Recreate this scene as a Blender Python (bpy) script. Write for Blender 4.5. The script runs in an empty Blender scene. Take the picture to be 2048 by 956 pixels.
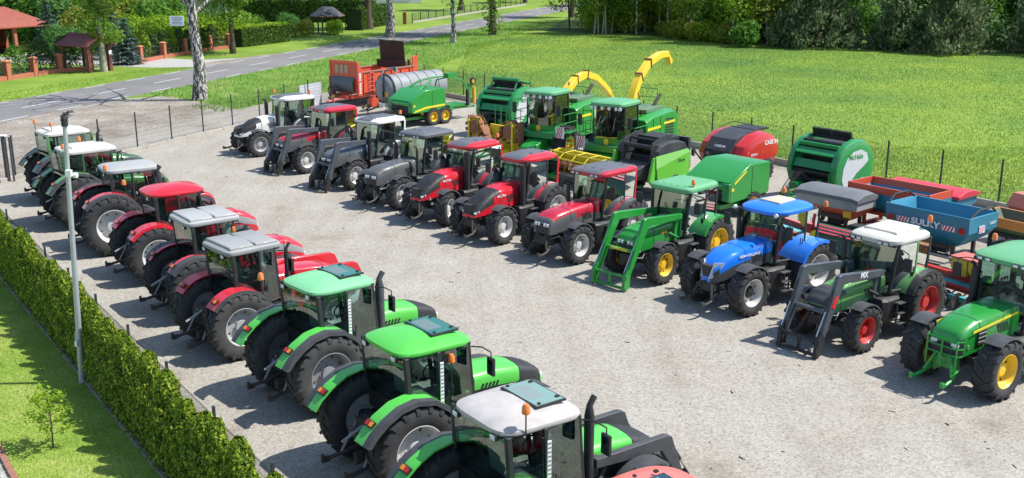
import bpy, bmesh, math, random
import numpy as np
from mathutils import Vector, Matrix
R = math.radians
sc = bpy.context.scene
COL = sc.collection
# ---------------------------------------------------------------- camera
cam = bpy.data.cameras.new('camera'); camo = bpy.data.objects.new('camera', cam); COL.objects.link(camo)
cam.sensor_width = 36; cam.lens = 2100/2048*36; cam.clip_end = 3000
PITCH = math.atan(576/2100)
camo.location = (0, 0, 9.5); camo.rotation_euler = (math.pi/2-PITCH, 0, 0)
sc.camera = camo
# ---------------------------------------------------------------- light
SUN_EL = 54; SUN_AZ = 2     # degrees; azimuth measured from +X towards +Y
wd = bpy.data.worlds.new('World'); sc.world = wd; wd.use_nodes = True
nt = wd.node_tree; bg = nt.nodes['Background']
sky = nt.nodes.new('ShaderNodeTexSky'); sky.sky_type = 'NISHITA'; sky.sun_disc = False
sky.sun_elevation = R(SUN_EL); sky.sun_rotation = R(90-SUN_AZ); sky.altitude = 100; sky.air_density = 1; sky.dust_density = .6
nt.links.new(sky.outputs[0], bg.inputs[0]); bg.inputs[1].default_value = .15
sl = bpy.data.lights.new('sun', 'SUN'); sl.energy = 4.8; sl.angle = R(.5); sl.color = (1, .96, .9)
so = bpy.data.objects.new('sun', sl); COL.objects.link(so)
sd = Vector((math.cos(R(SUN_EL))*math.cos(R(SUN_AZ)), math.cos(R(SUN_EL))*math.sin(R(SUN_AZ)), math.sin(R(SUN_EL))))
so.rotation_euler = sd.to_track_quat('Z', 'Y').to_euler(); so.location = (20, 0, 60)
sc.view_settings.view_transform = 'Standard'; sc.view_settings.look = 'None'
sc.view_settings.exposure = 0.45; sc.view_settings.gamma = 1
sc.cycles.max_bounces = 7; sc.cycles.transparent_max_bounces = 10; sc.cycles.use_denoising = True
sc.cycles.diffuse_bounces = 3; sc.cycles.glossy_bounces = 3; sc.cycles.caustics_reflective = False; sc.cycles.caustics_refractive = False
rng = random.Random(7); nr = np.random.default_rng(7)
# ---------------------------------------------------------------- frame of the yard: u across the yard, v along the fences
A = R(35.5); CA, SA = math.cos(A), math.sin(A)
def W(u, v, z=0): return (u*CA-v*SA, u*SA+v*CA, z)
# ---------------------------------------------------------------- materials
def hx(s):
    s = s.lstrip('#'); c = [int(s[i:i+2], 16)/255 for i in (0, 2, 4)]
    return tuple(x/12.92 if x <= .04045 else ((x+.055)/1.055)**2.4 for x in c)
MATS = {}
def nodes(name):
    m = bpy.data.materials.new(name); m.use_nodes = True; n = m.node_tree
    return m, n, n.nodes['Principled BSDF']
def N(n, t, **k):
    x = n.nodes.new('ShaderNode'+t)
    for a, b in k.items():
        if a in x.inputs: x.inputs[a].default_value = b
        else: setattr(x, a, b)
    return x
def ramp(n, stops):
    r = n.nodes.new('ShaderNodeValToRGB'); e = r.color_ramp.elements
    while len(e) < len(stops): e.new(.5)
    for q, (p, c) in zip(e, stops): q.position = p; q.color = (*c, 1) if len(c) == 3 else c
    return r
def paint(name, col, rough=.35, dirt=.25, coat=.3, metal=0, scale=3., dc=(.22, .19, .15)):
    if name in MATS: return MATS[name]
    c = hx(col) if isinstance(col, str) else col
    m, n, p = nodes(name); L = n.links.new
    tc = N(n, 'TexCoord'); no = N(n, 'TexNoise', Scale=scale, Detail=6., Roughness=.65); L(tc.outputs['Object'], no.inputs['Vector'])
    r = ramp(n, [(.38, (0, 0, 0)), (.78, (1, 1, 1))]); L(no.outputs[0], r.inputs[0])
    mu = N(n, 'Math', operation='MULTIPLY'); L(r.outputs[0], mu.inputs[0]); mu.inputs[1].default_value = dirt
    mx = N(n, 'Mix', data_type='RGBA'); mx.inputs[6].default_value = (*c, 1); mx.inputs[7].default_value = (*dc, 1)
    L(mu.outputs[0], mx.inputs[0]); L(mx.outputs[2], p.inputs['Base Color'])
    ma = N(n, 'Math', operation='MULTIPLY_ADD'); L(r.outputs[0], ma.inputs[0]); ma.inputs[1].default_value = .3*min(1, dirt*3); ma.inputs[2].default_value = rough
    L(ma.outputs[0], p.inputs['Roughness']); p.inputs['Metallic'].default_value = metal
    p.inputs['Coat Weight'].default_value = coat; p.inputs['Coat Roughness'].default_value = .12
    MATS[name] = m; return m
def flat(name, col, rough=.6, metal=0, emit=0):
    if name in MATS: return MATS[name]
    c = hx(col) if isinstance(col, str) else col
    m, n, p = nodes(name); p.inputs['Base Color'].default_value = (*c, 1); p.inputs['Roughness'].default_value = rough; p.inputs['Metallic'].default_value = metal
    MATS[name] = m; return m
def glass(name, tint, k=.12, rough=.02):
    m = bpy.data.materials.new(name); m.use_nodes = True; n = m.node_tree; n.nodes.clear(); L = n.links.new
    o = N(n, 'OutputMaterial'); t = N(n, 'BsdfTransparent'); t.inputs[0].default_value = (*tint, 1)
    g = N(n, 'BsdfGlossy'); g.inputs['Roughness'].default_value = rough; g.inputs[0].default_value = (.9, 1, .97, 1)
    f = N(n, 'Fresnel'); f.inputs[0].default_value = 1.5
    a = N(n, 'Math', operation='ADD'); L(f.outputs[0], a.inputs[0]); a.inputs[1].default_value = k
    x = N(n, 'MixShader'); L(a.outputs[0], x.inputs[0]); L(t.outputs[0], x.inputs[1]); L(g.outputs[0], x.inputs[2]); L(x.outputs[0], o.inputs[0])
    MATS[name] = m; return m
def leafmat(name, cols, trans=.35, rough=.55, patch=None, gain=1.0):
    if name in MATS: return MATS[name]
    m, n, p = nodes(name); L = n.links.new
    g = N(n, 'NewGeometry'); k = len(cols)
    r = ramp(n, [((i+.0)/max(1, k-1), tuple(min(.95, q*gain) for q in c)) for i, c in enumerate(cols)])
    if patch:   # large patches of riper and younger growth
        tc = N(n, 'TexCoord'); no = N(n, 'TexNoise', Scale=patch, Detail=4., Roughness=.6); L(tc.outputs['Object'], no.inputs['Vector'])
        mr = N(n, 'MapRange'); mr.inputs[1].default_value = .35; mr.inputs[2].default_value = .65; L(no.outputs[0], mr.inputs[0])
        a = N(n, 'Math', operation='MULTIPLY'); L(g.outputs['Random Per Island'], a.inputs[0]); a.inputs[1].default_value = .35
        c_ = N(n, 'Math', operation='MULTIPLY_ADD'); L(mr.outputs[0], c_.inputs[0]); c_.inputs[1].default_value = .65; L(a.outputs[0], c_.inputs[2]); L(c_.outputs[0], r.inputs[0])
    else: L(g.outputs['Random Per Island'], r.inputs[0])
    L(r.outputs[0], p.inputs['Base Color']); p.inputs['Roughness'].default_value = rough
    p.inputs['Specular IOR Level'].default_value = .25
    t = N(n, 'BsdfTranslucent'); L(r.outputs[0], t.inputs[0]); x = N(n, 'MixShader'); x.inputs[0].default_value = trans
    o = n.nodes['Material Output']; L(p.outputs[0], x.inputs[1]); L(t.outputs[0], x.inputs[2]); L(x.outputs[0], o.inputs[0])
    MATS[name] = m; return m
def ground(name, stops, s1, s2, rough=.95, bump=.3, bscale=None, dist=.03, s3=None, stops3=None, mix3=.5, vor=None, lanes=False):
    m, n, p = nodes(name); L = n.links.new
    tc = N(n, 'TexCoord')
    a = N(n, 'TexNoise', Scale=s1, Detail=5., Roughness=.6); b = N(n, 'TexNoise', Scale=s2, Detail=8., Roughness=.7)
    for q in (a, b): L(tc.outputs['Object'], q.inputs['Vector'])
    av = N(n, 'Mix', data_type='FLOAT'); av.inputs[0].default_value = .5; L(a.outputs[0], av.inputs[2]); L(b.outputs[0], av.inputs[3])
    r = ramp(n, stops); L(av.outputs[0], r.inputs[0]); out = r.outputs[0]
    if s3:
        c = N(n, 'TexNoise', Scale=s3, Detail=3., Roughness=.5); L(tc.outputs['Object'], c.inputs['Vector'])
        r3 = ramp(n, stops3); L(c.outputs[0], r3.inputs[0])
        mx = N(n, 'Mix', data_type='RGBA', blend_type='MULTIPLY'); mx.inputs[0].default_value = mix3
        L(out, mx.inputs[6]); L(r3.outputs[0], mx.inputs[7]); out = mx.outputs[2]
    if vor:
        v = N(n, 'TexVoronoi', Scale=vor); L(tc.outputs['Object'], v.inputs['Vector'])
        hs = ramp(n, [(0, (.64, .62, .59)), (.25, (.88, .87, .85)), (.7, (1.01, 1.01, 1.01)), (1, (1.18, 1.18, 1.16))])
        sx = N(n, 'SeparateColor'); L(v.outputs['Color'], sx.inputs[0]); L(sx.outputs[0], hs.inputs[0])
        mx = N(n, 'Mix', data_type='RGBA', blend_type='MULTIPLY'); mx.inputs[0].default_value = 1
        L(out, mx.inputs[6]); L(hs.outputs[0], mx.inputs[7]); out = mx.outputs[2]
    if lanes:   # faint worn wheel lanes running along the yard
        mp = N(n, 'Mapping'); mp.inputs['Rotation'].default_value = (0, 0, -A); mp.inputs['Scale'].default_value = (1.1, .10, 1)
        c = N(n, 'TexNoise', Scale=1., Detail=4., Roughness=.6, Distortion=.3); L(tc.outputs['Object'], mp.inputs[0]); L(mp.outputs[0], c.inputs['Vector'])
        r4 = ramp(n, [(.36, (.92, .91, .90)), (.50, (1, 1, 1)), (.66, (1.04, 1.04, 1.04))]); L(c.outputs[0], r4.inputs[0])
        mx = N(n, 'Mix', data_type='RGBA', blend_type='MULTIPLY'); mx.inputs[0].default_value = 1; L(out, mx.inputs[6]); L(r4.outputs[0], mx.inputs[7]); out = mx.outputs[2]
    L(out, p.inputs['Base Color']); p.inputs['Roughness'].default_value = rough; p.inputs['Specular IOR Level'].default_value = .2
    bn = N(n, 'TexNoise', Scale=bscale or s2, Detail=6., Roughness=.7); L(tc.outputs['Object'], bn.inputs['Vector'])
    bu = N(n, 'Bump', Strength=bump, Distance=dist); L(bn.outputs[0], bu.inputs['Height']); L(bu.outputs[0], p.inputs['Normal'])
    MATS[name] = m; return m
# ---------------------------------------------------------------- mesh collector
class MB:
    def __init__(s): s.v = []; s.f = []; s.m = []
    def add(s, vs, fs, m=0):
        o = len(s.v); s.v += [tuple(v) for v in vs]; s.f += [tuple(i+o for i in f) for f in fs]
        s.m += ([m]*len(fs) if isinstance(m, int) else list(m)); return s
    def box(s, c, d, m=0, rot=None, tap=(1, 1)):
        x, y, z = (q/2 for q in d); vs = []
        for dz in (-1, 1):
            tx, ty = (tap if dz > 0 else (1, 1))
            for dx, dy in ((-1, -1), (1, -1), (1, 1), (-1, 1)): vs.append(Vector((dx*x*tx, dy*y*ty, dz*z)))
        if rot is not None:
            M = rot if isinstance(rot, Matrix) else Matrix.Rotation(rot, 3, 'Z'); vs = [M @ v for v in vs]
        c = Vector(c); vs = [v+c for v in vs]
        return s.add(vs, [(3, 2, 1, 0), (4, 5, 6, 7), (0, 1, 5, 4), (1, 2, 6, 5), (2, 3, 7, 6), (3, 0, 4, 7)], m)
    def bb(s, a, b, m=0):   # box from two corners
        return s.box([(p+q)/2 for p, q in zip(a, b)], [abs(q-p) for p, q in zip(a, b)], m)
    def tube(s, pts, r, n=8, m=0, cap=True):
        pts = [Vector(p) for p in pts]; k = len(pts); rs = r if hasattr(r, '__len__') else [r]*k; rings = []; up = None
        for i, p in enumerate(pts):
            d = (pts[min(i+1, k-1)]-pts[max(i-1, 0)]); d.normalize()
            if up is None or abs(up.dot(d)) > .98: up = Vector((0, 0, 1)) if abs(d.z) < .9 else Vector((1, 0, 0))
            a = d.cross(up); a.normalize(); b = a.cross(d); b.normalize(); up = b
            rings.append([p+(a*math.cos(t)+b*math.sin(t))*rs[i] for t in (2*math.pi*j/n for j in range(n))])
        vs = [v for q in rings for v in q]; fs = []
        for i in range(k-1):
            for j in range(n): fs.append((i*n+j, i*n+(j+1) % n, (i+1)*n+(j+1) % n, (i+1)*n+j))
        if cap: fs += [tuple(range(n))[::-1], tuple((k-1)*n+j for j in range(n))]
        return s.add(vs, fs, m)
    def cyl(s, a, b, r, n=16, m=0, r2=None): return s.tube([a, b], [r, r if r2 is None else r2], n, m)
    def lathe(s, prof, c, n=24, m=0, axis='Y', a0=0, a1=2*math.pi, mats=None):
        full = abs(a1-a0-2*math.pi) < 1e-6; k = n if full else n+1; vs = []; P = len(prof)
        for j in range(k):
            t = a0+(a1-a0)*j/n
            for (r, h) in prof:
                if axis == 'Y': v = (c[0]+r*math.cos(t), c[1]+h, c[2]+r*math.sin(t))
                elif axis == 'X': v = (c[0]+h, c[1]+r*math.cos(t), c[2]+r*math.sin(t))
                else: v = (c[0]+r*math.cos(t), c[1]+r*math.sin(t), c[2]+h)
                vs.append(v)
        fs = []; ms = []
        for j in range(n):
            for i in range(P-1):
                j2 = (j+1) % k; fs.append((j*P+i, j*P+i+1, j2*P+i+1, j2*P+i)); ms.append(mats[i] if mats else m)
        return s.add(vs, fs, ms)
    def prism(s, poly, y0, y1, m=0, axis='Y', sc2=None):   # polygon in xz extruded along y
        n = len(poly); vs = []
        cx = sum(p[0] for p in poly)/n; cz = sum(p[1] for p in poly)/n
        for q, (k) in ((y0, 1), (y1, sc2 or 1)):
            for (a, b) in poly:
                a = cx+(a-cx)*k; b = cz+(b-cz)*k
                vs.append((a, q, b) if axis == 'Y' else ((q, a, b) if axis == 'X' else (a, b, q)))
        fs = [tuple(range(n)), tuple(range(2*n-1, n-1, -1))]+[(i, i+n, (i+1) % n+n, (i+1) % n) for i in range(n)]
        return s.add(vs, fs, m)
    def quad(s, a, b, c, d, m=0): return s.add([a, b, c, d], [(0, 1, 2, 3)], m)
    def strip(s, line, y0, y1, th=.02, m=0, ys=None):   # sheet following an xz polyline, from y0 to y1, with thickness
        n = len(line); vs = []
        for i, (x, z) in enumerate(line):
            a = line[max(i-1, 0)]; b = line[min(i+1, n-1)]; dx, dz = b[0]-a[0], b[1]-a[1]; l = math.hypot(dx, dz) or 1
            nx, nz = -dz/l*th, dx/l*th; q0, q1 = (ys[i] if ys else (y0, y1))
            vs += [(x, q0, z), (x, q1, z), (x-nx, q1, z-nz), (x-nx, q0, z-nz)]
        fs = []
        for i in range(n-1):
            o = i*4; p = o+4
            fs += [(o, o+1, p+1, p), (o+1, o+2, p+2, p+1), (o+2, o+3, p+3, p+2), (o+3, o, p, p+3)]
        fs += [(0, 3, 2, 1), tuple((n-1)*4+q for q in (0, 1, 2, 3))]
        return s.add(vs, fs, m)
    def loft(s, rings, m=0, cap=True, closed=True, mf=None):
        n = len(rings[0]); vs = [v for r in rings for v in r]; fs = []; ms = []
        for i in range(len(rings)-1):
            for j in range(n if closed else n-1):
                fs.append((i*n+j, i*n+(j+1) % n, (i+1)*n+(j+1) % n, (i+1)*n+j)); ms.append(mf(i, j) if mf else m)
        if cap:
            fs += [tuple(range(n))[::-1], tuple((len(rings)-1)*n+j for j in range(n))]
            ms += [mf(0, -1) if mf else m, mf(len(rings)-1, -1) if mf else m]
        return s.add(vs, fs, ms)
    def mesh(s, name, mats, ang=38, fix=True):
        me = bpy.data.meshes.new(name); me.from_pydata(s.v, [], s.f)
        for q in (mats if isinstance(mats, (list, tuple)) else [mats]): me.materials.append(q)
        me.polygons.foreach_set('material_index', s.m)
        b = bmesh.new(); b.from_mesh(me)
        if fix: bmesh.ops.recalc_face_normals(b, faces=b.faces)
        ca = R(ang)
        for e in b.edges:
            e.smooth = not (len(e.link_faces) == 2 and e.calc_face_angle(0) > ca)
        for f in b.faces: f.smooth = True
        b.to_mesh(me); b.free(); return me
    def build(s, name, mats, parent=None, loc=None, rot=None, bevel=0, ang=38, fix=True):
        o = bpy.data.objects.new(name, s.mesh(name, mats, ang, fix)); COL.objects.link(o)
        if parent: o.parent = parent
        if loc: o.location = loc
        if rot: o.rotation_euler = rot
        if bevel:
            md = o.modifiers.new('bevel', 'BEVEL'); md.width = bevel; md.segments = 2; md.limit_method = 'ANGLE'; md.angle_limit = R(40); md.harden_normals = False
        return o
def inst(name, me, parent=None, loc=(0, 0, 0), rot=(0, 0, 0), scale=None):
    o = bpy.data.objects.new(name, me); COL.objects.link(o); o.parent = parent; o.location = loc; o.rotation_euler = rot
    if scale is not None: o.scale = scale if hasattr(scale, '__len__') else (scale,)*3
    return o
def tag(o, label=None, cat=None, group=None, kind=None):
    if label: o['label'] = label
    if cat: o['category'] = cat
    if group: o['group'] = group
    if kind: o['kind'] = kind
    return o
def empty(name, loc, rz=0, label=None, cat=None, group=None):
    o = bpy.data.objects.new(name, None); COL.objects.link(o); o.location = loc; o.rotation_euler = (0, 0, rz); o.empty_display_size = .2
    return tag(o, label, cat, group)
def copy_tree(o, parent=None):
    c = o.copy(); COL.objects.link(c); c.parent = parent
    for ch in [x for x in bpy.data.objects if x.parent == o]: copy_tree(ch, c)
    return c
def text(s, size, mat, parent, loc, rot, name='lettering', ext=.003, sx=1, shear=0, align='CENTER', off=0):
    cu = bpy.data.curves.new(name, 'FONT'); cu.body = s; cu.size = size; cu.extrude = ext; cu.align_x = align; cu.align_y = 'CENTER'; cu.shear = shear; cu.offset = off
    cu.resolution_u = 3
    t = bpy.data.objects.new(name, cu); COL.objects.link(t); dg = bpy.context.evaluated_depsgraph_get(); dg.update()
    me = bpy.data.meshes.new_from_object(t.evaluated_get(dg)); bpy.data.objects.remove(t); bpy.data.curves.remove(cu)
    me.materials.clear(); me.materials.append(mat)
    return inst(name, me, parent, loc, rot, (sx, 1, 1))
def sheet(name, pts, z, mat, kind='structure'):
    me = bpy.data.meshes.new(name); me.from_pydata([(*p[:2], z) for p in pts], [], [tuple(range(len(pts)))]); me.materials.append(mat)
    b = bmesh.new(); b.from_mesh(me); 
    for f in b.faces:
        if f.normal.z < 0: f.normal_flip()
    b.to_mesh(me); b.free()
    o = bpy.data.objects.new(name, me); COL.objects.link(o); o['kind'] = kind; return o
# ---------------------------------------------------------------- leaves
def leafmesh(name, C, Nn, size, mat, asp=1.6, tri=False, extra=None):
    """C centres (n,3), Nn normals (n,3), size (n,)"""
    n = len(C); Nn = Nn/np.maximum(np.linalg.norm(Nn, axis=1, keepdims=True), 1e-6)
    h = nr.normal(size=(n, 3)) if extra is None else extra
    a = np.cross(Nn, h); a /= np.maximum(np.linalg.norm(a, axis=1, keepdims=True), 1e-6); b = np.cross(Nn, a)
    s = size[:, None]/2
    if tri: V = np.stack([C-b*s*.35, C+b*s*.35, C+a*s*asp*2], 1); k = 3
    else: V = np.stack([C-a*s*asp, C-b*s*.7+a*s*.1, C+a*s*asp, C+b*s*.7-a*s*.1], 1); k = 4
    me = bpy.data.meshes.new(name); me.vertices.add(n*k); me.vertices.foreach_set('co', V.reshape(-1).astype(np.float32))
    me.loops.add(n*k); me.loops.foreach_set('vertex_index', np.arange(n*k, dtype=np.int32))
    me.polygons.add(n); me.polygons.foreach_set('loop_start', np.arange(0, n*k, k, dtype=np.int32)); me.polygons.foreach_set('loop_total', np.full(n, k, dtype=np.int32))
    me.materials.append(mat); me.update(); me.validate(); return me
def blob_points(n, blobs, shell=.75):
    w = np.array([b[1][0]*b[1][1]*b[1][2] for b in blobs])**.67; w /= w.sum(); idx = nr.choice(len(blobs), n, p=w)
    c = np.array([b[0] for b in blobs])[idx]; r = np.array([b[1] for b in blobs])[idx]
    d = nr.normal(size=(n, 3)); d /= np.linalg.norm(d, axis=1, keepdims=True)
    rad = shell+(1-shell)*nr.random(n); rad *= 1+.12*nr.normal(size=n)
    rad = np.where(nr.random(n) < .25, nr.random(n)**.5*.8, rad)
    return c+d*r*rad[:, None], d
def crown(name, n, blobs, size, mat, asp=1.6, up=.5, jit=.8):
    C, d = blob_points(n, blobs); Nn = d+nr.normal(size=(n, 3))*jit+np.array([0, 0, up])
    return leafmesh(name, C, Nn, size*(.6+.8*nr.random(n)), mat, asp)
# ================================================================ tractors
rubber = paint('rubber', (.030, .030, .031), .72, .45, 0, scale=6, dc=(.095, .093, .088))
rubber_old = paint('dusty_rubber', (.042, .042, .042), .8, .5, 0, scale=5, dc=(.14, .135, .125))
blk = paint('black_plastic', (.018, .019, .02), .5, .3, 0, scale=5, dc=(.09, .085, .08))
drk = paint('dark_grey_plastic', (.05, .053, .058), .5, .35, 0, scale=4, dc=(.13, .125, .12))
chas = paint('chassis_metal', (.03, .03, .03), .55, .5, 0, scale=7, dc=(.12, .10, .08))
gry = paint('grey_metal', (.30, .31, .32), .45, .3, .1)
rim_w = paint('white_rim', (.62, .62, .60), .4, .25, .2); rim_s = paint('silver_rim', (.42, .43, .44), .4, .3, .2)
rim_y = paint('yellow_rim', (.80, .52, .02), .4, .2, .2); rim_r = paint('red_rim', (.55, .02, .02), .4, .2, .2); rim_g = paint('grey_rim', (.26, .27, .28), .45, .3, .1)
seatm = flat('seat_cloth', (.10, .12, .13), .9); intm = flat('cab_interior', (.20, .23, .215), .8); floorm = flat('cab_floor', (.07, .07, .07), .9)
YELS = paint('stripe_yellow', (.80, .65, .03), .4, .1, .2)
orange = paint('beacon_orange', (.85, .20, .03), .25, .1, .3); lens = flat('lamp_lens', (.75, .78, .8), .12); redl = flat('tail_lens', (.45, .02, .01), .25)
amber = flat('amber_lens', (.8, .25, .02), .25); chrome = flat('steel_rod', (.6, .6, .6), .2, 1); whitem = flat('white_marking', (.8, .8, .8), .5)
glz = glass('cab_glass', (.56, .71, .66), .11); mirg = flat('mirror_face', (.5, .55, .6), .05, 1)
C_ = {}
def body(col, **k): return paint('paint_'+col.strip('#'), col, **k)
tyre_cache = {}
def tyre(rad, w, rr_, nl=19, mat=None, old=False):
    key = (rad, w, rr_, nl, old)
    if key in tyre_cache: return tyre_cache[key]
    b = MB(); t = rad-.035; h = w/2
    pr = [(rr_*.97, h*.78), (rr_*1.04, h*.86), ((rr_+t)/2*.98, h*.99), (t*.93, h*.97), (t*.985, h*.86), (t, h*.45), (t, 0)]
    pr = pr+[(r, -y) for r, y in pr[-2::-1]]
    b.lathe(pr, (0, 0, 0), 40)
    for s in (1, -1):
        for k in range(nl):
            a = 2*math.pi*(k+(.5 if s < 0 else 0))/nl; vs = []
            for (y, da, th, r1, r0) in ((-.03*w, 0, .03, rad, t-.02), (.25*w, .10, .034, rad, t-.02), (.475*w, .20, .04, rad*.992, t-.03), (.515*w, .225, .045, rad*.93, t*.89)):
                da = da*.62/rad*1.25; th = th/rad*1.15
                for (rad_, an) in ((r0, a+da-th), (r1, a+da-th*.8), (r1, a+da+th*.8), (r0, a+da+th)): vs.append((rad_*math.cos(an), y*s, rad_*math.sin(an)))
            fs = []
            for i in range(3):
                for j in range(3): fs.append((i*4+j, i*4+j+1, i*4+5+j, i*4+4+j))
            fs += [(0, 1, 2, 3), (15, 14, 13, 12)]; b.add(vs, fs)
    tyre_cache[key] = b.mesh('tyre', rubber_old if old else rubber); return tyre_cache[key]
rim_cache = {}
def rim(rr_, w, mat, deep=1, hubm=None, holes=True):
    key = (rr_, w, mat.name, deep, hubm.name if hubm else '')
    if key in rim_cache: return rim_cache[key]
    b = MB(); h = w/2
    b.lathe([(rr_*1.0, -h*.78), (rr_*.9, -h*.5), (rr_*.9, h*.3), (rr_*.98, h*.72), (rr_*1.03, h*.84), (rr_*1.0, h*.86), (rr_*.93, h*.70), (rr_*.86, h*.28*deep), (rr_*.80, h*.05), (rr_*.62, -h*.02+.01), (rr_*.45, h*.12), (rr_*.40, h*.12), (rr_*.34, h*.16), (rr_*.33, h*.42), (0.0, h*.46)], (0, 0, 0), 32,
            mats=[0]*10+[1]*4)
    for k in range(8):
        a = k*math.pi/4; b.cyl((rr_*.39*math.cos(a), h*.1, rr_*.39*math.sin(a)), (rr_*.39*math.cos(a), h*.22, rr_*.39*math.sin(a)), .018, 6, 1)
        if holes: 
            q = a+.39; b.box((rr_*.71*math.cos(q), h*.055+.004, rr_*.71*math.sin(q)), (.055, .012, .03), 2, Matrix.Rotation(-q, 3, 'Y'))
    rim_cache[key] = b.mesh('rim', [mat, hubm or mat, blk]); return rim_cache[key]
def wheel(par, x, y, rad, w, rr_, mat, side, name='wheel', nl=19, steer=0, deep=1, old=False, hubm=None):
    e = inst(name, tyre(rad, w, rr_, nl, old=old), par, (x, y, rad), (0, rng.random()*6, (0 if side > 0 else math.pi)))
    e.rotation_mode = 'YXZ' if False else 'XYZ'
    e.name = 'wheel'; e.rotation_euler = Matrix.Rotation((0 if side > 0 else math.pi)+steer, 3, 'Z').to_euler() if True else 0
    e.data = tyre(rad, w, rr_, nl, old=old)
    # the tyre is the wheel's own mesh; the rim is its sub-part
    inst('rim', rim(rr_, w, mat, deep, hubm), e)
    return e
def ring11(x, hw, zt, zb, sh=.22, tw=.6):
    P = [(-1, 0), (-1.0, .45), (-.99, 1-sh), (-.9, 1-sh*.35), (-tw, .985), (-tw*.5, 1.0), (0, 1.01), (tw*.5, 1.0), (tw, .985), (.9, 1-sh*.35), (.99, 1-sh), (1.0, .45), (1, 0)]
    return [(x, -a*hw, zb+t*(zt-zb)) for a, t in P]
def interp(rows, n):
    out = []
    for i in range(len(rows)-1):
        for k in range(n):
            t = k/n; out.append(tuple(a+(b-a)*t for a, b in zip(rows[i], rows[i+1])))
    out.append(rows[-1]); return out
def hood(par, style, wb, body_m, nose_m, side_m, x0=1.22):
    e = wb+.72   # tip
    S = {'swoop': [(x0, .44, 1.84, 1.10), (2.0, .44, 1.78, 1.05), (2.55, .43, 1.66, 1.0), (e-.40, .40, 1.43, .96), (e-.12, .35, 1.20, .94), (e+.02, .25, 1.02, .92)],
         'boxy': [(x0, .43, 1.72, 1.08), (2.2, .43, 1.67, 1.02), (3.0, .41, 1.58, .98), (e-.22, .39, 1.50, .95), (e-.08, .37, 1.42, .95), (e-.02, .35, 1.30, .95)],
         'round': [(x0, .44, 1.76, 1.08), (2.2, .43, 1.74, 1.02), (2.9, .41, 1.66, .95), (e-.25, .39, 1.55, .92), (e-.06, .36, 1.42, .92), (e, .31, 1.20, .92)],
         'beak': [(x0, .42, 1.80, 1.15), (2.1, .43, 1.76, 1.08), (2.8, .42, 1.66, 1.0), (e-.3, .36, 1.50, .92), (e-.05, .26, 1.28, .88), (e+.03, .16, 1.05, .88)],
         'low': [(x0, .42, 1.58, 1.05), (2.2, .41, 1.52, 1.0), (3.0, .39, 1.42, .95), (e-.2, .37, 1.34, .92), (e-.08, .35, 1.26, .92), (e-.02, .33, 1.14, .92)],
         'mf': [(x0, .44, 1.74, 1.10), (2.1, .44, 1.75, 1.05), (2.8, .43, 1.68, 1.0), (e-.25, .41, 1.56, .97), (e-.02, .38, 1.40, .97), (e+.05, .35, 1.16, .97)],
         'deutz': [(x0, .44, 1.70, 1.10), (2.2, .43, 1.68, 1.05), (2.8, .42, 1.60, 1.0), (e-.3, .40, 1.50, .96), (e-.08, .38, 1.40, .95), (e, .35, 1.25, .95)]}[style]
    rows = interp(S, 2); rings = [ring11(*r) for r in rows]; n = len(rings)-1; J = 13
    def mf(i, j):
        fx = i/(n-1)
        top = 3 <= j <= 8; sidej = j in (0, 1, 10, 11); shl = j in (2, 9); low = j in (0, 11)
        if style == 'swoop':
            if i >= n-7 and (top or shl): return 1
            if i >= n-6 and j in (1, 10): return 1
        elif style == 'boxy':
            if i >= n-3: return 1
            if low: return 1
            if j in (1, 10) and i >= 2: return 2
        elif style == 'round':
            if i >= n-3 and (j in (0, 1, 10, 11) or -1 == j): return 1
        elif style == 'beak':
            if low: return 2
            if i >= n-3 and j in (1, 10): return 1
        elif style == 'low':
            if i >= n-7 and (top or shl): return 1
            if low: return 2
        elif style == 'mf':
            if j in (1, 10) and i >= 3: return 2
        elif style == 'deutz':
            if low: return 1
            if n-6 <= i < n-1 and not (j in (0, 11)): return 1
        return 0
    b = MB(); b.loft(rings, mf=mf); b.build('hood', [body_m, nose_m, side_m], par, ang=50)
    b = MB(); bx = S[1][0]+.06   # shut line and side louvres of the bonnet
    def at_(x):
        for r0, r1 in zip(rows, rows[1:]):
            if r0[0] <= x <= r1[0]: t = (x-r0[0])/(r1[0]-r0[0]); return tuple(p+(q-p)*t for p, q in zip(r0, r1))
        return rows[-1]
    for xx in (x0+.28, bx+.55 if style in ('deutz', 'mf', 'round', 'low') else bx+.2):
        r0, r1 = at_(xx), at_(xx+.018); b.loft([ring11(xx, r0[1]+.005, r0[2]+.005, r0[3]), ring11(xx+.018, r1[1]+.005, r1[2]+.005, r1[3])], cap=False)
    for s_ in (-1, 1):
        for k in range(5):
            r0 = at_(x0+.45+k*.09); b.box((r0[0], s_*(r0[1]+.002), r0[3]+(r0[2]-r0[3])*.42), (.045, .012, .26), 0, Matrix.Rotation(.5, 3, 'Y'))
    b.build('bonnet_trim', blk, par)
    # grille, badge and lamps set proud of the nose
    g = MB(); zt = S[-1][2]; hw = S[-1][1]; x = S[-1][0]
    if style in ('boxy', 'mf', 'deutz', 'round', 'low'):
        g.box((x+.004, 0, (zt+.92)/2), (.03, hw*1.5, (zt-.94)*.8))
        for k in range(5): g.box((x+.022, 0, .98+(zt-1.0)*k/5), (.012, hw*1.4, .012), 1)
    else:
        g.prism([(-.09, 1.04), (.09, 1.04), (.16, 1.34), (-.16, 1.34)], x-.02-.18, x+.02, axis='X')
    g.build('grille', [blk, drk], par)
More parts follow.
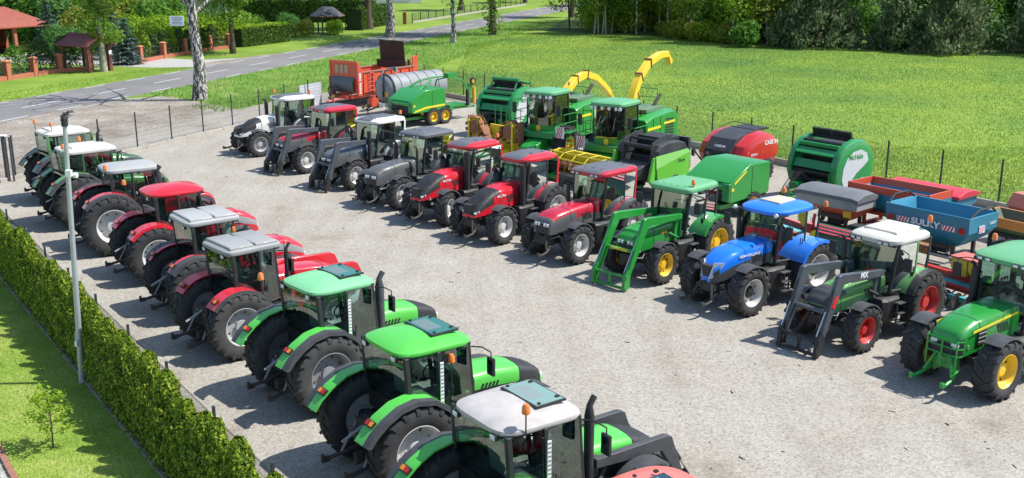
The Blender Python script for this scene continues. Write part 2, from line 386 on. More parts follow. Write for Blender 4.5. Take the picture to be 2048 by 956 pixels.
    for s in (-1, 1):
        h = MB()
        if style == 'beak': h.loft([[(x-.02+.0, s*.10, .96), (x-.05, s*.20, 1.0), (x-.34, s*.32, 1.30), (x-.36, s*.33, 1.40), (x-.16, s*.17, 1.40)], [(x+.04, s*.10, .96), (x+.0, s*.21, 1.0), (x-.28, s*.35, 1.30), (x-.31, s*.35, 1.42), (x-.10, s*.17, 1.42)]])
        elif style == 'swoop': h.box((x-.135, s*.285, 1.085), (.20, .10, .06), 0, Matrix.Rotation(-.45*s, 3, 'Z') @ Matrix.Rotation(.35, 3, 'Y'))
        elif style == 'boxy': h.box((x+.01, s*.24, zt-.06), (.04, .09, .10)); h.box((x+.01, s*.12, zt-.06), (.04, .09, .10))
        elif style == 'low': h.lathe([(0, .03), (.07, .02), (.085, -.03)], (x+.01, s*.2, 1.0), 12, axis='X')
        else: h.box((x-.01, s*.25, zt-.03), (.06, .17, .09))
        h.build('headlight', lens if style != 'beak' else flat('lamp_lens_smoked', (.42, .45, .48), .1), par, bevel=.01)
    return rows
def roof(par, x0, x1, hw, z, m_side, m_top=None, crownh=.12, th=.13, topfn=None, n=5.0, front=1.0, rear=.97, droop=0, extra=None):
    b = MB(); K = 48; cx = (x0+x1)/2; L = (x1-x0)/2; rings = []
    prof = [(.90, -.015), (.985, 0), (1.0, .035), (.985, th*.75), (.93, th), (.8, th+crownh*.35), (.62, th+crownh*.62), (.4, th+crownh*.85), (.18, th+crownh*.97)]
    for s, h in prof:
        r = []
        for k in range(K):
            t = 2*math.pi*(k+.5)/K; c, s_ = math.cos(t), math.sin(t)
            ex = abs(c)**(2/n)*(1 if c > 0 else -1); ey = abs(s_)**(2/n)*(1 if s_ > 0 else -1)
            w = hw*(rear+(front-rear)*(ex+1)/2)
            r.append((cx+L*ex*s, w*ey*s, z+h-droop*(max(0, ex*s)**2)))
        rings.append(r)
    def mf(i, j):
        if i < 0: return 0
        if topfn is None: return 1 if (m_top and i >= 3) else 0
        a = [rings[min(i+p, 8)][(j+q) % K] for p in (0, 1) for q in (0, 1)]; x = sum(p[0] for p in a)/4; y = sum(p[1] for p in a)/4
        return 1 if (i >= 3 and topfn(x, y)) else 0
    b.loft(rings, mf=lambda i, j: (mf(i, j) if j >= 0 else (1 if m_top and i else 0)))
    return b.build('roof', [m_side, m_top or m_side], par, ang=40)
def fender(par, side, body_m, ext_m, rr, yin, yo, ext=.16, style='arc', lamp=True, hi=0.0):
    """rear mudguard following the tyre, side = +1 left, -1 right"""
    R1 = rr+.07; b = MB(); a0, a1 = R(24), R(142)
    if style == 'arc': pts = [(R1*math.cos(a), rr+R1*math.sin(a)*1.0+hi) for a in [a0+(a1-a0)*i/14 for i in range(15)]]
    else:  # flat topped with a long straight tail
        pts = [(R1*.90, rr+R1*.44), (R1*.72, rr+R1*.72), (R1*.38, rr+R1*.97+hi), (-.05, rr+R1*1.06+hi), (-.40, rr+R1*1.0+hi), (-.72, rr+R1*.82), (-.95, rr+R1*.62), (-1.10, rr+R1*.42)]
    pts = pts[::-1]
    s = side; b.strip([(x, z) for x, z in pts], s*yin, s*(yo-ext), .03)
    b.strip([(x, z-.0) for x, z in pts], s*(yo-ext), s*yo, .035, 1 if ext_m is not None else 0, ys=None)
    n = len(pts); cx, cz = 0, rr   # outer lip
    lip = []
    for (x, z) in pts:
        d = math.hypot(x-cx, z-cz); lip.append((x, z, cx+(x-cx)*(1-.09/d), cz+(z-cz)*(1-.09/d)))
    vs = []; fs = []
    for (x, z, x2, z2) in lip: vs += [(x, s*yo, z), (x2, s*(yo+.012), z2)]
    for i in range(n-1): fs.append((2*i, 2*i+1, 2*i+3, 2*i+2))
    b.add(vs, fs, 1 if ext_m is not None else 0)
    o = b.build('rear_fender', [body_m, ext_m or body_m], par, ang=50)
    if lamp:
        l = MB(); x, z = pts[1]; x2, z2 = pts[2]; a = math.atan2(z2-z, x2-x)
        Rm = Matrix.Rotation(-a, 3, 'Y'); c = Vector(((x+x2)/2, s*(yin+yo-ext)/2, (z+z2)/2+.0)); nrm = Rm @ Vector((0, 0, 1))
        l.box(c+nrm*.02, (.13, .24, .05), 0, Rm); l.box(c+nrm*.048+Vector((0, -.06*s, 0)), (.09, .09, .02), 1, Rm); l.box(c+nrm*.048+Vector((0, .06*s, 0)), (.09, .09, .02), 2, Rm)
        l.build('tail_light', [blk, redl, amber], o)
    return o
def mudguard(par, x, side, fr, fw, y, mat, a0=58, a1=158):
    b = MB(); r = fr+.06; pts = [(x+r*math.cos(R(a)), fr+.02+r*math.sin(R(a))) for a in np.linspace(a1, a0, 11)]
    b.strip(pts, y-fw*.42, y+fw*.42, .018)
    lip = []; 
    for s in (-1, 1):
        vs = []; fs = []
        for (px, pz) in pts: vs += [(px, y+s*fw*.42, pz), (px+(x-px)*.05, y+s*(fw*.42+.01), pz-(pz-fr)*.05)]
        for i in range(len(pts)-1): fs.append((2*i, 2*i+1, 2*i+3, 2*i+2))
        b.add(vs, fs)
    b.tube([(x, y-side*fw*.3, fr+.1), (x, y-side*fw*.3, fr+r)], .02, 6)
    b.build('front_mudguard', mat, par)
def beacon(par, x, y, z, h=.22):
    b = MB(); b.tube([(x, y, z), (x, y, z+h)], .012, 6, 1); b.lathe([(0, .15), (.04, .145), (.062, .10), (.066, 0), (.05, -.015), (0, -.015)], (x, y, z+h), 12, 0, 'Z')
    b.build('beacon', [orange, blk], par)
def mirror(par, x, y, z, side, out=.42, fwd=.15, sz=(.05, .20, .34), drop=.28):
    b = MB(); e = (x+fwd, y+side*out, z)
    b.tube([(x, y, z+.02), (x+fwd*.6, y+side*out*.5, z+.05), e, (e[0], e[1], z-drop*.5)], .014, 6)
    b.box((e[0], e[1], z-drop), sz); b.box((e[0]-sz[0]/2-.003, e[1], z-drop), (.004, sz[1]*.8, sz[2]*.85), 1)
    b.build('mirror', [blk, mirg], par, bevel=.015)
def loader(par, col, wb, low=.07, hy=.50, knee=(3.35, 1.98), foot=(3.95, .42), tower=(1.55, 1.86), dark=None, th=.125, txt=None, red=False, up=False, carrier=True, topcol=None):
    e = empty('loader', (0, 0, 0)); e.parent = par; dk = dark or blk
    for s in (-1, 1):
        b = MB(); y0 = s*hy; t = Vector((tower[0], 0, tower[1])); k = Vector((knee[0], 0, knee[1])); f = Vector((foot[0], 0, foot[1]))
        d1 = (k-t).normalized(); n1 = Vector((-d1.z, 0, d1.x)); d2 = (f-k).normalized(); n2 = Vector((-d2.z, 0, d2.x))
        nb = (n1+n2).normalized()
        poly = [t+n1*.08, k+nb*.14-d1*.06, k+d1*.08+nb*.09, f+n2*low, f-n2*low, k-nb*.16-d1*.02, t+d1*.9-n1*.12, t-n1*.08]
        b.prism([(p.x, p.z) for p in poly], y0-th/2, y0+th/2)
        b.build('loader_arm', [col], e, bevel=.012)
        b = MB(); b.prism([(tower[0]-.12, .75), (tower[0]+.2, .75), (tower[0]+.16, tower[1]+.06), (tower[0]-.10, tower[1]+.10)], y0-s*th*.9-.03, y0-s*th*.9+.03)
        b.box((tower[0]+.05, y0*.8, .85), (.35, .25, .16)); b.build('loader_bracket', col, e)
        b = MB(); c0 = Vector((tower[0]+.12, y0, 1.15)); c1 = t+(k-t)*.62-n1*.12; m = c0+(c1-c0)*.6
        b.cyl(c0, m, .042, 10, 1); b.cyl(m, c1, .022, 8, 0)
        b.build('hydraulic_cylinder', [chrome, dk], e); b = MB()
        c0 = k-n2*(-.13 if False else .0)+Vector((.02, 0, -.25)); c0.y = y0+s*.0; c1 = f+Vector((-.10, y0, .12)); c0 = Vector((k.x+.12, y0, k.z-.05)); m = c0+(c1+Vector((.22, 0, .05))-c0)*.55
        b.cyl(c0, m, .036, 10, 1); b.cyl(m, c1+Vector((.22, 0, .05)), .02, 8, 0)
        b.build('hydraulic_cylinder', [chrome, dk], e)
        if red:
            b = MB(); q = k+(f-k)*.36; rm = Matrix.Rotation(math.atan2(-(f-k).z, (f-k).x), 3, 'Y'); b.box((q.x, y0+s*(th/2+.004), q.z), (.30, .01, .12), 0, rm); b.build('red_marker', flat('red_marker', (.75, .02, .02), .5), e)
    b = MB(); q = Vector(knee_q(knee, foot, .55)); b.cyl((q.x, -hy, q.z), (q.x, hy, q.z), .055, 12, 0); ct = b.build('cross_tube', col, e)
    if txt == 'tube': text('JOHN DEERE', .11, YELS, ct, (q.x+.058, 0, q.z+.005), (math.pi/2, 0, math.pi/2), off=.004)
    elif txt: text(txt, .20, whitem, e, ((tower[0]+knee[0])/2, hy+th/2+.006, (tower[1]+knee[1])/2+.02), (math.pi/2, .09, math.pi), off=.006)
    if carrier:
        b = MB(); x, z = foot
        for s in (-1, 1):
            b.prism([(x-.05, z-.32), (x+.20, z-.36), (x+.14, z+.10), (x+.02, z+.28), (x-.10, z+.12)], s*(hy+.02)-.05, s*(hy+.02)+.05)
        b.cyl((x+.10, -hy-.1, z+.05), (x+.10, hy+.1, z+.05), .04, 10); b.cyl((x+.14, -hy-.1, z-.30), (x+.14, hy+.1, z-.30), .045, 10)
        b.box((x+.08, 0, z-.14), (.04, .1, .4)); b.build('tool_carrier', dk if dark is not False else col, e)
    return e
def knee_q(k, f, t): return (k[0]+(f[0]-k[0])*t, 0, k[1]+(f[1]-k[1])*t)
def pipe(par, x, y, z0, z1, r, mat, tip='bend', d=(1, 0)):
    b = MB(); p = [(x, y, z0), (x, y, z1-.18)]
    if tip == 'bend': p += [(x, y, z1-.08), (x+d[0]*.05, y+d[1]*.05, z1), (x+d[0]*.14, y+d[1]*.14, z1+.05)]
    elif tip == 'cut': p += [(x, y, z1), (x+d[0]*.10, y+d[1]*.10, z1+.14)]
    else: p += [(x, y, z1)]
    rr = [r]*2+[r*.62 if tip != 'fat' else r]*(len(p)-2); rr[1] = r; b.tube(p, rr, 12); b.tube([(x, y, z1-.24), (x, y, z1-.14)], [r, r*.62], 12); b.tube([(x, y, z0-.1), (x, y, z0)], [r*.6, r], 12)
    b.build('exhaust', mat, par)
def tractor(name, label, u, v, hd, P, ref='rear'):
    wb = P.get('wb', 2.62); rr = P.get('rr', .84); fr = P.get('fr', .62); rw = P.get('rw', .50); fw = P.get('fw', .42); ty = P.get('ty', .90); fy = P.get('fy', .86)
    h = R(hd); ox = wb if ref == 'front' else 0
    u0, v0 = u-ox*math.cos(h), v-ox*math.sin(h)
    t = empty('tractor', W(u0, v0), A+h, label, 'tractor', P.get('group'))
    s = P.get('scale', 1); t.scale = (s,)*3
    B = P['body']; old = P.get('old', False)
    cabx0, cabx1 = P.get('cab', (-.42, 1.32)); zr = P.get('zr', 2.62); zs = P.get('sill', 1.12); pil = P.get('pillar', blk); pilr = P.get('pillar_rear', pil)
    # wheels
    for sd_ in (1, -1):
        wheel(t, 0, sd_*ty, rr, rw, rr*P.get('rimf', .56), P['rim'], sd_, nl=P.get('nl', 19), deep=P.get('deep', .6), old=old, hubm=P.get('hub'))
        wheel(t, wb, sd_*fy, fr, fw, fr*.57, P['rim'], sd_, nl=16, steer=P.get('steer', 0), old=old, hubm=P.get('hub'))
        if P.get('mud', True): mudguard(t, wb, sd_, fr, fw, sd_*fy, P.get('mudm', drk))
    # chassis
    b = MB()
    b.box((.0, 0, .80), (.75, .62, .62)); b.cyl((0, -ty+rw*.3, rr), (0, ty-rw*.3, rr), .15, 12); b.cyl((0, -ty+.0, rr), (0, ty, rr), .09, 12)
    b.box((1.0, 0, .78), (1.5, .42, .50)); b.box((2.2, 0, .86), (1.5, .40, .44)); b.box((wb, 0, fr), (.26, 2*fy-fw*.9, .20)); b.box((wb+.1, 0, .72), (.9, .34, .34))
    for s_ in (-1, 1):
        b.box((wb, s_*(fy-fw*.35), fr), (.22, .14, .34)); b.cyl((wb-.2, s_*.18, fr+.02), (wb-.2, s_*(fy-.28), fr), .03, 8)
        b.tube([(wb-.25, s_*.24, .9), (2.0, s_*.27, 1.0), (1.5, s_*.25, .95)], .05, 6); b.box((2.0, s_*.26, 1.05), (.9, .10, .16)); b.cyl((1.6, s_*.30, .9), (1.95, s_*.30, .9), .07, 10)
    b.build('chassis', P.get('chas', chas), t)
    q = random.Random(int(u*10+v*7)); b = MB()   # pumps, filters, pipes and brackets round the engine and gearbox
    for k in range(26):
        s_ = q.choice((-1, 1)); x = q.uniform(1.5, wb+.55) if k < 18 else q.uniform(-.45, .3)
        b.box((x, s_*q.uniform(.20, .36), q.uniform(.72, 1.12)), (q.uniform(.06, .24), q.uniform(.05, .14), q.uniform(.05, .2)), q.choice((0, 0, 1, 2)), q.uniform(-.4, .4))
    for k in range(9):
        s_ = q.choice((-1, 1)); x = q.uniform(1.4, wb+.2); b.tube([(x, s_*.33, q.uniform(.8, 1.1)), (x+.2, s_*q.uniform(.36, .42), q.uniform(.75, 1.05)), (x+q.uniform(.3, .6), s_*.33, q.uniform(.7, 1.0))], .014, 5, q.choice((0, 1)))
    for k in range(6): y = q.uniform(-.3, .3); b.tube([(-.38, y, q.uniform(.9, 1.35)), (-.62, y*1.1, q.uniform(.7, 1.1)), (-.45, y*.9, q.uniform(.5, .8))], .013, 5, 0)
    b.build('engine_fittings', [blk, gry, drk], t)
    # tank and steps
    dx_ = cabx1-1.32
    for s_ in (-1, 1):
        b = MB()
        if s_ > 0 or P.get('tankboth', 1):
            b.loft([[(x, s_*(.40), .46), (x, s_*(.76+o), .48), (x, s_*(.80+o), .62), (x, s_*(.78+o), 1.00), (x, s_*.70, 1.06), (x, s_*.40, 1.06)] for x, o in ((.98+dx_, -.04), (1.08+dx_, 0), (1.62+dx_, 0), (1.74+dx_, -.06))])
        b.build('fuel_tank', P.get('tankm', blk), t)
        b = MB()
        for k in range(3): b.box((1.18+dx_, s_*(.93-.02*k), .42+.26*k), (.34, .16, .025))
        for dx in (-.17, .17): b.box((1.18+dx+dx_, s_*.90, .68), (.02, .05, .58))
        b.build('step', drk, t)
    # hood
    hood(t, P['hood'], wb, B, P.get('nose', blk), P.get('side', drk), x0=cabx1-.10)
    if P.get('badge'):
        tx, sz, hx_, zz, mm = P['badge']
        for s_ in (1, -1): text(tx, sz, mm, t, (hx_, s_*.447, zz), (math.pi/2, 0, math.pi if s_ > 0 else 0), off=.002)
    if P.get('stripe'):
        for s_ in (1, -1):
            b = MB(); b.box((2.25, s_*.448, 1.52), (1.75, .012, .055), 0, Matrix.Rotation(.07, 3, 'Y')); b.build('stripe', YELS, t)
            b = MB(); b.box((2.75, s_*.436, 1.28), (.30, .03, .34), 0); [b.box((2.75, s_*.452, 1.18+.1*k), (.30, .012, .028), 1) for k in range(3)]; b.build('side_vent', [blk, gry], t, bevel=.01)
        b = MB(); x = wb+.80
        for z in (.95, 1.12, 1.29): b.tube([(x-.15, -.42, z), (x, -.36, z), (x, .36, z), (x-.15, .42, z)], .018, 6)
        for y in (-.36, 0, .36): b.tube([(x, y, .62), (x, y, 1.29)], .022, 6)
        b.build('front_guard', B, t)
    # cab
    hw0, hw1 = P.get('cabw', (.70, .75)); zc = rr+.80 if False else 1.62
    cA0, cA1 = (cabx1, hw0-.10, zs+.30), (cabx1-.16, hw1-.07, zr); cB = (cabx0+.62, hw0+.04, hw1, ); cC0, cC1 = (cabx0, hw0-.02, 1.50), (cabx0-.06, hw1-.06, zr)
    b = MB(); b.loft([[(cabx0+.05, -hw0+.06, z0), (cabx0+.55, -hw0, z0), (cabx1-.2, -hw0, z0), (cabx1+.02, -hw0+.14, z0), (cabx1+.02, hw0-.14, z0), (cabx1-.2, hw0, z0), (cabx0+.55, hw0, z0), (cabx0+.05, hw0-.06, z0)] for z0 in (.92, zs)])
    b.box((cabx0+.22, 0, 1.32), (.42, 2*hw0-.10, .42)); b.build('cab_base', P.get('basem', blk), t)
    for s_ in (-1, 1):
        for (p0, p1, w, mm) in (((cA0[0], s_*cA0[1], zs), (cA1[0], s_*cA1[1], zr+.03), .075, pil), ((cB[0], s_*cB[1], zs), (cB[0]-.03, s_*cB[2], zr+.02), .07, P.get('pillar_mid', pil)), ((cC0[0], s_*cC0[1], 1.35), (cC1[0], s_*cC1[1], zr+.02), .09, pilr)):
            b = MB(); a = Vector(p0); c = Vector(p1); b.loft([[(q.x-w/2, q.y-w/2, q.z), (q.x+w/2, q.y-w/2, q.z), (q.x+w/2, q.y+w/2, q.z), (q.x-w/2, q.y+w/2, q.z)] for q in (a, c)])
            b.build('cab_pillar', mm, t, bevel=.012)
        # door glass, quarter glass
        b = MB(); o = .042*s_
        def P3(x, y, z): return (x, s_*y+o*.5, z)
        b.add([P3(cB[0]+.03, cB[1], zs+.02), P3(cabx1-.04, cA0[1]+.02, zs+.06), P3(cA1[0]-.02, cA1[1]+.02, zr), P3(cB[0], cB[2], zr)], [(0, 1, 2, 3)])
        b.build('door_window', glz, t, fix=False)
        b = MB(); b.add([P3(cC0[0]+.05, cC0[1]+.0, 1.56), P3(cB[0]-.04, cB[1], 1.50), P3(cB[0]-.06, cB[2], zr), P3(cC1[0]+.05, cC1[1]+.02, zr)], [(0, 1, 2, 3)]); b.build('rear_side_window', glz, t, fix=False)
        b = MB(); b.tube([P3(cB[0]+.02, cB[1]+.01, zs+.05), P3(cabx1-.03, cA0[1]+.03, zs+.08)], .022, 6); b.tube([P3(cC0[0], cC0[1], 1.53), P3(cB[0], cB[1], 1.47)], .02, 6)
        b.tube([P3(cB[0]+.12, cB[1]+.03, 1.45), P3(cB[0]+.12, cB[1]+.04, 1.75)], .013, 6); b.box((cB[0]+.10, s_*(cB[1]+.035), 1.55), (.05, .03, .12)); b.build('door_frame', blk, t)
    b = MB(); b.add([(cabx1+.02, -cA0[1]+.02, zs+.42), (cabx1+.02, cA0[1]-.02, zs+.42), (cA1[0]+.04, cA1[1]-.03, zr), (cA1[0]+.04, -cA1[1]+.03, zr)], [(0, 1, 2, 3)]); b.build('windscreen', glz, t, fix=False)
    b = MB(); b.tube([(cabx1+.06, .05, zs+.46), (cabx1-.02, -.18, zs+.95)], .012, 5); b.build('wiper', blk, t)
    b = MB(); b.add([(cC0[0]-.03, -cC0[1]+.03, 1.48), (cC0[0]-.03, cC0[1]-.03, 1.48), (cC1[0]-.04, cC1[1]-.03, zr), (cC1[0]-.04, -cC1[1]+.03, zr)], [(0, 3, 2, 1)]); b.build('rear_window', glz, t, fix=False)
    if P.get('strip'):
        b = MB(); zz = (zs+zr)/2+.12; b.box((cB[0]-.02, -(hw0+.10), zz), (.07, .02, .95), 0)
        for k in range(13): b.box((cB[0]-.02, -(hw0+.112), zz-.44+k*.073), (.055, .006, .012), 1)
        b.build('ladder_label', [whitem, blk], t)
    # interior
    b = MB(); b.bb((cabx0+.1, -hw0+.08, zs-.05), (cabx1-.1, hw0-.08, zs+.01)); b.build('cab_floor', floorm, t)
    sx = cabx0+.55; b = MB(); sm = P.get('seat', seatm)
    b.box((sx, 0, zs+.42), (.48, .48, .13), 0); b.box((sx-.24, 0, zs+.75), (.13, .46, .62), 0, Matrix.Rotation(-.15, 3, 'Y')); b.box((sx-.30, 0, zs+1.12), (.09, .26, .16), 0); b.box((sx, 0, zs+.2), (.3, .34, .36), 1)
    b.box((sx+.05, -.32, zs+.55), (.42, .12, .10), 1); b.box((sx+.05, .32, zs+.55), (.36, .08, .06), 1); b.build('seat', [sm, intm], t, bevel=.03)
    b = MB(); b.box((cabx1-.25, 0, zs+.42), (.28, .36, .62), 0); b.box((cabx1-.30, 0, zs+.74), (.16, .30, .14), 1); b.cyl((cabx1-.30, 0, zs+.62), (cabx1-.46, 0, zs+.80), .03, 8, 1)
    c = Vector((cabx1-.48, 0, zs+.82)); ax = Vector((-.6, 0, .8)); e1 = Vector((0, 1, 0)); e2 = ax.cross(e1)
    b.tube([c+(e1*math.cos(a)+e2*math.sin(a))*.20 for a in np.linspace(0, 2*math.pi, 17)], .016, 6, 1, False); b.build('steering_wheel', [intm, blk], t)
    b = MB(); b.box((sx+.15, -.50, zs+.45), (.75, .16, .5), 0)
    for k in range(3): b.cyl((sx+.1+.12*k, -.48, zs+.68), (sx+.14+.12*k, -.46, zs+.86), .012, 5, 1); b.box((sx+.14+.12*k, -.46, zs+.88), (.04, .04, .05), 2 if k == 0 else 1)
    b.build('side_console', [intm, blk, redl], t)
    # roof
    rf = P['roof']; rx0, rx1, rhw = rf.get('x', (cabx0-.22, cabx1+.12, hw1+.03)); kw = rf.get('kw', {})
    ro = roof(t, rx0, rx1, rhw, zr, rf['side'], rf.get('top'), **kw)
    b = MB(); b.box(((rx0+rx1)/2, 0, zr-.01), (rx1-rx0-.22, 2*rhw-.2, .06)); b.build('roof_lining', intm if not rf.get('dark', 1) else blk, t)
    zt = zr+kw.get('th', .13)+kw.get('crownh', .12); cx = (rx0+rx1)/2; st = rf.get('style')
    if st == 'hatch_glass':
        b = MB(); hx0, hx1 = rf.get('hx', (cx+.02, rx1-.20)); hk = rf.get('hw', 1.15); b.box(((hx0+hx1)/2, 0, zt-.015), (hx1-hx0, rhw*hk, .03), 0); b.box(((hx0+hx1)/2, 0, zt+.002), (hx1-hx0-.06, rhw*hk-.06, .012), 1)
        for k in range(7): b.box((hx0+.10+k*.045*(hx1-hx0)/.6, .06, zt+.009), (.018, rhw*.6*hk, .004), 2)
        for s_ in (-1, 1): b.box((hx1-.08, s_*rhw*.42, zt+.02), (.06, .05, .03), 0); b.box((hx0+.1, s_*rhw*.5, zt+.02), (.04, .04, .03), 0)
        b.build('roof_hatch', [blk, P.get('hatchm') or flat('hatch_glass', (.03, .16, .13), .06), gry], ro)
    elif st == 'two_panel':
        for (a, c) in ((rx0+.12, cx-.02), (cx+.03, rx1-.14)):
            b = MB(); b.loft([[((a+c)/2+sx_*(c-a)/2*k, sy*rhw*.84*k, z) for sx_, sy in ((-1, -1), (1, -1), (1, 1), (-1, 1))] for k, z in ((1, zt-.09), (1, zt-.02), (.93, zt+.005))]); b.build('roof_panel', rf['side'], ro, bevel=.02)
        b = MB(); b.box((cx+.005, 0, zt-.06), (.045, rhw*1.5, .05)); b.build('roof_seam', drk, ro)
    elif st == 'ribs':
        b = MB()
        for k in range(rf.get('n', 3)): b.box((cx, (k-(rf.get('n', 3)-1)/2)*rhw*.42, zt-.045), ((rx1-rx0)*.62, .022, .06), 0)
        for k in (-.16, .14): b.box((cx+k*(rx1-rx0), 0, zt-.05), (.02, rhw*1.05, .06), 0)
        b.build('roof_rib', rf.get('ribm', blk), ro)
    elif st == 'jdribs':
        b = MB()
        for k in range(5): b.box((cx, (k-2)*rhw*.33, zt-.035), ((rx1-rx0)*.80, .035, .06), 0)
        b.build('roof_rib', rf['side'], ro, bevel=.01)
    elif st == 'cream':
        b = MB(); b.loft([[(cx-.02+sx_*.40*k, sy*.36*k, z) for sx_, sy in ((-1, -.8), (1, -1), (1, 1), (-1, .8))] for k, z in ((1, zt-.04), (1, zt+.012), (.94, zt+.022))]); b.build('roof_hatch', flat('cream_hatch', (.55, .48, .36), .5), ro, bevel=.02)
        for s_ in (1, -1):
            b = MB(); b.lathe([(0, .02), (.05, .018), (.07, 0), (.07, -.05)], (rx1-.32, s_*(rhw-.0), zr+.05), 12, 0, 'Y') if False else b.cyl((rx1-.02, s_*rhw*.86, zr+.05), (rx1+.04, s_*rhw*.88, zr+.05), .055, 12); b.build('work_light', lens, ro)
    elif st == 'fendt':
        b = MB(); b.loft([[(cx-.08+sx_*.55*k, sy*rhw*.62*k, z) for sx_, sy in ((-1, -1), (1, -1), (1, 1), (-1, 1))] for k, z in ((1, zt-.07), (.99, zt+.0), (.92, zt+.02))]); b.build('roof_hatch', rf['side'], ro, bevel=.02)
    if rf.get('lamps'):
        for k in range(4):
            y = (-.48, -.30, .30, .48)[k]*rhw/.78; b = MB(); b.box((rx1+.0, y, zr+.045), (.05, .13, .075), 0); b.box((rx1+.026, y, zr+.045), (.01, .11, .058), 1); b.build('work_light', [blk, lens], ro)
    if rf.get('rlamps', 1):
        for s_ in (-1, 1):
            b = MB(); b.box((rx0+.02, s_*rhw*.62, zr-.03), (.07, .14, .09), 0); b.box((rx0-.02, s_*rhw*.62, zr-.03), (.012, .12, .07), 1); b.build('work_light', [blk, lens], ro)
    # fenders
    f = P.get('fender', {})
    if f is not None:
        for s_ in (1, -1): fender(t, s_, f.get('m', B), f.get('ext'), rr, hw0-.06, ty+rw*P.get('fcov', .36), f.get('w', .18), f.get('style', 'arc'), hi=f.get('hi', 0))
    for p in P.get('pipes', []): pipe(t, *p)
    for p in P.get('beacons', []): beacon(t, *p)
    if P.get('mirrors', True):
        for s_ in (1, -1): mirror(t, cA1[0]+.08, s_*cA1[1], zr-.10, s_, *P.get('mir', ()))
    if P.get('loader'): loader(t, P['loader'].pop('col'), wb, **P['loader'])
    # rear linkage
    b = MB()
    for s_ in (-1, 1):
        b.tube([(-.30, s_*.30, .62), (-.62, s_*.40, .50), (-1.02, s_*.44, .42)], [.045, .045, .04], 6); b.box((-1.08, s_*.44, .42), (.16, .07, .10)); b.box((-1.13, s_*.44, .49), (.05, .07, .08))
        b.tube([(-.75, s_*.42, .5), (-.42, s_*.34, 1.10)], .026, 6, 1)
    b.box((-.42, 0, .95), (.2, .5, .5)); b.tube([(-.5, 0, 1.1), (-.95, 0, .9)], .03, 6, 1); b.box((-.55, 0, .5), (.3, .14, .2))
    b.build('rear_linkage', [P.get('link', chas), gry], t)
    # front end
    fe = P.get('front', 'hitch'); b = MB(); x = wb+.55; fm = P.get('frontm', chas)
    if fe == 'hitch':
        for s_ in (-1, 1):
            b.prism([(x-.15, .50), (x+.12, .46), (x+.16, 1.0), (x-.1, 1.02)], s_*.22-.03, s_*.22+.03)
            b.tube([(x+.05, s_*.30, .55), (x+.35, s_*.36, .42), (x+.62, s_*.38, .38)], [.05, .045, .04], 6); b.box((x+.68, s_*.38, .40), (.14, .07, .10)); b.box((x+.74, s_*.38, .46), (.05, .07, .07))
            b.cyl((x+.14, s_*.16, .95), (x+.32, s_*.34, .48), .035, 8)
        b.box((x+.04, 0, .75), (.2, .40, .3)); b.tube([(x+.1, 0, .85), (x+.30, 0, .92)], .035, 6)
    elif fe == 'weight': b.box((x+.18, 0, .72), (.42, .62, .36)); b.box((x+.40, 0, .76), (.06, .52, .26))
    elif fe == 'plain': b.box((x+.02, 0, .72), (.36, .36, .34)); b.box((x+.20, 0, .62), (.06, .10, .12))
    b.build('front_linkage', fm, t, bevel=.01)
    return t
# ================================================================ the tractors of the yard
PW = body('e8e6e0', dirt=.12); PGY = paint('roof_grey', (.29, .30, .30), .55, .35, .1); PGL = paint('roof_light_grey', (.36, .37, .37), .55, .35, .1)
PDK = paint('roof_dark_grey', (.095, .105, .125), .5, .3, .1); PRED = paint('paint_red', (.62, .015, .03), .28, .06, .5); PRED2 = paint('paint_deep_red', (.50, .012, .035), .3, .08, .5)
PFG = paint('paint_fendt_green', (.10, .30, .07), .4, .2, .3); PFD = paint('paint_dark_green', (.02, .10, .045), .45, .2, .3)
PDG = paint('paint_bright_green', (.085, .52, .06), .34, .12, .35); PDP = paint('paint_faded_green', (.19, .55, .26), .5, .2, .2)
PJD = paint('paint_field_green', (.015, .27, .035), .32, .1, .4); PJR = paint('paint_faded_field_green', (.11, .38, .17), .5, .2, .15)
PBL = paint('paint_blue', (.01, .19, .78), .28, .05, .5); PNV = paint('paint_steel_blue', (.10, .14, .19), .35, .15, .4); PVG = paint('paint_grey_metallic', (.095, .10, .105), .38, .25, .4)
PLG = paint('loader_grey', (.065, .078, .092), .38, .2, .25); LTG = flat('lettering_white', (.8, .8, .8), .5); YEL = paint('paint_yellow', (.85, .60, .02), .35, .1, .3)
PWR = paint('roof_dusty_white', (.47, .45, .43), .7, .7, 0, scale=2.5, dc=(.30, .27, .25)); PWH = paint('roof_cream_white', (.60, .58, .52), .55, .35, .1)
lseat = flat('pale_green_seat', (.22, .36, .32), .8)
def vtop(x, y): return abs(y) < .44
def TL(name, label, u, v, hd, **P): return tractor(name, label, u, v, hd, dict(P, group='tractors lined up along the hedge side'), 'rear')
def TR(name, label, u, v, hd, **P): return tractor(name, label, u, v, 180+hd, dict(P, group='tractors parked in the long row facing the yard'), 'front')
Z = 2.50
fe = dict(rr=.93, rw=.58, fr=.68, zr=Z+.1, wb=2.75, cab=(-.35, 1.42))
TL('tractor', 'green tractor with flat cream white roof, farthest along the hedge side', 9.0, 43.6, 5, body=PFG, hood='low', nose=PFD, rim=rim_r, seat=seatm, **fe,
   roof=dict(x=(-.50, 1.28, .80), side=PWH, style='fendt', kw=dict(n=7, crownh=.08, front=.9)), fender=dict(m=PFD, ext=drk, style='flat'), pillar=PFG, beacons=[(-.45, .55, Z+.2, .3), (-.2, -.6, Z+.2, .3)], pipes=[(1.5, -.66, 1.5, 2.55, .07, blk, 'cut')])
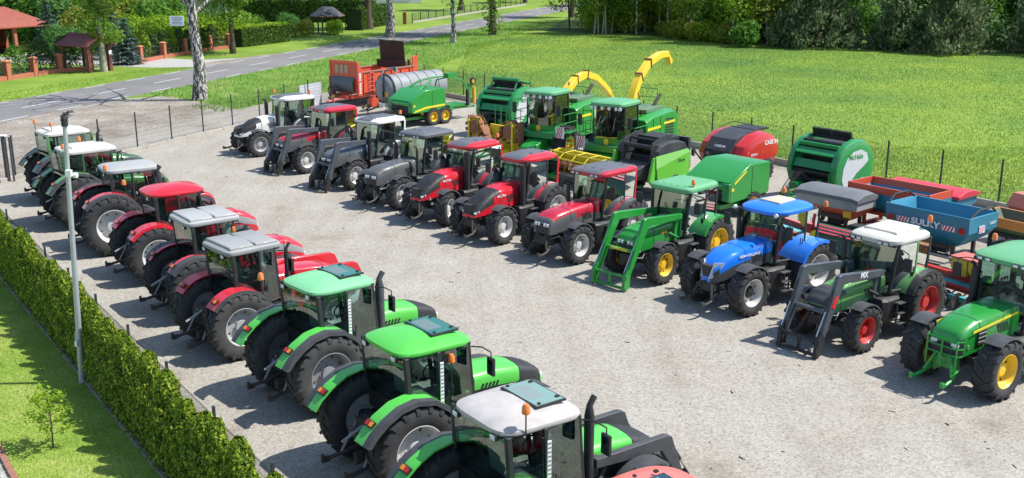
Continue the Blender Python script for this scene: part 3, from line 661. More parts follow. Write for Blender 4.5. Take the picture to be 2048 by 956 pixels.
TL('tractor', 'green tractor with cream white roof, second from the far end of the hedge side', 8.55, 39.2, 4, body=PFG, hood='low', nose=PFD, rim=rim_r, **fe,
   roof=dict(x=(-.32, 1.54, .80), side=PWH, style='fendt', kw=dict(n=7, crownh=.08, front=.9)), fender=dict(m=PFG, ext=drk, style='flat'), pillar=PFD, beacons=[(-.35, -.62, Z+.2, .16), (.6, .6, Z+.2, .16)], pipes=[(1.5, -.66, 1.5, 2.5, .06, chas, 'bend')])
TL('tractor', 'red tractor with smooth light grey roof and black twin stack beside the lamp post', 8.6, 35.1, -3, rr=.97, rw=.64, fr=.70, zr=Z+.08, wb=2.8, cab=(.2, 1.62), ty=.92, body=PRED, hood='mf', side=drk, rim=rim_w, deep=.9,
   roof=dict(side=PGL, style=None, kw=dict(n=6, crownh=.09, front=.92)), fender=dict(m=PRED, ext=drk, w=.2), beacons=[(.0, -.66, Z+.05, .2)], pipes=[(1.62, -.60, 1.3, 2.55, .13, blk, 'cut'), (1.5, -.74, 1.4, 2.35, .08, blk, 'none')])
TL('tractor', 'red tractor with glossy red curved roof between two grey roofed red tractors', 8.75, 31.2, 0, rr=.86, rw=.5, zr=Z, body=PRED, hood='mf', side=PGY, rim=rim_w, cab=(.22, 1.62),
   roof=dict(side=PRED, style=None, kw=dict(n=4, crownh=.14, th=.11, front=.9)), fender=dict(m=PRED, ext=None), beacons=[(-.35, .6, Z+.1, .15)], pipes=[(1.45, -.62, 1.4, 2.42, .055, drk, 'cut')])
TL('tractor', 'red tractor with two panel grey roof, right behind the red roofed one', 8.6, 27.3, 2, rr=.84, rw=.48, zr=Z, body=PRED, hood='mf', side=PGY, rim=rim_w, cab=(.10, 1.30),
   roof=dict(side=PGL, style='two_panel', kw=dict(n=8, crownh=.07, th=.12, front=.92)), fender=dict(m=PRED, ext=drk, w=.3), beacons=[(1.15, -.70, Z-.5, .2)], pipes=[(1.45, -.62, 1.4, 2.25, .05, blk, 'bend')])
TL('tractor', 'red tractor with grey two panel roof, silver rims and red loader arms', 8.4, 24.05, 6, rr=.83, rw=.44, fr=.60, zr=Z, ty=.92, body=PRED, hood='mf', side=PGL, rim=rim_s, deep=1, cab=(.10, 1.28), seat=lseat, old=True,
   roof=dict(side=PGY, style='two_panel', kw=dict(n=8, crownh=.07, th=.12, front=.92)), fender=dict(m=PRED, ext=drk, w=.02), pipes=[(1.48, -.66, 1.2, 2.42, .06, blk, 'cut')],
   badge=('MASSEY', .13, 2.4, 1.28, LTG), loader=dict(col=PRED, knee=(3.45, 1.55), foot=(4.0, .5), tower=(1.7, 1.72), hy=.56))
dz = dict(strip=True, fcov=.5, cabw=(.80, .80), sill=1.0, zr=Z, rr=.87, rw=.52, fr=.66, wb=2.7, ty=.93, cab=(.05, 1.50), hood='deutz', nose=blk, side=blk, seat=lseat)
def dkw(): return dict(n=5, crownh=.12, th=.10, front=.98, rear=.93, droop=.02)
t7 = TL('tractor', 'bright green tractor with faded mint roof, glass hatch and tall black exhaust', 8.75, 20.1, 6, body=PDG, rim=rim_g, deep=.1, old=True, **dz,
   roof=dict(side=PDP, style='hatch_glass', x=(-.12, 1.52, .83), kw=dkw()), fender=dict(m=PDG, ext=drk, w=.19, style='flat'), pipes=[(1.62, -.62, 1.2, 2.55, .10, drk, 'cut')], beacons=[(-.62, .55, Z+.1, .12)],
   badge=('DEUTZ-FAHR', .17, 2.55, 1.16, LTG))
TL('tractor', 'bright green tractor with green roof between the mint roofed and white roofed ones', 8.55, 16.0, 2, body=PDG, rim=rim_w, deep=.4, **dz,
   roof=dict(side=PDG, style='hatch_glass', x=(-.12, 1.52, .83), kw=dkw()), fender=dict(m=PDG, ext=drk, w=.17, style='flat'), pipes=[(1.62, .62, 1.2, 2.2, .07, drk, 'none')], beacons=[(.9, -.84, Z-.72, .5)],
   badge=('DEUTZ-FAHR', .17, 2.55, 1.16, LTG))
TL('tractor', 'green tractor with weathered white roof, glass hatch, orange beacon and dark grey front loader', 8.25, 12.4, 0, body=PDG, rim=rim_w, deep=.4, **dz,
   roof=dict(side=PWR, style='hatch_glass', x=(-.12, 1.50, .84), kw=dkw()), hatchm=flat('pale_hatch_glass', (.20, .32, .28), .08), fender=dict(m=PDG, ext=drk, w=.17, style='flat'), pipes=[(1.68, -.60, 1.1, 2.55, .085, blk, 'cut')], beacons=[(.28, -.80, Z+.0, .36)],
   loader=dict(col=drk, low=.03, knee=(3.35, 1.45), foot=(3.85, .5), tower=(1.8, 1.50), hy=.60))
TL('tractor', 'tractor with faded red roof and dark hatch at the bottom picture edge', 7.75, 8.85, 0, body=PRED, rim=rim_w, hood='mf', rr=.84, zr=Z+.05, cab=(-.25, 1.40),
   roof=dict(side=paint('roof_faded_red', (.75, .16, .13), .4, .15, .3), style='hatch_glass', hx=(.75, 1.25), hw=.7, x=(-.4, 1.75, .84), kw=dict(n=4, crownh=.14, th=.11)), hatchm=flat('dark_hatch_glass', (.02, .06, .09), .06), fender=dict(m=PRED, ext=drk, w=.1))
# ---- the long row
vk = lambda: dict(n=6, crownh=.10, th=.15, front=.96, rear=1.0, topfn=vtop)
vr = dict(x=(-.58, 1.28, .79)); vb = dict(rr=.80, rw=.50, fr=.62, wb=2.65, cab=(-.38, 1.18), zr=Z)
TR('tractor', 'white tractor with black hood nose, first of the long row and nearest the road', 18.9, 48.2, 4, body=PW, hood='swoop', rim=rim_s, **vb,
   roof=dict(side=PW, top=PDK, style='ribs', n=0, kw=vk(), **vr), fender=dict(m=PW, ext=drk, w=.2), pipes=[(1.50, .60, 1.0, 2.30, .10, blk, 'fat'), (1.45, -.62, 1.3, 2.45, .09, blk, 'bend')], beacons=[(1.0, -.6, Z+.15, .14), (-.3, .6, Z+.15, .12)])
TR('tractor', 'dark red tractor with red and grey roof carrying a dark grey front loader', 18.9, 43.3, 12, body=PRED2, hood='boxy', nose=PVG, side=PVG, rim=rim_w, **vb,
   roof=dict(lamps=True, side=PRED2, top=PDK, style='ribs', n=2, kw=vk(), **vr), fender=dict(m=PRED2, ext=drk, w=.26), pillar_rear=PRED2, pipes=[(1.50, .58, 1.2, 2.25, .05, blk, 'bend'), (1.45, -.6, 1.2, 2.2, .07, blk, 'fat')],
   loader=dict(col=PLG, knee=(3.1, 1.88), foot=(3.72, .42), tower=(1.45, 1.80), hy=.48))
TR('tractor', 'steel blue tractor with white edged roof, orange beacon and dark grey front loader', 19.1, 39.1, 14, body=PNV, hood='boxy', nose=PVG, side=PVG, rim=rim_w, **vb,
   roof=dict(side=PW, top=PDK, style='ribs', n=1, kw=vk(), **vr), fender=dict(m=PW, ext=drk, w=.26), pillar_rear=PW, pipes=[(1.50, .58, 1.0, 2.25, .09, blk, 'fat'), (1.45, -.6, 1.2, 2.3, .07, blk, 'bend')], beacons=[(-.35, .55, Z+.15, .13)],
   loader=dict(col=PLG, knee=(3.1, 1.88), foot=(3.72, .42), tower=(1.45, 1.80), hy=.48))
TR('tractor', 'grey metallic tractor with ribbed dark roof and no loader', 18.95, 35.0, 14, body=PVG, hood='boxy', nose=PVG, side=PVG, rim=rim_w, **vb,
   roof=dict(lamps=True, side=PDK, top=PDK, style='ribs', n=2, kw=vk(), **vr), fender=dict(m=PVG, ext=drk, w=.2), pipes=[(1.45, -.6, 1.2, 2.3, .08, blk, 'bend'), (1.48, .62, 1.2, 2.2, .05, blk, 'bend')])
sk = lambda: dict(n=3.6, crownh=.13, th=.14, front=.9, rear=1.0, topfn=lambda x, y: abs(y) < .42 and x > -.45)
TR('tractor', 'red black-nosed tractor with domed roof, beside the grey metallic tractor', 19.1, 31.9, 13, body=PRED, hood='swoop', rim=rim_w, steer=.35, **vb,
   roof=dict(side=PRED, top=PDK, style='ribs', n=0, kw=sk(), **vr), fender=dict(m=PRED, ext=drk, w=.24), pillar_rear=PRED, pipes=[(1.32, .60, .9, 2.45, .11, blk, 'fat'), (1.22, -.72, 1.0, 2.1, .14, blk, 'bend')], badge=('VALTRA', .12, 2.2, 1.50, LTG), beacons=[(-.45, .5, Z+.15, .12)])
TR('tractor', 'red black-nosed tractor with domed roof, beside the deep red square-nosed tractor', 19.3, 28.75, 12, body=PRED, hood='swoop', rim=rim_w, steer=.05, **vb,
   roof=dict(side=PRED, top=PDK, style='ribs', n=0, kw=sk(), **vr), fender=dict(m=PRED, ext=drk, w=.24), pillar_rear=PRED, pipes=[(1.32, .60, .9, 2.45, .11, blk, 'fat'), (1.22, -.72, 1.0, 2.1, .14, blk, 'bend')], badge=('VALTRA', .12, 2.2, 1.50, LTG))
TR('tractor', 'deep red tractor with square grey nose and black panelled roof beside the green loader tractor', 19.95, 25.5, 10, body=PRED2, hood='boxy', nose=PVG, side=PVG, rim=rim_w, **vb,
   roof=dict(lamps=True, side=PRED2, top=PDK, style='ribs', n=3, x=(-.62, 1.34, .80), kw=dict(n=7, crownh=.07, th=.15, front=.96, topfn=lambda x, y: y < .60 and x > -.9)), fender=dict(m=PRED2, ext=drk, w=.26), pillar_rear=PRED2, pipes=[(1.45, -.6, 1.2, 2.3, .06, blk, 'bend')], front='hitch')
TR('tractor', 'green tractor with yellow rims and a green front loader', 20.7, 22.4, 9, rr=.80, rw=.42, fr=.60, fw=.36, wb=2.55, zr=Z-.02, cab=(-.20, 1.22), body=PJD, hood='boxy', nose=PJD, side=PJD, rim=rim_y, fy=.82,
   roof=dict(side=PJR, style='jdribs', kw=dict(n=7, crownh=.05, th=.16)), fender=dict(m=PJD, ext=PJD, w=.1), pipes=[(1.35, -.55, 1.3, 2.45, .04, blk, 'none')], beacons=[(.95, .68, Z+.1, .12)], front='plain', badge=('6110', .12, 2.0, 1.40, YEL),
   loader=dict(col=PJD, dark=PJD, knee=(3.05, 1.92), foot=(3.85, .40), tower=(1.35, 1.80), hy=.56, txt='tube'))
TR('tractor', 'bright blue tractor with blue roof and cream hatch', 20.75, 19.05, 2, rr=.82, rw=.50, fr=.66, fw=.46, wb=2.70, zr=Z, cab=(-.32, 1.35), body=PBL, hood='beak', nose=blk, side=drk, rim=rim_w, hub=blk, deep=.8, ty=.92,
   roof=dict(side=PBL, style='cream', x=(-.35, 1.55, .83), kw=dict(n=3.2, crownh=.12, th=.13, front=.95)), fcov=.5, fender=dict(m=PBL, ext=None), pipes=[(1.42, -.66, 1.3, 2.35, .07, blk, 'bend')], beacons=[(-.3, -.5, Z+.12, .12), (-.5, .82, Z-.3, .35)], badge=('NEW HOLLAND', .115, 2.2, 1.50, LTG))
t10 = TR('tractor', 'green tractor with cream white roof, red rims and a dark grey front loader', 21.0, 15.6, 2, rr=.78, rw=.44, fr=.58, fw=.40, wb=2.55, zr=Z-.12, cab=(-.32, 1.12), body=PFG, hood='low', nose=drk, side=PFD, rim=rim_r, pillar_mid=PFG, x=0,
   roof=dict(side=PWH, style='fendt', lamps=True, kw=dict(n=5, crownh=.10, th=.15, front=.92)), fender=dict(m=PFG, ext=blk, w=.20), pipes=[(1.35, -.64, 1.2, 2.4, .06, blk, 'bend')], beacons=[(-.42, .62, Z+.1, .2)],
   loader=dict(col=PLG, knee=(3.1, 1.88), foot=(3.75, .40), tower=(1.35, 1.72), hy=.52, red=True, txt='MX'))
TR('tractor', 'large green tractor with yellow rims and green front hitch at the right edge', 21.1, 12.15, 0, rr=.84, rw=.56, fr=.68, fw=.50, wb=2.75, zr=Z+.12, stripe=True, cab=(-.35, 1.38), body=PJD, hood='round', nose=blk, side=PJD, rim=rim_y, ty=.94, fy=.90,
   roof=dict(lamps=True, side=PJR, style=None, x=(-.6, 1.5, .86), kw=dict(n=5, crownh=.08, th=.13)), fender=dict(m=PJD, ext=blk, w=.24), pipes=[(1.45, -.66, 1.2, 2.5, .07, blk, 'bend')], beacons=[(.5, -.8, Z+.2, .18)], frontm=PJD)
# ================================================================ ground, road, kerbs
g_grass = ground('grass_ground', [(.32, (.11, .18, .025)), (.50, (.17, .27, .035)), (.68, (.28, .34, .07))], .25, 5, bump=.5, dist=.05, s3=.05, stops3=[(.35, (.7, .75, .7)), (.65, (1.15, 1.1, 1))], mix3=.7)
g_lawn = ground('lawn_ground', [(.30, (.12, .20, .03)), (.46, (.20, .31, .045)), (.58, (.30, .37, .08)), (.70, (.42, .38, .18))], .8, 14, bump=.6, dist=.03)
g_field = ground('field_ground', [(.38, (.09, .175, .045)), (.47, (.135, .24, .045)), (.55, (.215, .315, .045)), (.64, (.31, .37, .055))], .07, 5, bump=.6, dist=.08)
g_verge = ground('verge_ground', [(.34, (.08, .17, .025)), (.5, (.14, .25, .04)), (.60, (.22, .27, .08)), (.68, (.30, .25, .15))], .35, 6, bump=.5, dist=.05)
g_dirt = ground('dirt_ground', [(.34, (.17, .14, .105)), (.46, (.27, .235, .19)), (.56, (.35, .32, .28)), (.66, (.43, .41, .375))], .42, 12, bump=.8, dist=.04, vor=10)
g_gravel = ground('gravel_ground', [(.30, (.315, .29, .25)), (.50, (.36, .338, .298)), (.72, (.405, .387, .35))], .45, 34, bump=.35, dist=.012, bscale=44, vor=26, s3=.42, stops3=[(.27, (.76, .71, .65)), (.36, (.95, .93, .90)), (.55, (1, 1, .99)), (.7, (1.07, 1.07, 1.07))], mix3=1.0, lanes=True)
g_road = ground('asphalt', [(.30, (.17, .165, .16)), (.55, (.215, .21, .205)), (.75, (.265, .26, .25))], .35, 22, bump=.25, dist=.01, s3=.12, stops3=[(.3, (.8, .8, .82)), (.7, (1.08, 1.07, 1.05))], mix3=.8)
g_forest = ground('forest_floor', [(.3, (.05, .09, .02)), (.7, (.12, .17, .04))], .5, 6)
sheet('ground', [(-500, -60), (500, -60), (500, 800), (-500, 800)], 0, g_grass)
def rd(D, o): return (-26.15+.325*(D-80)+o*.951, D-o*.309)      # road frame: D along, o across (right of the centre positive)
RA = math.atan2(1, .325)
sheet('driveway', [rd(48, 3.0), rd(70.5, 3.0), rd(73, 5.3), W(24, 62.5), W(29.5, 66.5), W(38, 69), W(38.2, 66.3), W(28, 60.3), W(13, 51.3), W(5.3, 46.8), W(2.0, 44.5)], .004, g_dirt)
sheet('outer_gravel', [W(8.2, 48.9), W(10, 52.5), W(16, 57.2), W(21.5, 61.2), W(24.2, 63.0), W(30.5, 67), W(37.6, 66.6), W(29, 61.1)], .008, g_gravel)
sheet('gravel_yard', [W(5.62, -12), W(37.7, -12), W(37.7, 66), W(13, 51.45), W(5.62, 47.15)], .008, g_gravel)
sheet('lawn', [W(-25, -12), W(5.05, -12), W(5.05, 46.5), W(-25, 32)], .006, g_lawn)
sheet('fence_strip', [W(5.05, -12), W(5.62, -12), W(5.62, 47.1), W(5.05, 46.8)], .007, g_dirt)
sheet('road', [rd(10, -3.15), rd(10, 3.15), rd(420, 3.15), rd(420, -3.15)], .012, g_road)
sheet('verge', [rd(71.5, 3.15), rd(150, 3.15), rd(150, 8), W(38.2, 70), W(30, 66.9), W(24, 62.8), rd(73.5, 5.6)], .008, g_verge)
sheet('far_verge', [rd(15, -3.15), rd(88.5, -3.15), rd(86.8, -6.6), rd(15, -7.4)], .008, g_grass)
sheet('gate_drive', [rd(89.0, -3.1), rd(97.5, -3.1), rd(93.5, -7.0), rd(97, -26), rd(87, -26), rd(87.2, -6.7)], .010, ground('paving', [(.3, (.32, .31, .29)), (.7, (.45, .44, .42))], .6, 9))
sheet('shoulder', [rd(88.5, -3.15), rd(101, -3.15), rd(99, -3.9), rd(92, -5.0)], .014, g_dirt)
b = MB()   # painted dashes, one sheet of markings
mk = paint('road_paint', (.62, .62, .60), .7, .6, 0, scale=1.5, dc=(.3, .3, .3))
for D in np.arange(30, 250, 4.45):
    for o in (-2.86, 2.86): 
        p = [rd(D, o-.07), rd(D, o+.07), rd(D+2.1, o+.07), rd(D+2.1, o-.07)]; b.add([(*q, .016) for q in p], [(0, 1, 2, 3)])
for D in np.arange(28, 250, 6.3):
    p = [rd(D, -.07), rd(D, .07), rd(D+3.2, .07), rd(D+3.2, -.07)]; b.add([(*q, .016) for q in p], [(0, 1, 2, 3)])
o = b.build('road_marking', mk, fix=False); o['kind'] = 'structure'
conc = paint('concrete', (.42, .39, .34), .85, .5, 0, scale=2, dc=(.22, .2, .16))
b = MB()
for i in range(24):
    t0, t1 = i/24, (i+1)/24; a = Vector(W(7.6+(37.8-7.6)*t0, 48.1+(66.0-48.1)*t0)); c = Vector(W(7.6+(37.8-7.6)*t1, 48.1+(66.0-48.1)*t1)); d = c-a
    b.box(((a.x+c.x)/2, (a.y+c.y)/2, .06+.012*(i % 3)), (d.length-.02, .16, .24), 0, math.atan2(d.y, d.x))
tag(b.build('kerb', conc, bevel=.01), kind='structure')
b = MB()
for i in range(31):
    v0 = 66-i*2.5; a = Vector(W(37.62, v0)); b.box((W(37.62, v0-1.25)[0], W(37.62, v0-1.25)[1], .13+.01*(i % 2)), (.12, 2.48, .34), 0, A)
tag(b.build('kerb', conc, bevel=.01), kind='structure')
b = MB()
for i in range(26): b.box((W(5.0, 46-i*2.3)[0], W(5.0, 46-i*2.3)[1], .03), (.07, 2.28, .10), 0, A)
tag(b.build('lawn_edging', paint('dark_edging', (.20, .19, .17), .85, .5, 0)), kind='structure')
b = MB()
brk = paint('edging_brick', (.30, .13, .09), .8, .3, 0)
for i in range(34): b.box((W(2.72, 25-i*.31)[0], W(2.72, 25-i*.31)[1], .03), (.12, .29, .09), 0, A)
tag(b.build('brick_edging', brk, bevel=.008), kind='structure')
sheet('pebble_bed', [W(2.66, 14), W(2.66, 25), W(-6, 25), W(-6, 14)], .012, ground('pebbles', [(.3, (.35, .34, .32)), (.7, (.6, .59, .57))], .6, 26, vor=9, bump=1))
# ================================================================ fences of the yard
fdk = flat('fence_anthracite', (.035, .04, .045), .5)
def wire_panel(L=2.5, H=1.73):
    b = MB()
    for k in range(int(L/.05)+1):
        x = k*.05; b.tube([(x, 0, .05), (x, 0, H)], .0028, 3, cap=False)
    for k in range(9):
        z = .08+k*(H-.12)/8; b.tube([(0, .004, z), (L, .004, z)], .0032, 3, cap=False)
        if k in (0, 3, 5, 8): b.tube([(0, .03, z+.05), (L, .03, z+.05)], .0032, 3, cap=False); 
    return b.mesh('wire_panel', fdk, fix=False)
wp = wire_panel(); b = MB(); b.box((0, 0, .95), (.06, .045, 1.9)); b.box((0, 0, 1.905), (.066, .05, .02)); 
for z in (.3, .9, 1.5): b.box((0, -.03, z), (.04, .02, .06))
fpost = b.mesh('post', fdk)
def fence(p0, p1, n, label, off=0):
    a, c = Vector(W(*p0)), Vector(W(*p1)); d = (c-a)/n; rz = math.atan2(d.y, d.x); e = empty('mesh_fence', a, rz, label, 'fence'); L = d.length
    for i in range(n+1):
        inst('post', fpost, e, (i*L, 0, 0))
        if i < n: inst('wire_panel', wp, e, (i*L, 0, .02), scale=(L/2.5, 1, 1))
fence((5.52, 4.0), (5.5, 46.9), 17, 'dark wire mesh fence running between the thuja hedge and the gravel')
fence((8.35, 48.55), (37.75, 65.95), 14, 'dark wire mesh fence between the gravel yard and the road verge')
fence((37.78, 66.0), (37.78, -9.0), 30, 'dark wire mesh fence on a concrete kerb beside the green field')
b = MB(); b.cyl((0, 0, 0), (0, 0, 1.95), .10, 12); b.box((0, 0, 1.97), (.26, .26, .05), 1); b.cyl((.25, 0, 0), (.25, 0, 1.9), .045, 8)
tag(b.build('gate_post', [drk, LTG], None, W(8.0, 48.3)), 'thick dark gate post with pale cap at the far left yard corner', 'post')
# ================================================================ lamp post
e = empty('lamp_post', W(4.93, 23.80), 0, 'tall galvanised lamp post with floodlights standing at the thuja hedge', 'lamp post')
e.rotation_euler = (0, .045, 0)
galv = paint('galvanised', (.42, .45, .47), .45, .25, 0, metal=.3, scale=5)
b = MB(); b.tube([(0, 0, 0), (0, 0, 6.0)], [.070, .045], 16); b.box((-.05, 0, 1.1), (.05, .1, .3)); b.build('pole', galv, e)
b = MB(); b.tube([(0, 0, 5.9), (0, 0, 6.1)], .07, 10); b.tube([(0, -.17, 6.06), (0, .17, 6.06)], .022, 8); b.build('bracket', blk, e)
for y, r_ in ((-.2, .5), (.2, -.35)):
    b = MB(); b.box((0, 0, 0), (.07, .16, .14)); b.box((.038, 0, 0), (.012, .13, .11), 1); o = b.build('floodlight', [blk, lens], e, (.05, y*.7, 6.15), (0, .7, r_), bevel=.01)
b = MB(); b.box((0, 0, 0), (.12, .10, .14)); b.lathe([(0, 0), (.06, .01), (.06, .08), (0, .10)], (.10, 0, -.04), 10, axis='X'); b.build('camera_housing', whitem, e, (.06, -.10, 4.9))
b = MB(); b.box((0, 0, 0), (.06, .10, .12)); b.build('junction_box', whitem, e, (-.02, -.11, 1.0))
# ================================================================ vegetation
thuja_m = leafmat('thuja_leaf', [(.02, .045, .006), (.06, .11, .010), (.15, .22, .018), (.32, .36, .03)], .45, gain=1.7)
thuja_d = leafmat('dark_thuja_leaf', [(.02, .05, .012), (.05, .10, .02), (.09, .15, .03)], .3)
leaf_y = leafmat('fresh_leaf', [(.11, .22, .015), (.20, .36, .02), (.32, .50, .03), (.42, .55, .05)], .5)
leaf_g = leafmat('green_leaf', [(.04, .11, .015), (.08, .19, .025), (.16, .30, .04)], .5, gain=1.35)
leaf_dk = leafmat('dark_leaf', [(.03, .08, .02), (.06, .15, .03), (.11, .22, .05)], .5, gain=1.6)
leaf_yel = leafmat('yellow_green_leaf', [(.12, .15, .02), (.25, .28, .04), (.36, .36, .06)], .5, gain=1.3)
pine_m = leafmat('pine_needles', [(.04, .07, .035), (.09, .13, .06), (.16, .20, .10), (.26, .29, .15)], .35, gain=1.25)
spruce_m = leafmat('blue_spruce_needles', [(.05, .09, .08), (.11, .17, .15), (.20, .27, .24)], .2)
hedge_m = leafmat('hedge_leaf', [(.03, .07, .012), (.07, .14, .02), (.14, .24, .03)], .35)
ivy_m = leafmat('ivy_leaf', [(.08, .17, .015), (.16, .30, .03), (.25, .40, .05)], .45)
bark = paint('brown_bark', (.10, .075, .055), .9, .5, 0, scale=9, dc=(.04, .03, .022)); 
def birch_bark():
    m, n, p = nodes('birch_bark'); L = n.links.new; tc = N(n, 'TexCoord'); mp = N(n, 'Mapping'); mp.inputs['Scale'].default_value = (2.2, 2.2, .9)
    no = N(n, 'TexNoise', Scale=3.2, Detail=6., Roughness=.65, Distortion=.6); L(tc.outputs['Object'], mp.inputs[0]); L(mp.outputs[0], no.inputs['Vector'])
    r = ramp(n, [(.40, (.03, .027, .023)), (.50, (.13, .115, .10)), (.56, (.52, .50, .46)), (.75, (.68, .66, .62))]); L(no.outputs[0], r.inputs[0]); L(r.outputs[0], p.inputs['Base Color']); p.inputs['Roughness'].default_value = .85
    bu = N(n, 'Bump', Strength=.8, Distance=.05); L(no.outputs[0], bu.inputs['Height']); L(bu.outputs[0], p.inputs['Normal']); MATS['birch'] = m; return m
birch = birch_bark(); pale = paint('pale_bark', (.40, .36, .28), .85, .5, 0, scale=6, dc=(.10, .08, .06))
# thuja hedge
def thuja(name, n, r, h, mat, sz):
    nr_ = n; z = nr.random(nr_)**.85*h; th = nr.random(nr_)*2*math.pi; rad = r*(1-.72*(z/h)**3.2)*(.72+.34*nr.random(nr_))*(1+.14*np.sin(z*9+th*3))
    C = np.stack([rad*np.cos(th), rad*np.sin(th), z+.06], 1); Nn = np.stack([np.cos(th), np.sin(th), .5+.0*z], 1)+nr.normal(size=(n, 3))*.55
    up = np.tile(np.array([[0, 0, 1.]]), (n, 1))+nr.normal(size=(n, 3))*.45
    h2 = np.cross(Nn, up)
    return leafmesh(name, C, Nn, sz*(.6+.9*nr.random(n)), mat, 1.35, extra=h2)
tv = [thuja('foliage', 5200, .33, 1.86, thuja_m, .047) for _ in range(4)]
b = MB(); b.tube([(0, 0, 0), (0, 0, 1.6)], [.03, .008], 6); ts = b.mesh('trunk', bark)
b = MB(); b.loft([[(.21*math.cos(a)*k, .21*math.sin(a)*k, z) for a in np.linspace(0, 2*math.pi, 9)[:-1]] for z, k in ((.02, .8), (.3, 1.05), (.9, 1.05), (1.4, .85), (1.68, .35))]); tcore = b.mesh('inner_shade', flat('thuja_inner', (.02, .035, .008), .95))  # solid near-black core, shade inside the foliage put in as colour
i = 0; v = 5.0
while v < 46.6:
    e = empty('thuja_shrub', W(5.28+rng.uniform(-.02, .02), v), rng.random()*6, 'clipped yellow green thuja standing in the long hedge along the fence', 'thuja', 'thujas of the long hedge')
    s = rng.uniform(.84, 1.08); e.scale = (rng.uniform(.9, 1.05),)*2+(s,); inst('foliage', tv[i % 4], e); inst('trunk', ts, e); inst('shade_core', tcore, e); i += 1; v += rng.uniform(.44, .54)
# sapling
e = empty('sapling', W(3.62, 20.75), 0, 'young leafy sapling on the lawn inside the hedge', 'young tree'); e.scale = (.9, .9, .82)
b = MB(); b.tube([(0, 0, 0), (.02, .01, .6), (0, .02, 1.35)], [.02, .015, .006], 6)
tips = []
for k in range(16):
    a = k*2.4; z = .35+k*.06; l = .5*(1-.4*k/16); p = (l*math.cos(a), l*math.sin(a), z+.28); b.tube([(0, 0, z), (p[0]*.6, p[1]*.6, z+.12), p], [.009, .006, .003], 4); tips += [Vector((0, 0, z)).lerp(Vector(p), t) for t in (.5, .75, 1)]
b.build('trunk', bark, e)
C = np.array([list(t+Vector((rng.gauss(0, .06), rng.gauss(0, .06), rng.gauss(0, .05)))) for t in tips for _ in range(15)]); inst('crown', leafmesh('crown', C, nr.normal(size=C.shape)+[0, 0, 1], np.full(len(C), .07), leaf_y, 1.5), e)
# generic trees ------------------------------------------------------------
def limbs(b, base, h, r, n, spread, z0, m=0, sub=2, droop=0, seed=0):
    q = random.Random(seed); tips = []
    for k in range(n):
        a = k*2.4+q.random(); z = z0+(h-z0)*(k+.3)/n; l = spread*(1-.5*(z-z0)/(h-z0+.01))*q.uniform(.7, 1.15); rr_ = r*(1-z/h*.75)*.42
        p0 = Vector((0, 0, z)); p1 = Vector((l*.45*math.cos(a), l*.45*math.sin(a), z+l*.35)); p2 = Vector((l*math.cos(a+.2), l*math.sin(a+.2), z+l*.62-droop*l)); b.tube([p0, p1, p2], [rr_, rr_*.6, rr_*.15], 6, m); tips.append(p2); tips.append(p1)
        for j in range(sub):
            f = p1.lerp(p2, q.uniform(.0, .7)); g = f+Vector((q.gauss(0, 1), q.gauss(0, 1), q.uniform(-.2, .7)))*l*.32; b.tube([f, (f+g)/2+Vector((0, 0, .05*l)), g], [rr_*.4, rr_*.25, rr_*.06], 4, m); tips.append(g)
    return tips
def tree(xy_, h, r, n_leaf, blobs, size, tm, lm, label, cat='tree', group=None, lean=(0, 0), nl=9, z0=None, spread=2.5, name='tree', ivy=None, crown_me=None, rz=None):
    e = empty(name, (xy_[0], xy_[1], 0), rng.random()*6 if rz is None else rz, label, cat, group)
    b = MB(); k = 7; pts = [(lean[0]*(i/k)**1.3*h+math.sin(i*1.7)*.05*r*6*(i > 0), lean[1]*(i/k)**1.3*h+math.cos(i*2.1)*.04*r*6*(i > 0), h*i/k) for i in range(k+1)]
    b.tube(pts, [r*(1.25 if i == 0 else 1-.85*i/k) for i in range(k+1)], 10); limbs(b, None, h, r, nl, spread, z0 if z0 is not None else h*.35, seed=rng.randint(0, 999)); b.build('trunk', tm, e)
    if n_leaf: inst('crown', crown_me or crown('crown', n_leaf, blobs, size, lm, up=.4), e)
    if ivy:
        z1, rr_, cnt, m2 = ivy; z = z1[0]+nr.random(cnt)*(z1[1]-z1[0]); th = nr.random(cnt)*6.28; q = rr_*(.5+.7*nr.random(cnt))*(1+.5*np.sin(z*2.3+th))
        C = np.stack([q*np.cos(th)+lean[0]*z*.6, q*np.sin(th)+lean[1]*z*.6, z], 1); inst('climbing_leaves', leafmesh('climbing_leaves', C, nr.normal(size=(cnt, 3))+[0, 0, .6], .2*(.6+.8*nr.random(cnt)), m2), e)
    return e
# roadside trees
tree((-20.63, 69.4), 15, .44, 0, None, .2, birch, leaf_g, 'gnarled old birch with peeling black and white bark and a small sign on it', 'birch tree', lean=(.0, 0), nl=24, z0=5.4, spread=6.5, name='birch_tree', rz=.3)
sg = empty('tree_sign', (-21.60, 68.95, 5.15), R(-6), 'small white sign with dark lines of writing nailed to the old birch', 'sign')
b = MB(); b.box((0, 0, 0), (.95, .03, .62)); b.build('board', flat('sign_white', (.70, .78, .84), .5), sg, bevel=.01)
sgm = flat('sign_lettering', (.08, .12, .22), .6); 
for k, w_ in enumerate((.72, .62, .46, .66, .66)):
    b = MB(); x = -w_/2
    while x < w_/2-.03:
        l = rng.uniform(.05, .12); b.box((x+l/2, -.019, .20-k*.095), (l*.85, .004, .035)); x += l
    b.build('writing', sgm, sg)
cb = [((0, 0, 8.5), (3.2, 3.2, 3.0)), ((1.2, .8, 11), (2.6, 2.6, 2.6)), ((-1.4, -.6, 10), (2.4, 2.4, 2.2)), ((.4, -1.6, 7.3), (2, 2, 1.6)), ((-1.2, 1.6, 7.2), (2.0, 2, 1.5))]
cA = crown('crown', 5200, cb, .26, leaf_y, up=.4); cB_ = crown('crown', 5200, cb, .26, leaf_g, up=.4)
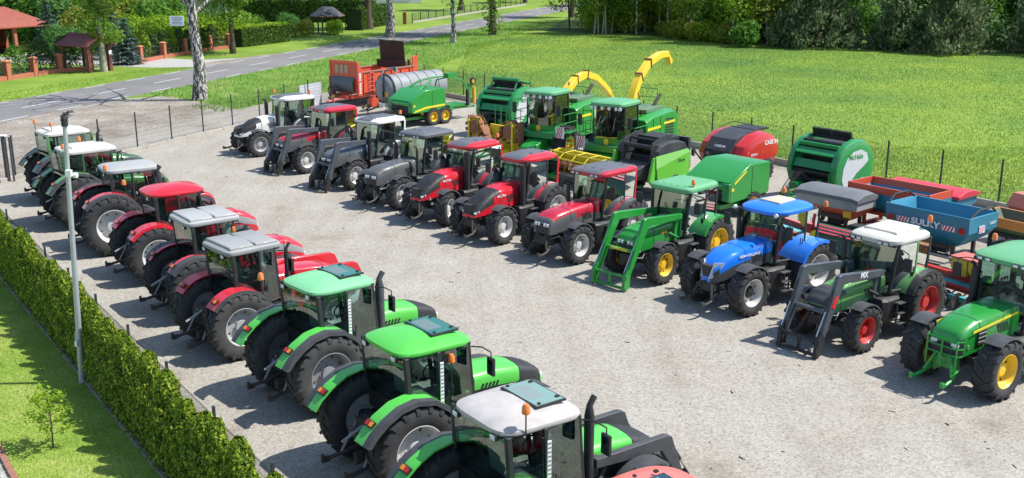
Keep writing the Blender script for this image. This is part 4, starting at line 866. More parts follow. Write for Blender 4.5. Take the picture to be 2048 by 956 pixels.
cD = crown('crown', 6500, [((0, 0, 11), (4.2, 4.2, 3.4)), ((1.5, 2, 14), (3.6, 3.6, 3)), ((-2, -2, 14), (3.6, 3.6, 3)), ((0, 0, 17), (3, 3, 2.6)), ((2, -2.5, 9), (2.4, 2.4, 1.6))], .30, leaf_g, up=.4)
tree((-33.35, 86.4), 13, .26, 1, None, .2, pale, leaf_y, 'slim tree wrapped in fresh green leaves beside the tiled gate roof', crown_me=cA, name='leafy_tree', ivy=((2.3, 8.5), 1.15, 2600, ivy_m))
tree((-26.8, 102.0), 13, .27, 1, None, .2, bark, leaf_y, 'roadside tree wrapped in fresh green leaves at the end of the brick fence', crown_me=cA, name='leafy_tree', ivy=((3.0, 8.5), 1.9, 4200, ivy_m))
tree((-18.1, 134.9), 16, .52, 1, None, .2, bark, leaf_g, 'thick brown barked tree beside the garden hedge across the road', crown_me=cB_, name='roadside_tree', z0=7)
tree((-13.9, 121.4), 16, .50, 1, None, .2, birch, leaf_g, 'leaning pale birch behind the raised tailgate of the orange spreader', 'birch tree', crown_me=cD, lean=(.035, 0), name='birch_tree', z0=7, rz=0)
tree((-6.3, 114.0), 15, .28, 1, None, .2, birch, leaf_g, 'slim dark barked birch on the field corner between two road trees', 'birch tree', crown_me=cD, name='birch_tree', z0=6, ivy=((3.8, 8), 1.0, 260, leaf_y))
tree((-2.3, 125.1), 15, .42, 1, None, .2, bark, leaf_g, 'roadside tree with leafy shoots round its foot at the field corner', crown_me=cD, name='roadside_tree', z0=6, ivy=((.3, 6), 1.0, 900, ivy_m))
tree((8.8, 158.7), 14, .40, 1, None, .2, bark, leaf_g, 'dark trunk beside the road where the wood begins', crown_me=cB_, name='roadside_tree', z0=6)
for x, D in ((16, 192), (-8.5, 178), (2.5, 205)): tree((x, D), 14, .4, 1, None, .2, bark, leaf_g, 'distant leafy tree lining the far end of the road', group='distant road trees', crown_me=cB_, name='roadside_tree', z0=5)
# trees out to the right of the frame shade the road
# wood ------------------------------------------------------------
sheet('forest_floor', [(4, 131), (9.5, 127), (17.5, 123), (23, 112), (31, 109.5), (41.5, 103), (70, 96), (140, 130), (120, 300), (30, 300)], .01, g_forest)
W1 = [crown('crown', 1500, [((rng.gauss(0, .6), rng.gauss(0, .6), 3.6+k*1.6), (1.6, 1.6, 1.5)) for k in range(5)], .22, m) for m in (leaf_y, leaf_g, leaf_g, leaf_yel)]
W2 = [crown('crown', 4200, [((rng.gauss(0, 1), rng.gauss(0, 1), 2.4+k*1.7), (2.6, 2.6, 1.6)) for k in range(5)], .25, m) for m in (leaf_g, leaf_dk, leaf_dk)]
bs = []
for k in range(4):
    b = MB(); q = random.Random(k); b.tube([(0, 0, 0), (q.gauss(0, .15), q.gauss(0, .15), 3), (q.gauss(0, .25), q.gauss(0, .25), 6.5), (q.gauss(0, .3), 0, 11)], [.11, .09, .06, .02], 7); limbs(b, None, 10, .11, 9, 1.8, 2.8, seed=k); bs.append(b)
bm = [b.mesh('trunk', (pale, birch, pale, bark)[k]) for k, b in enumerate(bs)]
n_ = 0
front = [(5, 132), (9, 126.5), (13, 125), (17.5, 122.5), (20.5, 116), (23, 112), (31, 110), (41.5, 104), (50, 101), (60, 98)]
def front_y(x):
    for (a, c), (d, f_) in zip(front, front[1:]):
        if a <= x <= d: return c+(f_-c)*(x-a)/(d-a)
    return 98
# slender young trees at the near edge, left part
for k in range(84):
    x = rng.uniform(6, 30); row = rng.random()**1.3*26; y = front_y(x)+.6+row; v = rng.randrange(4)
    e = empty('slender_tree', (x+row*.10, y, 0), rng.random()*6, 'slender pale stemmed young tree in the thin wood edge left of the pines', 'tree', 'slender trees of the wood edge'); s = rng.uniform(.8, 1.15); e.scale = (s, s, s)
    inst('trunk', bm[rng.choice((0, 0, 1, 2, 3))], e); inst('crown', W1[v], e)
for k in range(64):
    x = rng.uniform(8, 78); row = 3+rng.random()*42; x = x+14 if (x < 24 and k % 3) else x; y = front_y(min(x, 60))+row+(6 if x < 28 else 0); v = rng.randrange(3)
    e = empty('broadleaf_tree', (x+row*.12, y, 0), rng.random()*6, 'dark green broadleaf tree standing deeper in the wood', 'tree', 'dark trees deeper in the wood'); s = rng.uniform(.9, 1.35); e.scale = (s, s, s*1.1)
    inst('trunk', bm[rng.choice((1, 3))], e); inst('crown', W2[v], e)
def pine(h, r, n, sz, mat=pine_m):
    k = max(30, int(n/70)); C = []; E = []; 
    for i in range(k):     # tufted branch ends carrying upright candles
        t = nr.random()**1.1; z = h*(.04+.92*t); th = nr.random()*6.283; q = r*(1-t)**.65*(.45+.6*nr.random())*(1+.2*math.sin(5*th+z)); c = np.array((q*math.cos(th), q*math.sin(th), z)); s_ = .10+.085*r*(1.1-t)
        m_ = int(n/k); C.append(c+nr.normal(size=(m_, 3))*np.array([s_, s_, s_*.8])); E.append(np.tile(np.array([[math.cos(th)*.6, math.sin(th)*.6, 1.0]]), (m_, 1))+nr.normal(size=(m_, 3))*.4)
    C = np.concatenate(C); E = np.concatenate(E); Nn = np.cross(E, nr.normal(size=E.shape)); C[:, 2] = np.abs(C[:, 2])
    return leafmesh('crown', C, Nn, sz*(.6+.9*nr.random(len(C))), mat, 1.5, extra=np.cross(Nn, E))
def pine_tree(x, y, h, r, n, sz, label, mat=pine_m, cat='pine tree', group=None, name='pine_tree'):
    e = empty(name, (x, y, 0), rng.random()*6, label, cat, group); b = MB(); b.tube([(0, 0, 0), (0, 0, h*.95)], [r*.06+.03, .02], 8); b.build('trunk', bark, e); inst('crown', pine(h, r, n, sz, mat), e)
pine_tree(31, 108.6, 8.6, 4.0, 10500, .25, 'big bushy grey green pine at the field edge, left of the two large ones')
pine_tree(42.3, 102.6, 8.2, 3.7, 10500, .25, 'big bushy grey green pine at the field edge, right of the two large ones')
pine_tree(38.4, 105.5, 6.5, 3.2, 6500, .26, 'dark pine half hidden behind the right hand big pine')
pine_tree(52, 101, 9.5, 5.0, 10000, .27, 'dark spreading pine at the right edge of the picture')
pine_tree(27.2, 108.5, 3.7, 1.35, 1500, .26, 'small upright pine just left of the left big pine')
pine_tree(36.6, 105.8, 2.6, 1.2, 1100, .24, 'low round pine on the grass between the two big pines')
pine_tree(34.6, 109.3, 3.4, 1.2, 1200, .24, 'thin young pine behind the low round one')
pine_tree(27.5, 121, 8.5, 3.2, 4200, .34, 'dark pine standing back among the young trees')
e = empty('maple_bush', (23.8, 108.9, 0), 0, 'rounded light green bush at the field edge before the young trees', 'bush'); b = MB(); b.tube([(0, 0, 0), (0, 0, 1.4)], [.05, .02], 6); b.build('stem', bark, e); inst('foliage', crown('foliage', 1500, [((0, 0, 1.3), (1.5, 1.5, 1.3)), ((.5, 0, 2.1), (.9, .9, .7))], .26, leaf_g), e)
bush = [crown('foliage', 900, [((0, 0, .8), (1.1, 1.1, .8)), ((.7, .2, 1.2), (.7, .7, .7))], .18, m) for m in (leaf_yel, leaf_yel, leaf_y)]
bush_g = [crown('foliage', 900, [((0, 0, .8), (1.1, 1.1, .8)), ((.7, .2, 1.2), (.7, .7, .7))], .16, m) for m in (leaf_g, leaf_dk)]
b = MB(); [b.tube([(0, 0, 0), (.5*math.cos(a), .5*math.sin(a), 1.2)], [.03, .01], 5) for a in (0, 1.5, 3, 4.6)]; bst = b.mesh('stem', pale)
for k in range(20):
    x = rng.uniform(17.5, 23.5); e = empty('scrub_bush', (x, front_y(x)+rng.uniform(-.8, 2.8), 0), rng.random()*6, 'straggly yellow green bush at the foot of the young trees', 'bush', 'yellow green bushes of the wood edge'); e.scale = (rng.uniform(.8, 1.3),)*3; inst('foliage', bush[k % 3], e); inst('stem', bst, e)
for k in range(46):
    x = rng.uniform(24, 62); e = empty('scrub_bush', (x, front_y(min(x, 60))+rng.uniform(3, 14), 0), rng.random()*6, 'green undergrowth bush in the shade between the trunks of the wood', 'bush', 'undergrowth bushes inside the wood'); e.scale = (rng.uniform(1.3, 2.3),)*3; inst('foliage', bush_g[k % 2], e); inst('stem', bst, e)
bush_y = [crown('foliage', 700, [((0, 0, 1.0), (1.0, 1.0, 1.0)), ((.4, .2, 1.9), (.8, .8, .8))], .15, m) for m in (leaf_y, leaf_yel)]
for k in range(30):
    x = rng.uniform(9, 24); e = empty('scrub_bush', (x, front_y(x)+rng.uniform(2.5, 16), 0), rng.random()*6, 'light airy sapling growth between the slender trunks of the thin wood edge', 'bush', 'airy sapling growth in the thin wood'); e.scale = (rng.uniform(1.1, 1.9),)*3; inst('foliage', bush_y[k % 2], e); inst('stem', bst, e)
# field crop and grasses --------------------------------------------------
crop_m = leafmat('crop_blade', [(.08, .17, .05), (.125, .235, .05), (.19, .305, .045), (.28, .37, .045), (.42, .43, .06)], .5, patch=.10, gain=1.05); gr_m = leafmat('grass_blade', [(.10, .24, .03), (.16, .34, .04), (.25, .42, .06), (.40, .42, .14)], .45, patch=.35)
def blades(name, P, hgt, wid, mat, kind='stuff'):
    n = len(P); C = np.column_stack([P, np.zeros(n)]); th = nr.random(n)*6.283; s = hgt*(.6+.7*nr.random(n)); w = wid*(.7+.6*nr.random(n)); dx = np.cos(th)[:, None]; dy = np.sin(th)[:, None]
    d = np.concatenate([dx, dy, np.zeros((n, 1))], 1); l = np.column_stack([nr.normal(size=n)*.3*s, nr.normal(size=n)*.3*s, s]); V = np.stack([C-d*w[:, None]/2, C+d*w[:, None]/2, C+l], 1)
    me = bpy.data.meshes.new(name); me.vertices.add(n*3); me.vertices.foreach_set('co', V.reshape(-1).astype(np.float32)); me.loops.add(n*3); me.loops.foreach_set('vertex_index', np.arange(n*3, dtype=np.int32))
    me.polygons.add(n); me.polygons.foreach_set('loop_start', np.arange(0, n*3, 3, dtype=np.int32)); me.polygons.foreach_set('loop_total', np.full(n, 3, dtype=np.int32)); me.materials.append(mat); me.update(); me.validate()
    o = bpy.data.objects.new(name, me); COL.objects.link(o); o['kind'] = kind; return o
def inpoly(P, poly):
    x, y = P[:, 0], P[:, 1]; c = np.zeros(len(P), bool); j = len(poly)-1
    for i in range(len(poly)):
        xi, yi = poly[i]; xj, yj = poly[j]; t = ((yi > y) != (yj > y)) & (x < (xj-xi)*(y-yi)/(yj-yi+1e-9)+xi); c ^= t; j = i
    return c
fieldpoly = [W(38.1, -12)[:2], W(38.1, 64.5)[:2], (-4.5, 84), (-4.5, 112), (1.5, 124), (5, 130.5), (9, 125), (17.5, 121), (23, 110.5), (31, 107), (41.5, 101), (60, 97), (110, 92), (110, 20)]
sheet('field', fieldpoly, .006, g_field)
def scatter(n, poly, x0, x1, y0, y1): 
    P = np.column_stack([nr.uniform(x0, x1, n), nr.uniform(y0, y1, n)]); return P[inpoly(P, poly)]
blades('crop', np.concatenate([scatter(110000, fieldpoly, 5, 40, 28, 52), scatter(300000, fieldpoly, -6, 60, 52, 128)]), .095, .04, crop_m)
vp = [rd(73, 3.4), rd(150, 3.5), rd(150, 9), W(38.2, 68.5)[:2], W(30, 67.2)[:2], W(24.5, 63.2)[:2]]
blades('verge_grass', scatter(60000, vp, -26, 8, 66, 150), .20, .05, gr_m)
fv = [rd(15, -3.3), rd(88, -3.3), rd(86.8, -6.4), rd(15, -7.2)]; blades('roadside_grass', scatter(30000, fv, -45, -24, 50, 92), .10, .05, gr_m)
lp = [W(-8, 0)[:2], W(4.95, 0)[:2], W(4.95, 46)[:2], W(-8, 40)[:2]]; P = scatter(260000, lp, -16, -2, 12, 34); blades('lawn_grass', P, .05, .012, leafmat('lawn_blade', [(.14, .24, .03), (.24, .36, .05), (.36, .42, .09)], .4, patch=.9))
for (x, y, n, s) in (): pass
# weeds on the verge below the road, near the fence
wd_ = [W(13.5, 52.6)[:2], W(36, 66)[:2], W(33, 68)[:2], W(20, 60)[:2]]
blades('verge_weeds', scatter(9000, [W(22.5, 62.2)[:2], W(31, 67)[:2], W(30.5, 68.5)[:2], W(21.5, 65.8)[:2]], -26, -8, 60, 80), .22, .06, gr_m)
lt = []
for k in range(90):   # small sticks and crumbs of earth lying on the gravel
    lt.append((rng.uniform(10, 20), rng.uniform(8, 46)))
b = MB()
for u, v in lt:
    p = Vector(W(u, v, .012)); a = rng.random()*6; l = rng.uniform(.04, .16); b.tube([p, p+Vector((math.cos(a)*l, math.sin(a)*l, .01))], rng.uniform(.006, .014), 4)
tag(b.build('gravel_litter', chas), kind='stuff')

# ================================================================ gardens and houses across the road
brick = None
def brickmat(name, c1, c2, mortar, sc_=1):
    m, n, p = nodes(name); L = n.links.new; tc = N(n, 'TexCoord'); mp = N(n, 'Mapping'); mp.inputs['Rotation'].default_value = (math.pi/2, 0, 0)
    w = N(n, 'TexBrick', Scale=4.0*sc_); w.inputs['Color1'].default_value = (*c1, 1); w.inputs['Color2'].default_value = (*c2, 1); w.inputs['Mortar'].default_value = (*mortar, 1); w.inputs['Mortar Size'].default_value = .018
    L(tc.outputs['Object'], mp.inputs[0]); L(mp.outputs[0], w.inputs['Vector']); L(w.outputs[0], p.inputs['Base Color']); p.inputs['Roughness'].default_value = .85; return m
brick = brickmat('red_brick', (.42, .10, .045), (.52, .15, .07), (.30, .22, .17)); cap = paint('brick_cap', (.48, .17, .09), .8, .3, 0)
def tilemat(name, c, dk_, sc_=3.2, axis=1):
    m, n, p = nodes(name); L = n.links.new; tc = N(n, 'TexCoord'); w = N(n, 'TexWave', Scale=sc_, Distortion=.4); w.bands_direction = 'XYZ'[axis]; L(tc.outputs['Object'], w.inputs['Vector'])
    no = N(n, 'TexNoise', Scale=3., Detail=5.); L(tc.outputs['Object'], no.inputs['Vector'])
    r = ramp(n, [(.0, dk_), (.12, dk_), (.3, c), (1, tuple(min(1, q*1.15) for q in c))]); L(w.outputs[0], r.inputs[0]); mx = N(n, 'Mix', data_type='RGBA', blend_type='MULTIPLY'); mx.inputs[0].default_value = .5
    r2 = ramp(n, [(.3, (.6, .6, .6)), (.7, (1.1, 1.1, 1.1))]); L(no.outputs[0], r2.inputs[0]); L(r.outputs[0], mx.inputs[6]); L(r2.outputs[0], mx.inputs[7]); L(mx.outputs[2], p.inputs['Base Color']); p.inputs['Roughness'].default_value = .6
    bu = N(n, 'Bump', Strength=.6, Distance=.05); L(w.outputs[0], bu.inputs['Height']); L(bu.outputs[0], p.inputs['Normal']); MATS[name] = m; return m
t_red = tilemat('orange_roof_tiles', (.38, .095, .055), (.18, .04, .03)); t_mar = tilemat('maroon_roof_tiles', (.27, .065, .05), (.09, .02, .02)); t_dk = tilemat('slate_roof_tiles', (.07, .07, .085), (.02, .02, .025))
wallw = paint('white_render', (.75, .74, .71), .85, .12, 0); wood = paint('maroon_timber', (.17, .045, .035), .6, .3, .1)
pts = [(-41.3, 72.2), (-39.9, 76.4), (-38.45, 80.5), (-37.6, 83.2), (-36.7, 85.8), (-34.9, 87.6)]
def brick_fence(pts, label):
    e = empty('brick_fence', (pts[0][0], pts[0][1], 0), 0, label, 'fence'); o0 = Vector((pts[0][0], pts[0][1], 0))
    for i, p in enumerate(pts):
        q = Vector((p[0], p[1], 0))-o0; d = Vector((pts[min(i+1, len(pts)-1)][0]-pts[max(i-1, 0)][0], pts[min(i+1, len(pts)-1)][1]-pts[max(i-1, 0)][1], 0)); a = math.atan2(d.y, d.x)
        b = MB(); b.box((0, 0, .68), (.42, .42, 1.36)); b.build('pillar', brick, e, q, (0, 0, a)); b = MB(); b.loft([[(x*k, y*k, z) for x, y in ((-.26, -.26), (.26, -.26), (.26, .26), (-.26, .26))] for k, z in ((1, 1.36), (1, 1.43), (.25, 1.54))]); b.build('pillar_cap', cap, e, q, (0, 0, a))
        if i < len(pts)-1:
            r = Vector((pts[i+1][0], pts[i+1][1], 0))-o0; m = (q+r)/2; l = (r-q).length; a = math.atan2((r-q).y, (r-q).x)
            b = MB(); b.box((0, 0, .16), (l-.4, .30, .32)); b.build('plinth', brick, e, m, (0, 0, a))
            b = MB()
            for z in (.42, .80, 1.18): b.tube([(-l/2+.2, 0, z), (l/2-.2, 0, z)], .018, 5)
            k = int((l-.5)/.11)
            for j in range(k): x = -l/2+.28+j*.11; b.tube([(x, 0, .36), (x, 0, 1.22)], .006, 3, cap=False)
            b.build('railing', fdk, e, m, (0, 0, a))
    return e
brick_fence(pts, 'low red brick fence with railings left of the tiled gate roof')
brick_fence([(-32.7, 93.3), (-31.9, 97.2), (-31.1, 101.0), (-29.9, 105.2), (-28.5, 107.3)], 'red brick fence with capped pillars right of the driveway')
# tiled gate roof on posts
e = empty('tiled_gate_roof', (-34.9, 87.0, 0), R(-31), 'small maroon tiled gate roof on timber posts in the brick fence', 'gate roof'); e.scale = (1.2, 1.25, 1.0)
b = MB(); L_ = 1.65
for s_ in (-1, 1): b.loft([[(-L_, 0, 2.95), (-L_, s_*1.15, 2.15), (-L_, s_*1.15, 2.07), (-L_, 0, 2.85)], [(L_, 0, 2.95), (L_, s_*1.15, 2.15), (L_, s_*1.15, 2.07), (L_, 0, 2.85)]])
b.build('roof', t_mar, e, rot=(0, 0, 0)); b = MB(); b.tube([(-L_-.02, 0, 2.98), (L_+.02, 0, 2.98)], .07, 8)
for s_ in (-1, 1):
    for x in (-L_-.02, L_+.02): b.box((x, s_*.58, 2.50), (.05, 1.42, .13), 0, Matrix.Rotation(-s_*.61, 3, 'X'))
b.build('ridge', wood, e)
for x in (-1.3, 1.3):
    for y in (-.8, .8): b = MB(); b.box((x, y, 1.08), (.24, .24, 2.16)); b.build('post', wood, e, bevel=.02)
b = MB(); b.box((1.45, .8, 1.5), (.05, .26, .34)); b.build('letter_box', whitem, e, bevel=.05)
# carport with a red car
e = empty('carport', (-49.9, 102.6, 0), R(62), 'open carport with orange tiled hipped roof sheltering a red car', 'carport')
b = MB(); hx_, hy_ = 4.2, 3.6; r_ = [[(-hx_, -hy_, 2.5), (hx_, -hy_, 2.5), (hx_, hy_, 2.5), (-hx_, hy_, 2.5)], [(-hx_, -hy_, 2.62), (hx_, -hy_, 2.62), (hx_, hy_, 2.62), (-hx_, hy_, 2.62)], [(-1.6, -.05, 4.3), (1.6, -.05, 4.3), (1.6, .05, 4.3), (-1.6, .05, 4.3)]]
b.loft(r_, cap=True); b.build('roof', t_red, e)
for x in (-3.6, 0, 3.6):
    for y in (-3.1, 3.1): b = MB(); b.box((x, y, 1.25), (.3, .3, 2.5)); b.build('post', brick, e)
b = MB(); b.box((0, 3.3, 1.2), (7.4, .12, 2.4)); b.build('back_wall', wood, e)
def car(x, y, rz, col, label):
    e = empty('parked_car', (x, y, 0), rz, label, 'car'); b = MB()
    prof = [(-2.15, .35), (-2.2, .75), (-2.05, .98), (-1.6, 1.05), (-1.15, 1.40), (-.2, 1.46), (.45, 1.38), (1.15, .98), (1.95, .86), (2.15, .62), (2.12, .35)]
    rings = [[(px, y_*w, z if z < 1.0 else z) for px, z in prof] for y_, w in ((-.85, .97), (-.85, 1), (.85, 1), (.85, .97))]
    rings = []
    for f in (-1, -.93, .93, 1): rings.append([(px*(1 if abs(f) < 1 else .97), f*.86*(1 if z < 1.0 else .80), (z-.35)*(1 if abs(f) < 1 else .93)+.35+(.0)) for px, z in prof])
    b.loft(rings); b.build('body', col, e, ang=35); b = MB()
    b.add([(-1.5, -.80, 1.06), (1.0, -.80, 1.03), (.42, -.715, 1.33), (-1.08, -.715, 1.35)], [(0, 1, 2, 3)]); b.add([(-1.5, .80, 1.06), (1.0, .80, 1.03), (.42, .715, 1.33), (-1.08, .715, 1.35)], [(0, 3, 2, 1)])
    b.add([(1.16, -.66, .99), (1.16, .66, .99), (.50, .60, 1.37), (.50, -.60, 1.37)], [(0, 1, 2, 3)]); b.add([(-1.62, -.66, 1.06), (-1.62, .66, 1.06), (-1.17, .60, 1.41), (-1.17, -.60, 1.41)], [(0, 3, 2, 1)]); b.build('windows', flat('car_glass', (.02, .025, .03), .05), e, fix=False)
    for wx in (-1.35, 1.35):
        for s_ in (-1, 1): inst('wheel', tyre(.32, .2, .2, 12), e, (wx, s_*.80, .32), (0, 0, 0 if s_ > 0 else math.pi)); 
    for s_ in (-1, 1):
        b = MB(); b.box((2.08, s_*.62, .68), (.1, .3, .14)); b.build('headlight', lens, e); b = MB(); b.box((-2.12, s_*.62, .82), (.08, .25, .16)); b.build('tail_light', redl, e)
car(-50.6, 102.0, R(80), paint('car_red', (.40, .01, .015), .25, .05, .8), 'red car parked under the orange roofed carport')
car(-39.6, 198.5, R(10), paint('car_silver', (.45, .47, .5), .3, .05, .6), 'distant silver car parked on the grass beyond the long hedge')
# conifers and shrubs of the near garden
def spruce(name, h, r, n, mat):
    C = []; E_ = []; Nn = []
    lay = int(h/.34)
    for k in range(n):
        L_ = nr.integers(0, lay); z0_ = (L_+.5)/lay*h; t = z0_/h; th = nr.random()*6.283; q = nr.random()**.5*r*(1-t)*(.85+.25*math.sin(7*th+L_*2.3)); z = z0_+.10*h/8-q*.22+nr.normal()*.03
        C.append((q*math.cos(th), q*math.sin(th), z)); d = np.array((math.cos(th), math.sin(th), -.05))+nr.normal(size=3)*.25; Nn.append(np.array((0, 0, 1))+nr.normal(size=3)*.3); E_.append(np.cross(Nn[-1], d))
    return leafmesh(name, np.array(C), np.array(Nn), .20*(.6+.8*nr.random(n)), mat, 1.9, extra=np.array(E_))
def conifer(x, y, h, r, n, mat, label, name='spruce_tree', cat='spruce'):
    e = empty(name, (x, y, 0), 0, label, cat); b = MB(); b.tube([(0, 0, 0), (0, 0, h*.97)], [.12, .015], 7); b.build('trunk', bark, e); inst('crown', spruce('crown', h, r, n, mat), e)
conifer(-43.0, 99.0, 5.4, 2.0, 4200, spruce_m, 'silvery blue spruce beside the orange carport roof')
conifer(-33.4, 92.0, 3.9, 1.9, 3000, spruce_m, 'blue green spruce just behind the driveway gate')
conifer(-36.2, 96.5, 5.2, 2.2, 3000, spruce_m, 'taller blue green spruce behind the leafy roadside tree')
def col(x, y, h, r, mat, label, group=None, n=1300, name='columnar_shrub', cat='shrub'):
    e = empty(name, (x, y, 0), rng.random()*6, label, cat, group); inst('foliage', thuja('foliage', n, r, h, mat, .13), e); b = MB(); b.tube([(0, 0, 0), (0, 0, h*.8)], [.05, .01], 5); b.build('stem', bark, e)
for (x, y, h, r, m) in ((-41.6, 75, 2.0, .8, thuja_m), (-40.6, 78.6, 2.1, .9, thuja_d), (-39.6, 80.6, 2.2, .9, thuja_d), (-38.9, 83.0, 2.3, 1.0, leaf_g), (-38.0, 85.3, 2.6, 1.1, thuja_d), (-37.0, 87.8, 2.7, 1.1, thuja_d)): col(x, y, h, r, m, 'dark bushy conifer behind the left brick fence', 'bushy conifers behind the left brick fence')
for i, D in enumerate(np.arange(94.5, 107.5, 1.25)): col(-33.6+.33*(D-94.5), D+.3, 2.1+.3*(i % 2), .62, thuja_m if i % 3 == 1 else thuja_d, 'columnar thuja behind the right brick fence', 'columnar thujas behind the right brick fence', 900, 'thuja_shrub', 'thuja')
big = [crown('foliage', 3200, [((0, 0, 1.6), (2.2, 2.2, 1.6)), ((1.3, .5, 2.3), (1.4, 1.4, 1.3)), ((-1.2, -.4, 2.2), (1.4, 1.4, 1.2))], .20, m) for m in (leaf_y, leaf_g, leaf_dk, leaf_yel)]
def shrub(x, y, s, k, label, group=None):
    e = empty('leafy_shrub', (x, y, 0), rng.random()*6, label, 'shrub', group); e.scale = (s,)*3; inst('foliage', big[k], e); inst('stem', bst, e)
for (x, y, s, k) in ((-35.8, 103, .9, 0), (-33.8, 106.5, .95, 0), (-32.2, 109.5, 1.0, 0), (-30.2, 110.5, .9, 0), (-37.0, 107, 1.0, 0), (-34.6, 112, 1.05, 0), (-29.3, 113.0, 1.0, 0)): shrub(x, y, s, k, 'bright yellow green shrub behind the right brick fence and thujas', 'bright shrubs behind the right brick fence')
for (x, y, s, k) in ((-41, 105, 1.2, 3), (-44.5, 108, 1.6, 2), (-49, 114, 2.3, 1), (-42.5, 114, 1.9, 3), (-38.5, 112, 1.4, 1), (-55, 118, 2.4, 2), (-46, 120, 2.4, 3), (-40, 119, 1.8, 1), (-60, 125, 2.4, 1), (-52, 128, 2.8, 3), (-45, 130, 2.4, 2), (-65, 132, 3, 2), (-57, 136, 3, 1), (-38.3, 101.5, 1.0, 2), (-40.3, 96.5, .9, 2)): shrub(x, y, s, k, 'large rounded shrub massed in the garden behind the carport and spruces', 'large shrubs massed in the near garden')
for (x, y, h) in ((-50, 121, 9), (-43.5, 123.5, 9), (-57, 124, 10), (-64, 122, 10), (-39.5, 127, 8)): tree((x, y), h, .25, 1, None, .2, bark, leaf_dk, 'dark garden tree rising behind the carport', group='dark garden trees behind the carport', crown_me=W2[1], name='garden_tree', z0=2)
# houses behind
def house(x, y, rz, w, d, h, roofm, label, wins, rh=2.6, ov=.5, wall=wallw, gable=True):
    e = empty('house', (x, y, 0), rz, label, 'house'); b = MB(); b.box((0, 0, h/2), (w, d, h)); b.build('wall', wall, e)
    b = MB(); 
    for s_ in (-1, 1): b.loft([[(-w/2-ov, 0, h+rh), (-w/2-ov, s_*(d/2+ov), h-.15), (-w/2-ov, s_*(d/2+ov), h-.33), (-w/2-ov, 0, h+rh-.2)], [(w/2+ov, 0, h+rh), (w/2+ov, s_*(d/2+ov), h-.15), (w/2+ov, s_*(d/2+ov), h-.33), (w/2+ov, 0, h+rh-.2)]])
    for x_ in (-w/2+.01, w/2-.01): b.add([(x_, -d/2, h), (x_, d/2, h), (x_, 0, h+rh-.1)], [(0, 1, 2)])
    b.build('roof', roofm, e)
    for (wx, wz, ww, wh) in wins:
        b = MB(); 
        for q, s_ in ((ww/2, 1), (-ww/2, 1)): b.box((wx+q, -d/2-.02, wz), (.09, .10, wh+.09))
        for q in (wh/2, -wh/2): b.box((wx, -d/2-.02, wz+q), (ww, .10, .09))
        b.box((wx, -d/2-.01, wz), (.06, .06, wh)); f = b.build('window', whitem, e); b = MB(); b.box((wx, -d/2-.004, wz), (ww-.09, .02, wh-.09)); b.build('pane', flat('house_glass', (.03, .04, .05), .08), f)
    return e
house(-51.0, 136, R(14), 9, 8, 5.4, t_mar, 'tall white house with red tiled roof edge behind the utility pole', [(-2, 1.6, 1.2, 1.3), (1.6, 1.6, 1.2, 1.3), (1.6, 3.6, 1.0, 1.0)], 3.2)
house(-39.0, 130, R(14), 11, 8, 4.3, t_mar, 'low grey white house with maroon roof behind the old birch', [(-3.6, 1.6, 1.3, 1.3), (-1.0, 1.5, 1.6, 2.2), (2.2, 1.6, 1.3, 1.3)], 2.6, wall=paint('grey_render', (.50, .50, .50), .85, .2, 0))
house(-26.0, 207, R(6), 17, 9, 4.2, t_dk, 'long low white building at the top edge beyond the meadow', [(-5, 1.6, 1.4, 1.2), (0, 1.6, 1.4, 1.2), (5, 1.6, 1.4, 1.2)], 3)
b = MB(); b.tube([(0, 0, 0), (0, 0, 9)], [.17, .11], 10); o = b.build('utility_pole', paint('pale_concrete', (.52, .52, .50), .7, .2, 0), None, (-39.2, 115.5, 0)); tag(o, 'pale concrete utility pole rising behind the thujas', 'utility pole')
# clipped hedges, gazebo, wire fence further on
def hedge(name, pts, w, h, n, mat, label, sz=.16):
    C = []; Nn = []; seg = [(Vector((*a, 0)), Vector((*c, 0))) for a, c in zip(pts, pts[1:])]; ls = [(c-a).length for a, c in seg]; tot = sum(ls)
    for i in range(n):
        t = nr.random()*tot; k = 0
        while t > ls[k]: t -= ls[k]; k += 1
        a, c = seg[k]; d = (c-a).normalized(); q = Vector((-d.y, d.x, 0)); p = a+d*t; f = nr.random(); hh = h*(1+.06*math.sin(t*1.3)); 
        if f < .62: s_ = 1 if nr.random() < .5 else -1; p = p+q*(s_*w/2*(1+.06*nr.normal())); z = nr.random()*hh; nn = q*s_
        else: p = p+q*((nr.random()-.5)*w); z = hh*(1+.03*nr.normal()); nn = Vector((0, 0, 1))
        C.append((p.x, p.y, z)); Nn.append(tuple(nn))
    C = np.array(C); o0 = np.array([pts[0][0], pts[0][1], 0]); e = empty(name, tuple(o0), 0, label, 'hedge'); inst('foliage', leafmesh('foliage', C-o0, np.array(Nn)+nr.normal(size=(n, 3))*.5, sz*(.6+.8*nr.random(n)), mat, 1.4), e)
    b = MB()
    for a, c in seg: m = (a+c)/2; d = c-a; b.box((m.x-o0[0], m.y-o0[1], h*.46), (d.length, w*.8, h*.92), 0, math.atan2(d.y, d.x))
    b.build('shade_core', flat('hedge_inner', (.02, .035, .01), .95), e)  # dark boxes filling the hedge, inner shade given as plain colour
hedge('clipped_hedge', [(-28.2, 109.0), (-26.4, 112.6), (-24.8, 116.4)], 1.5, 1.75, 7000, hedge_m, 'clipped hedge block with bright top beside the road past the brick fence')
hb_ = [o for o in bpy.data.objects if o.name.startswith('clipped_hedge')][0]; n = 2600; t = nr.random(n); C = np.column_stack([3.4*t+nr.normal(size=n)*.35, 7.4*t+nr.normal(size=n)*.3, 1.80+nr.random(n)*.28])
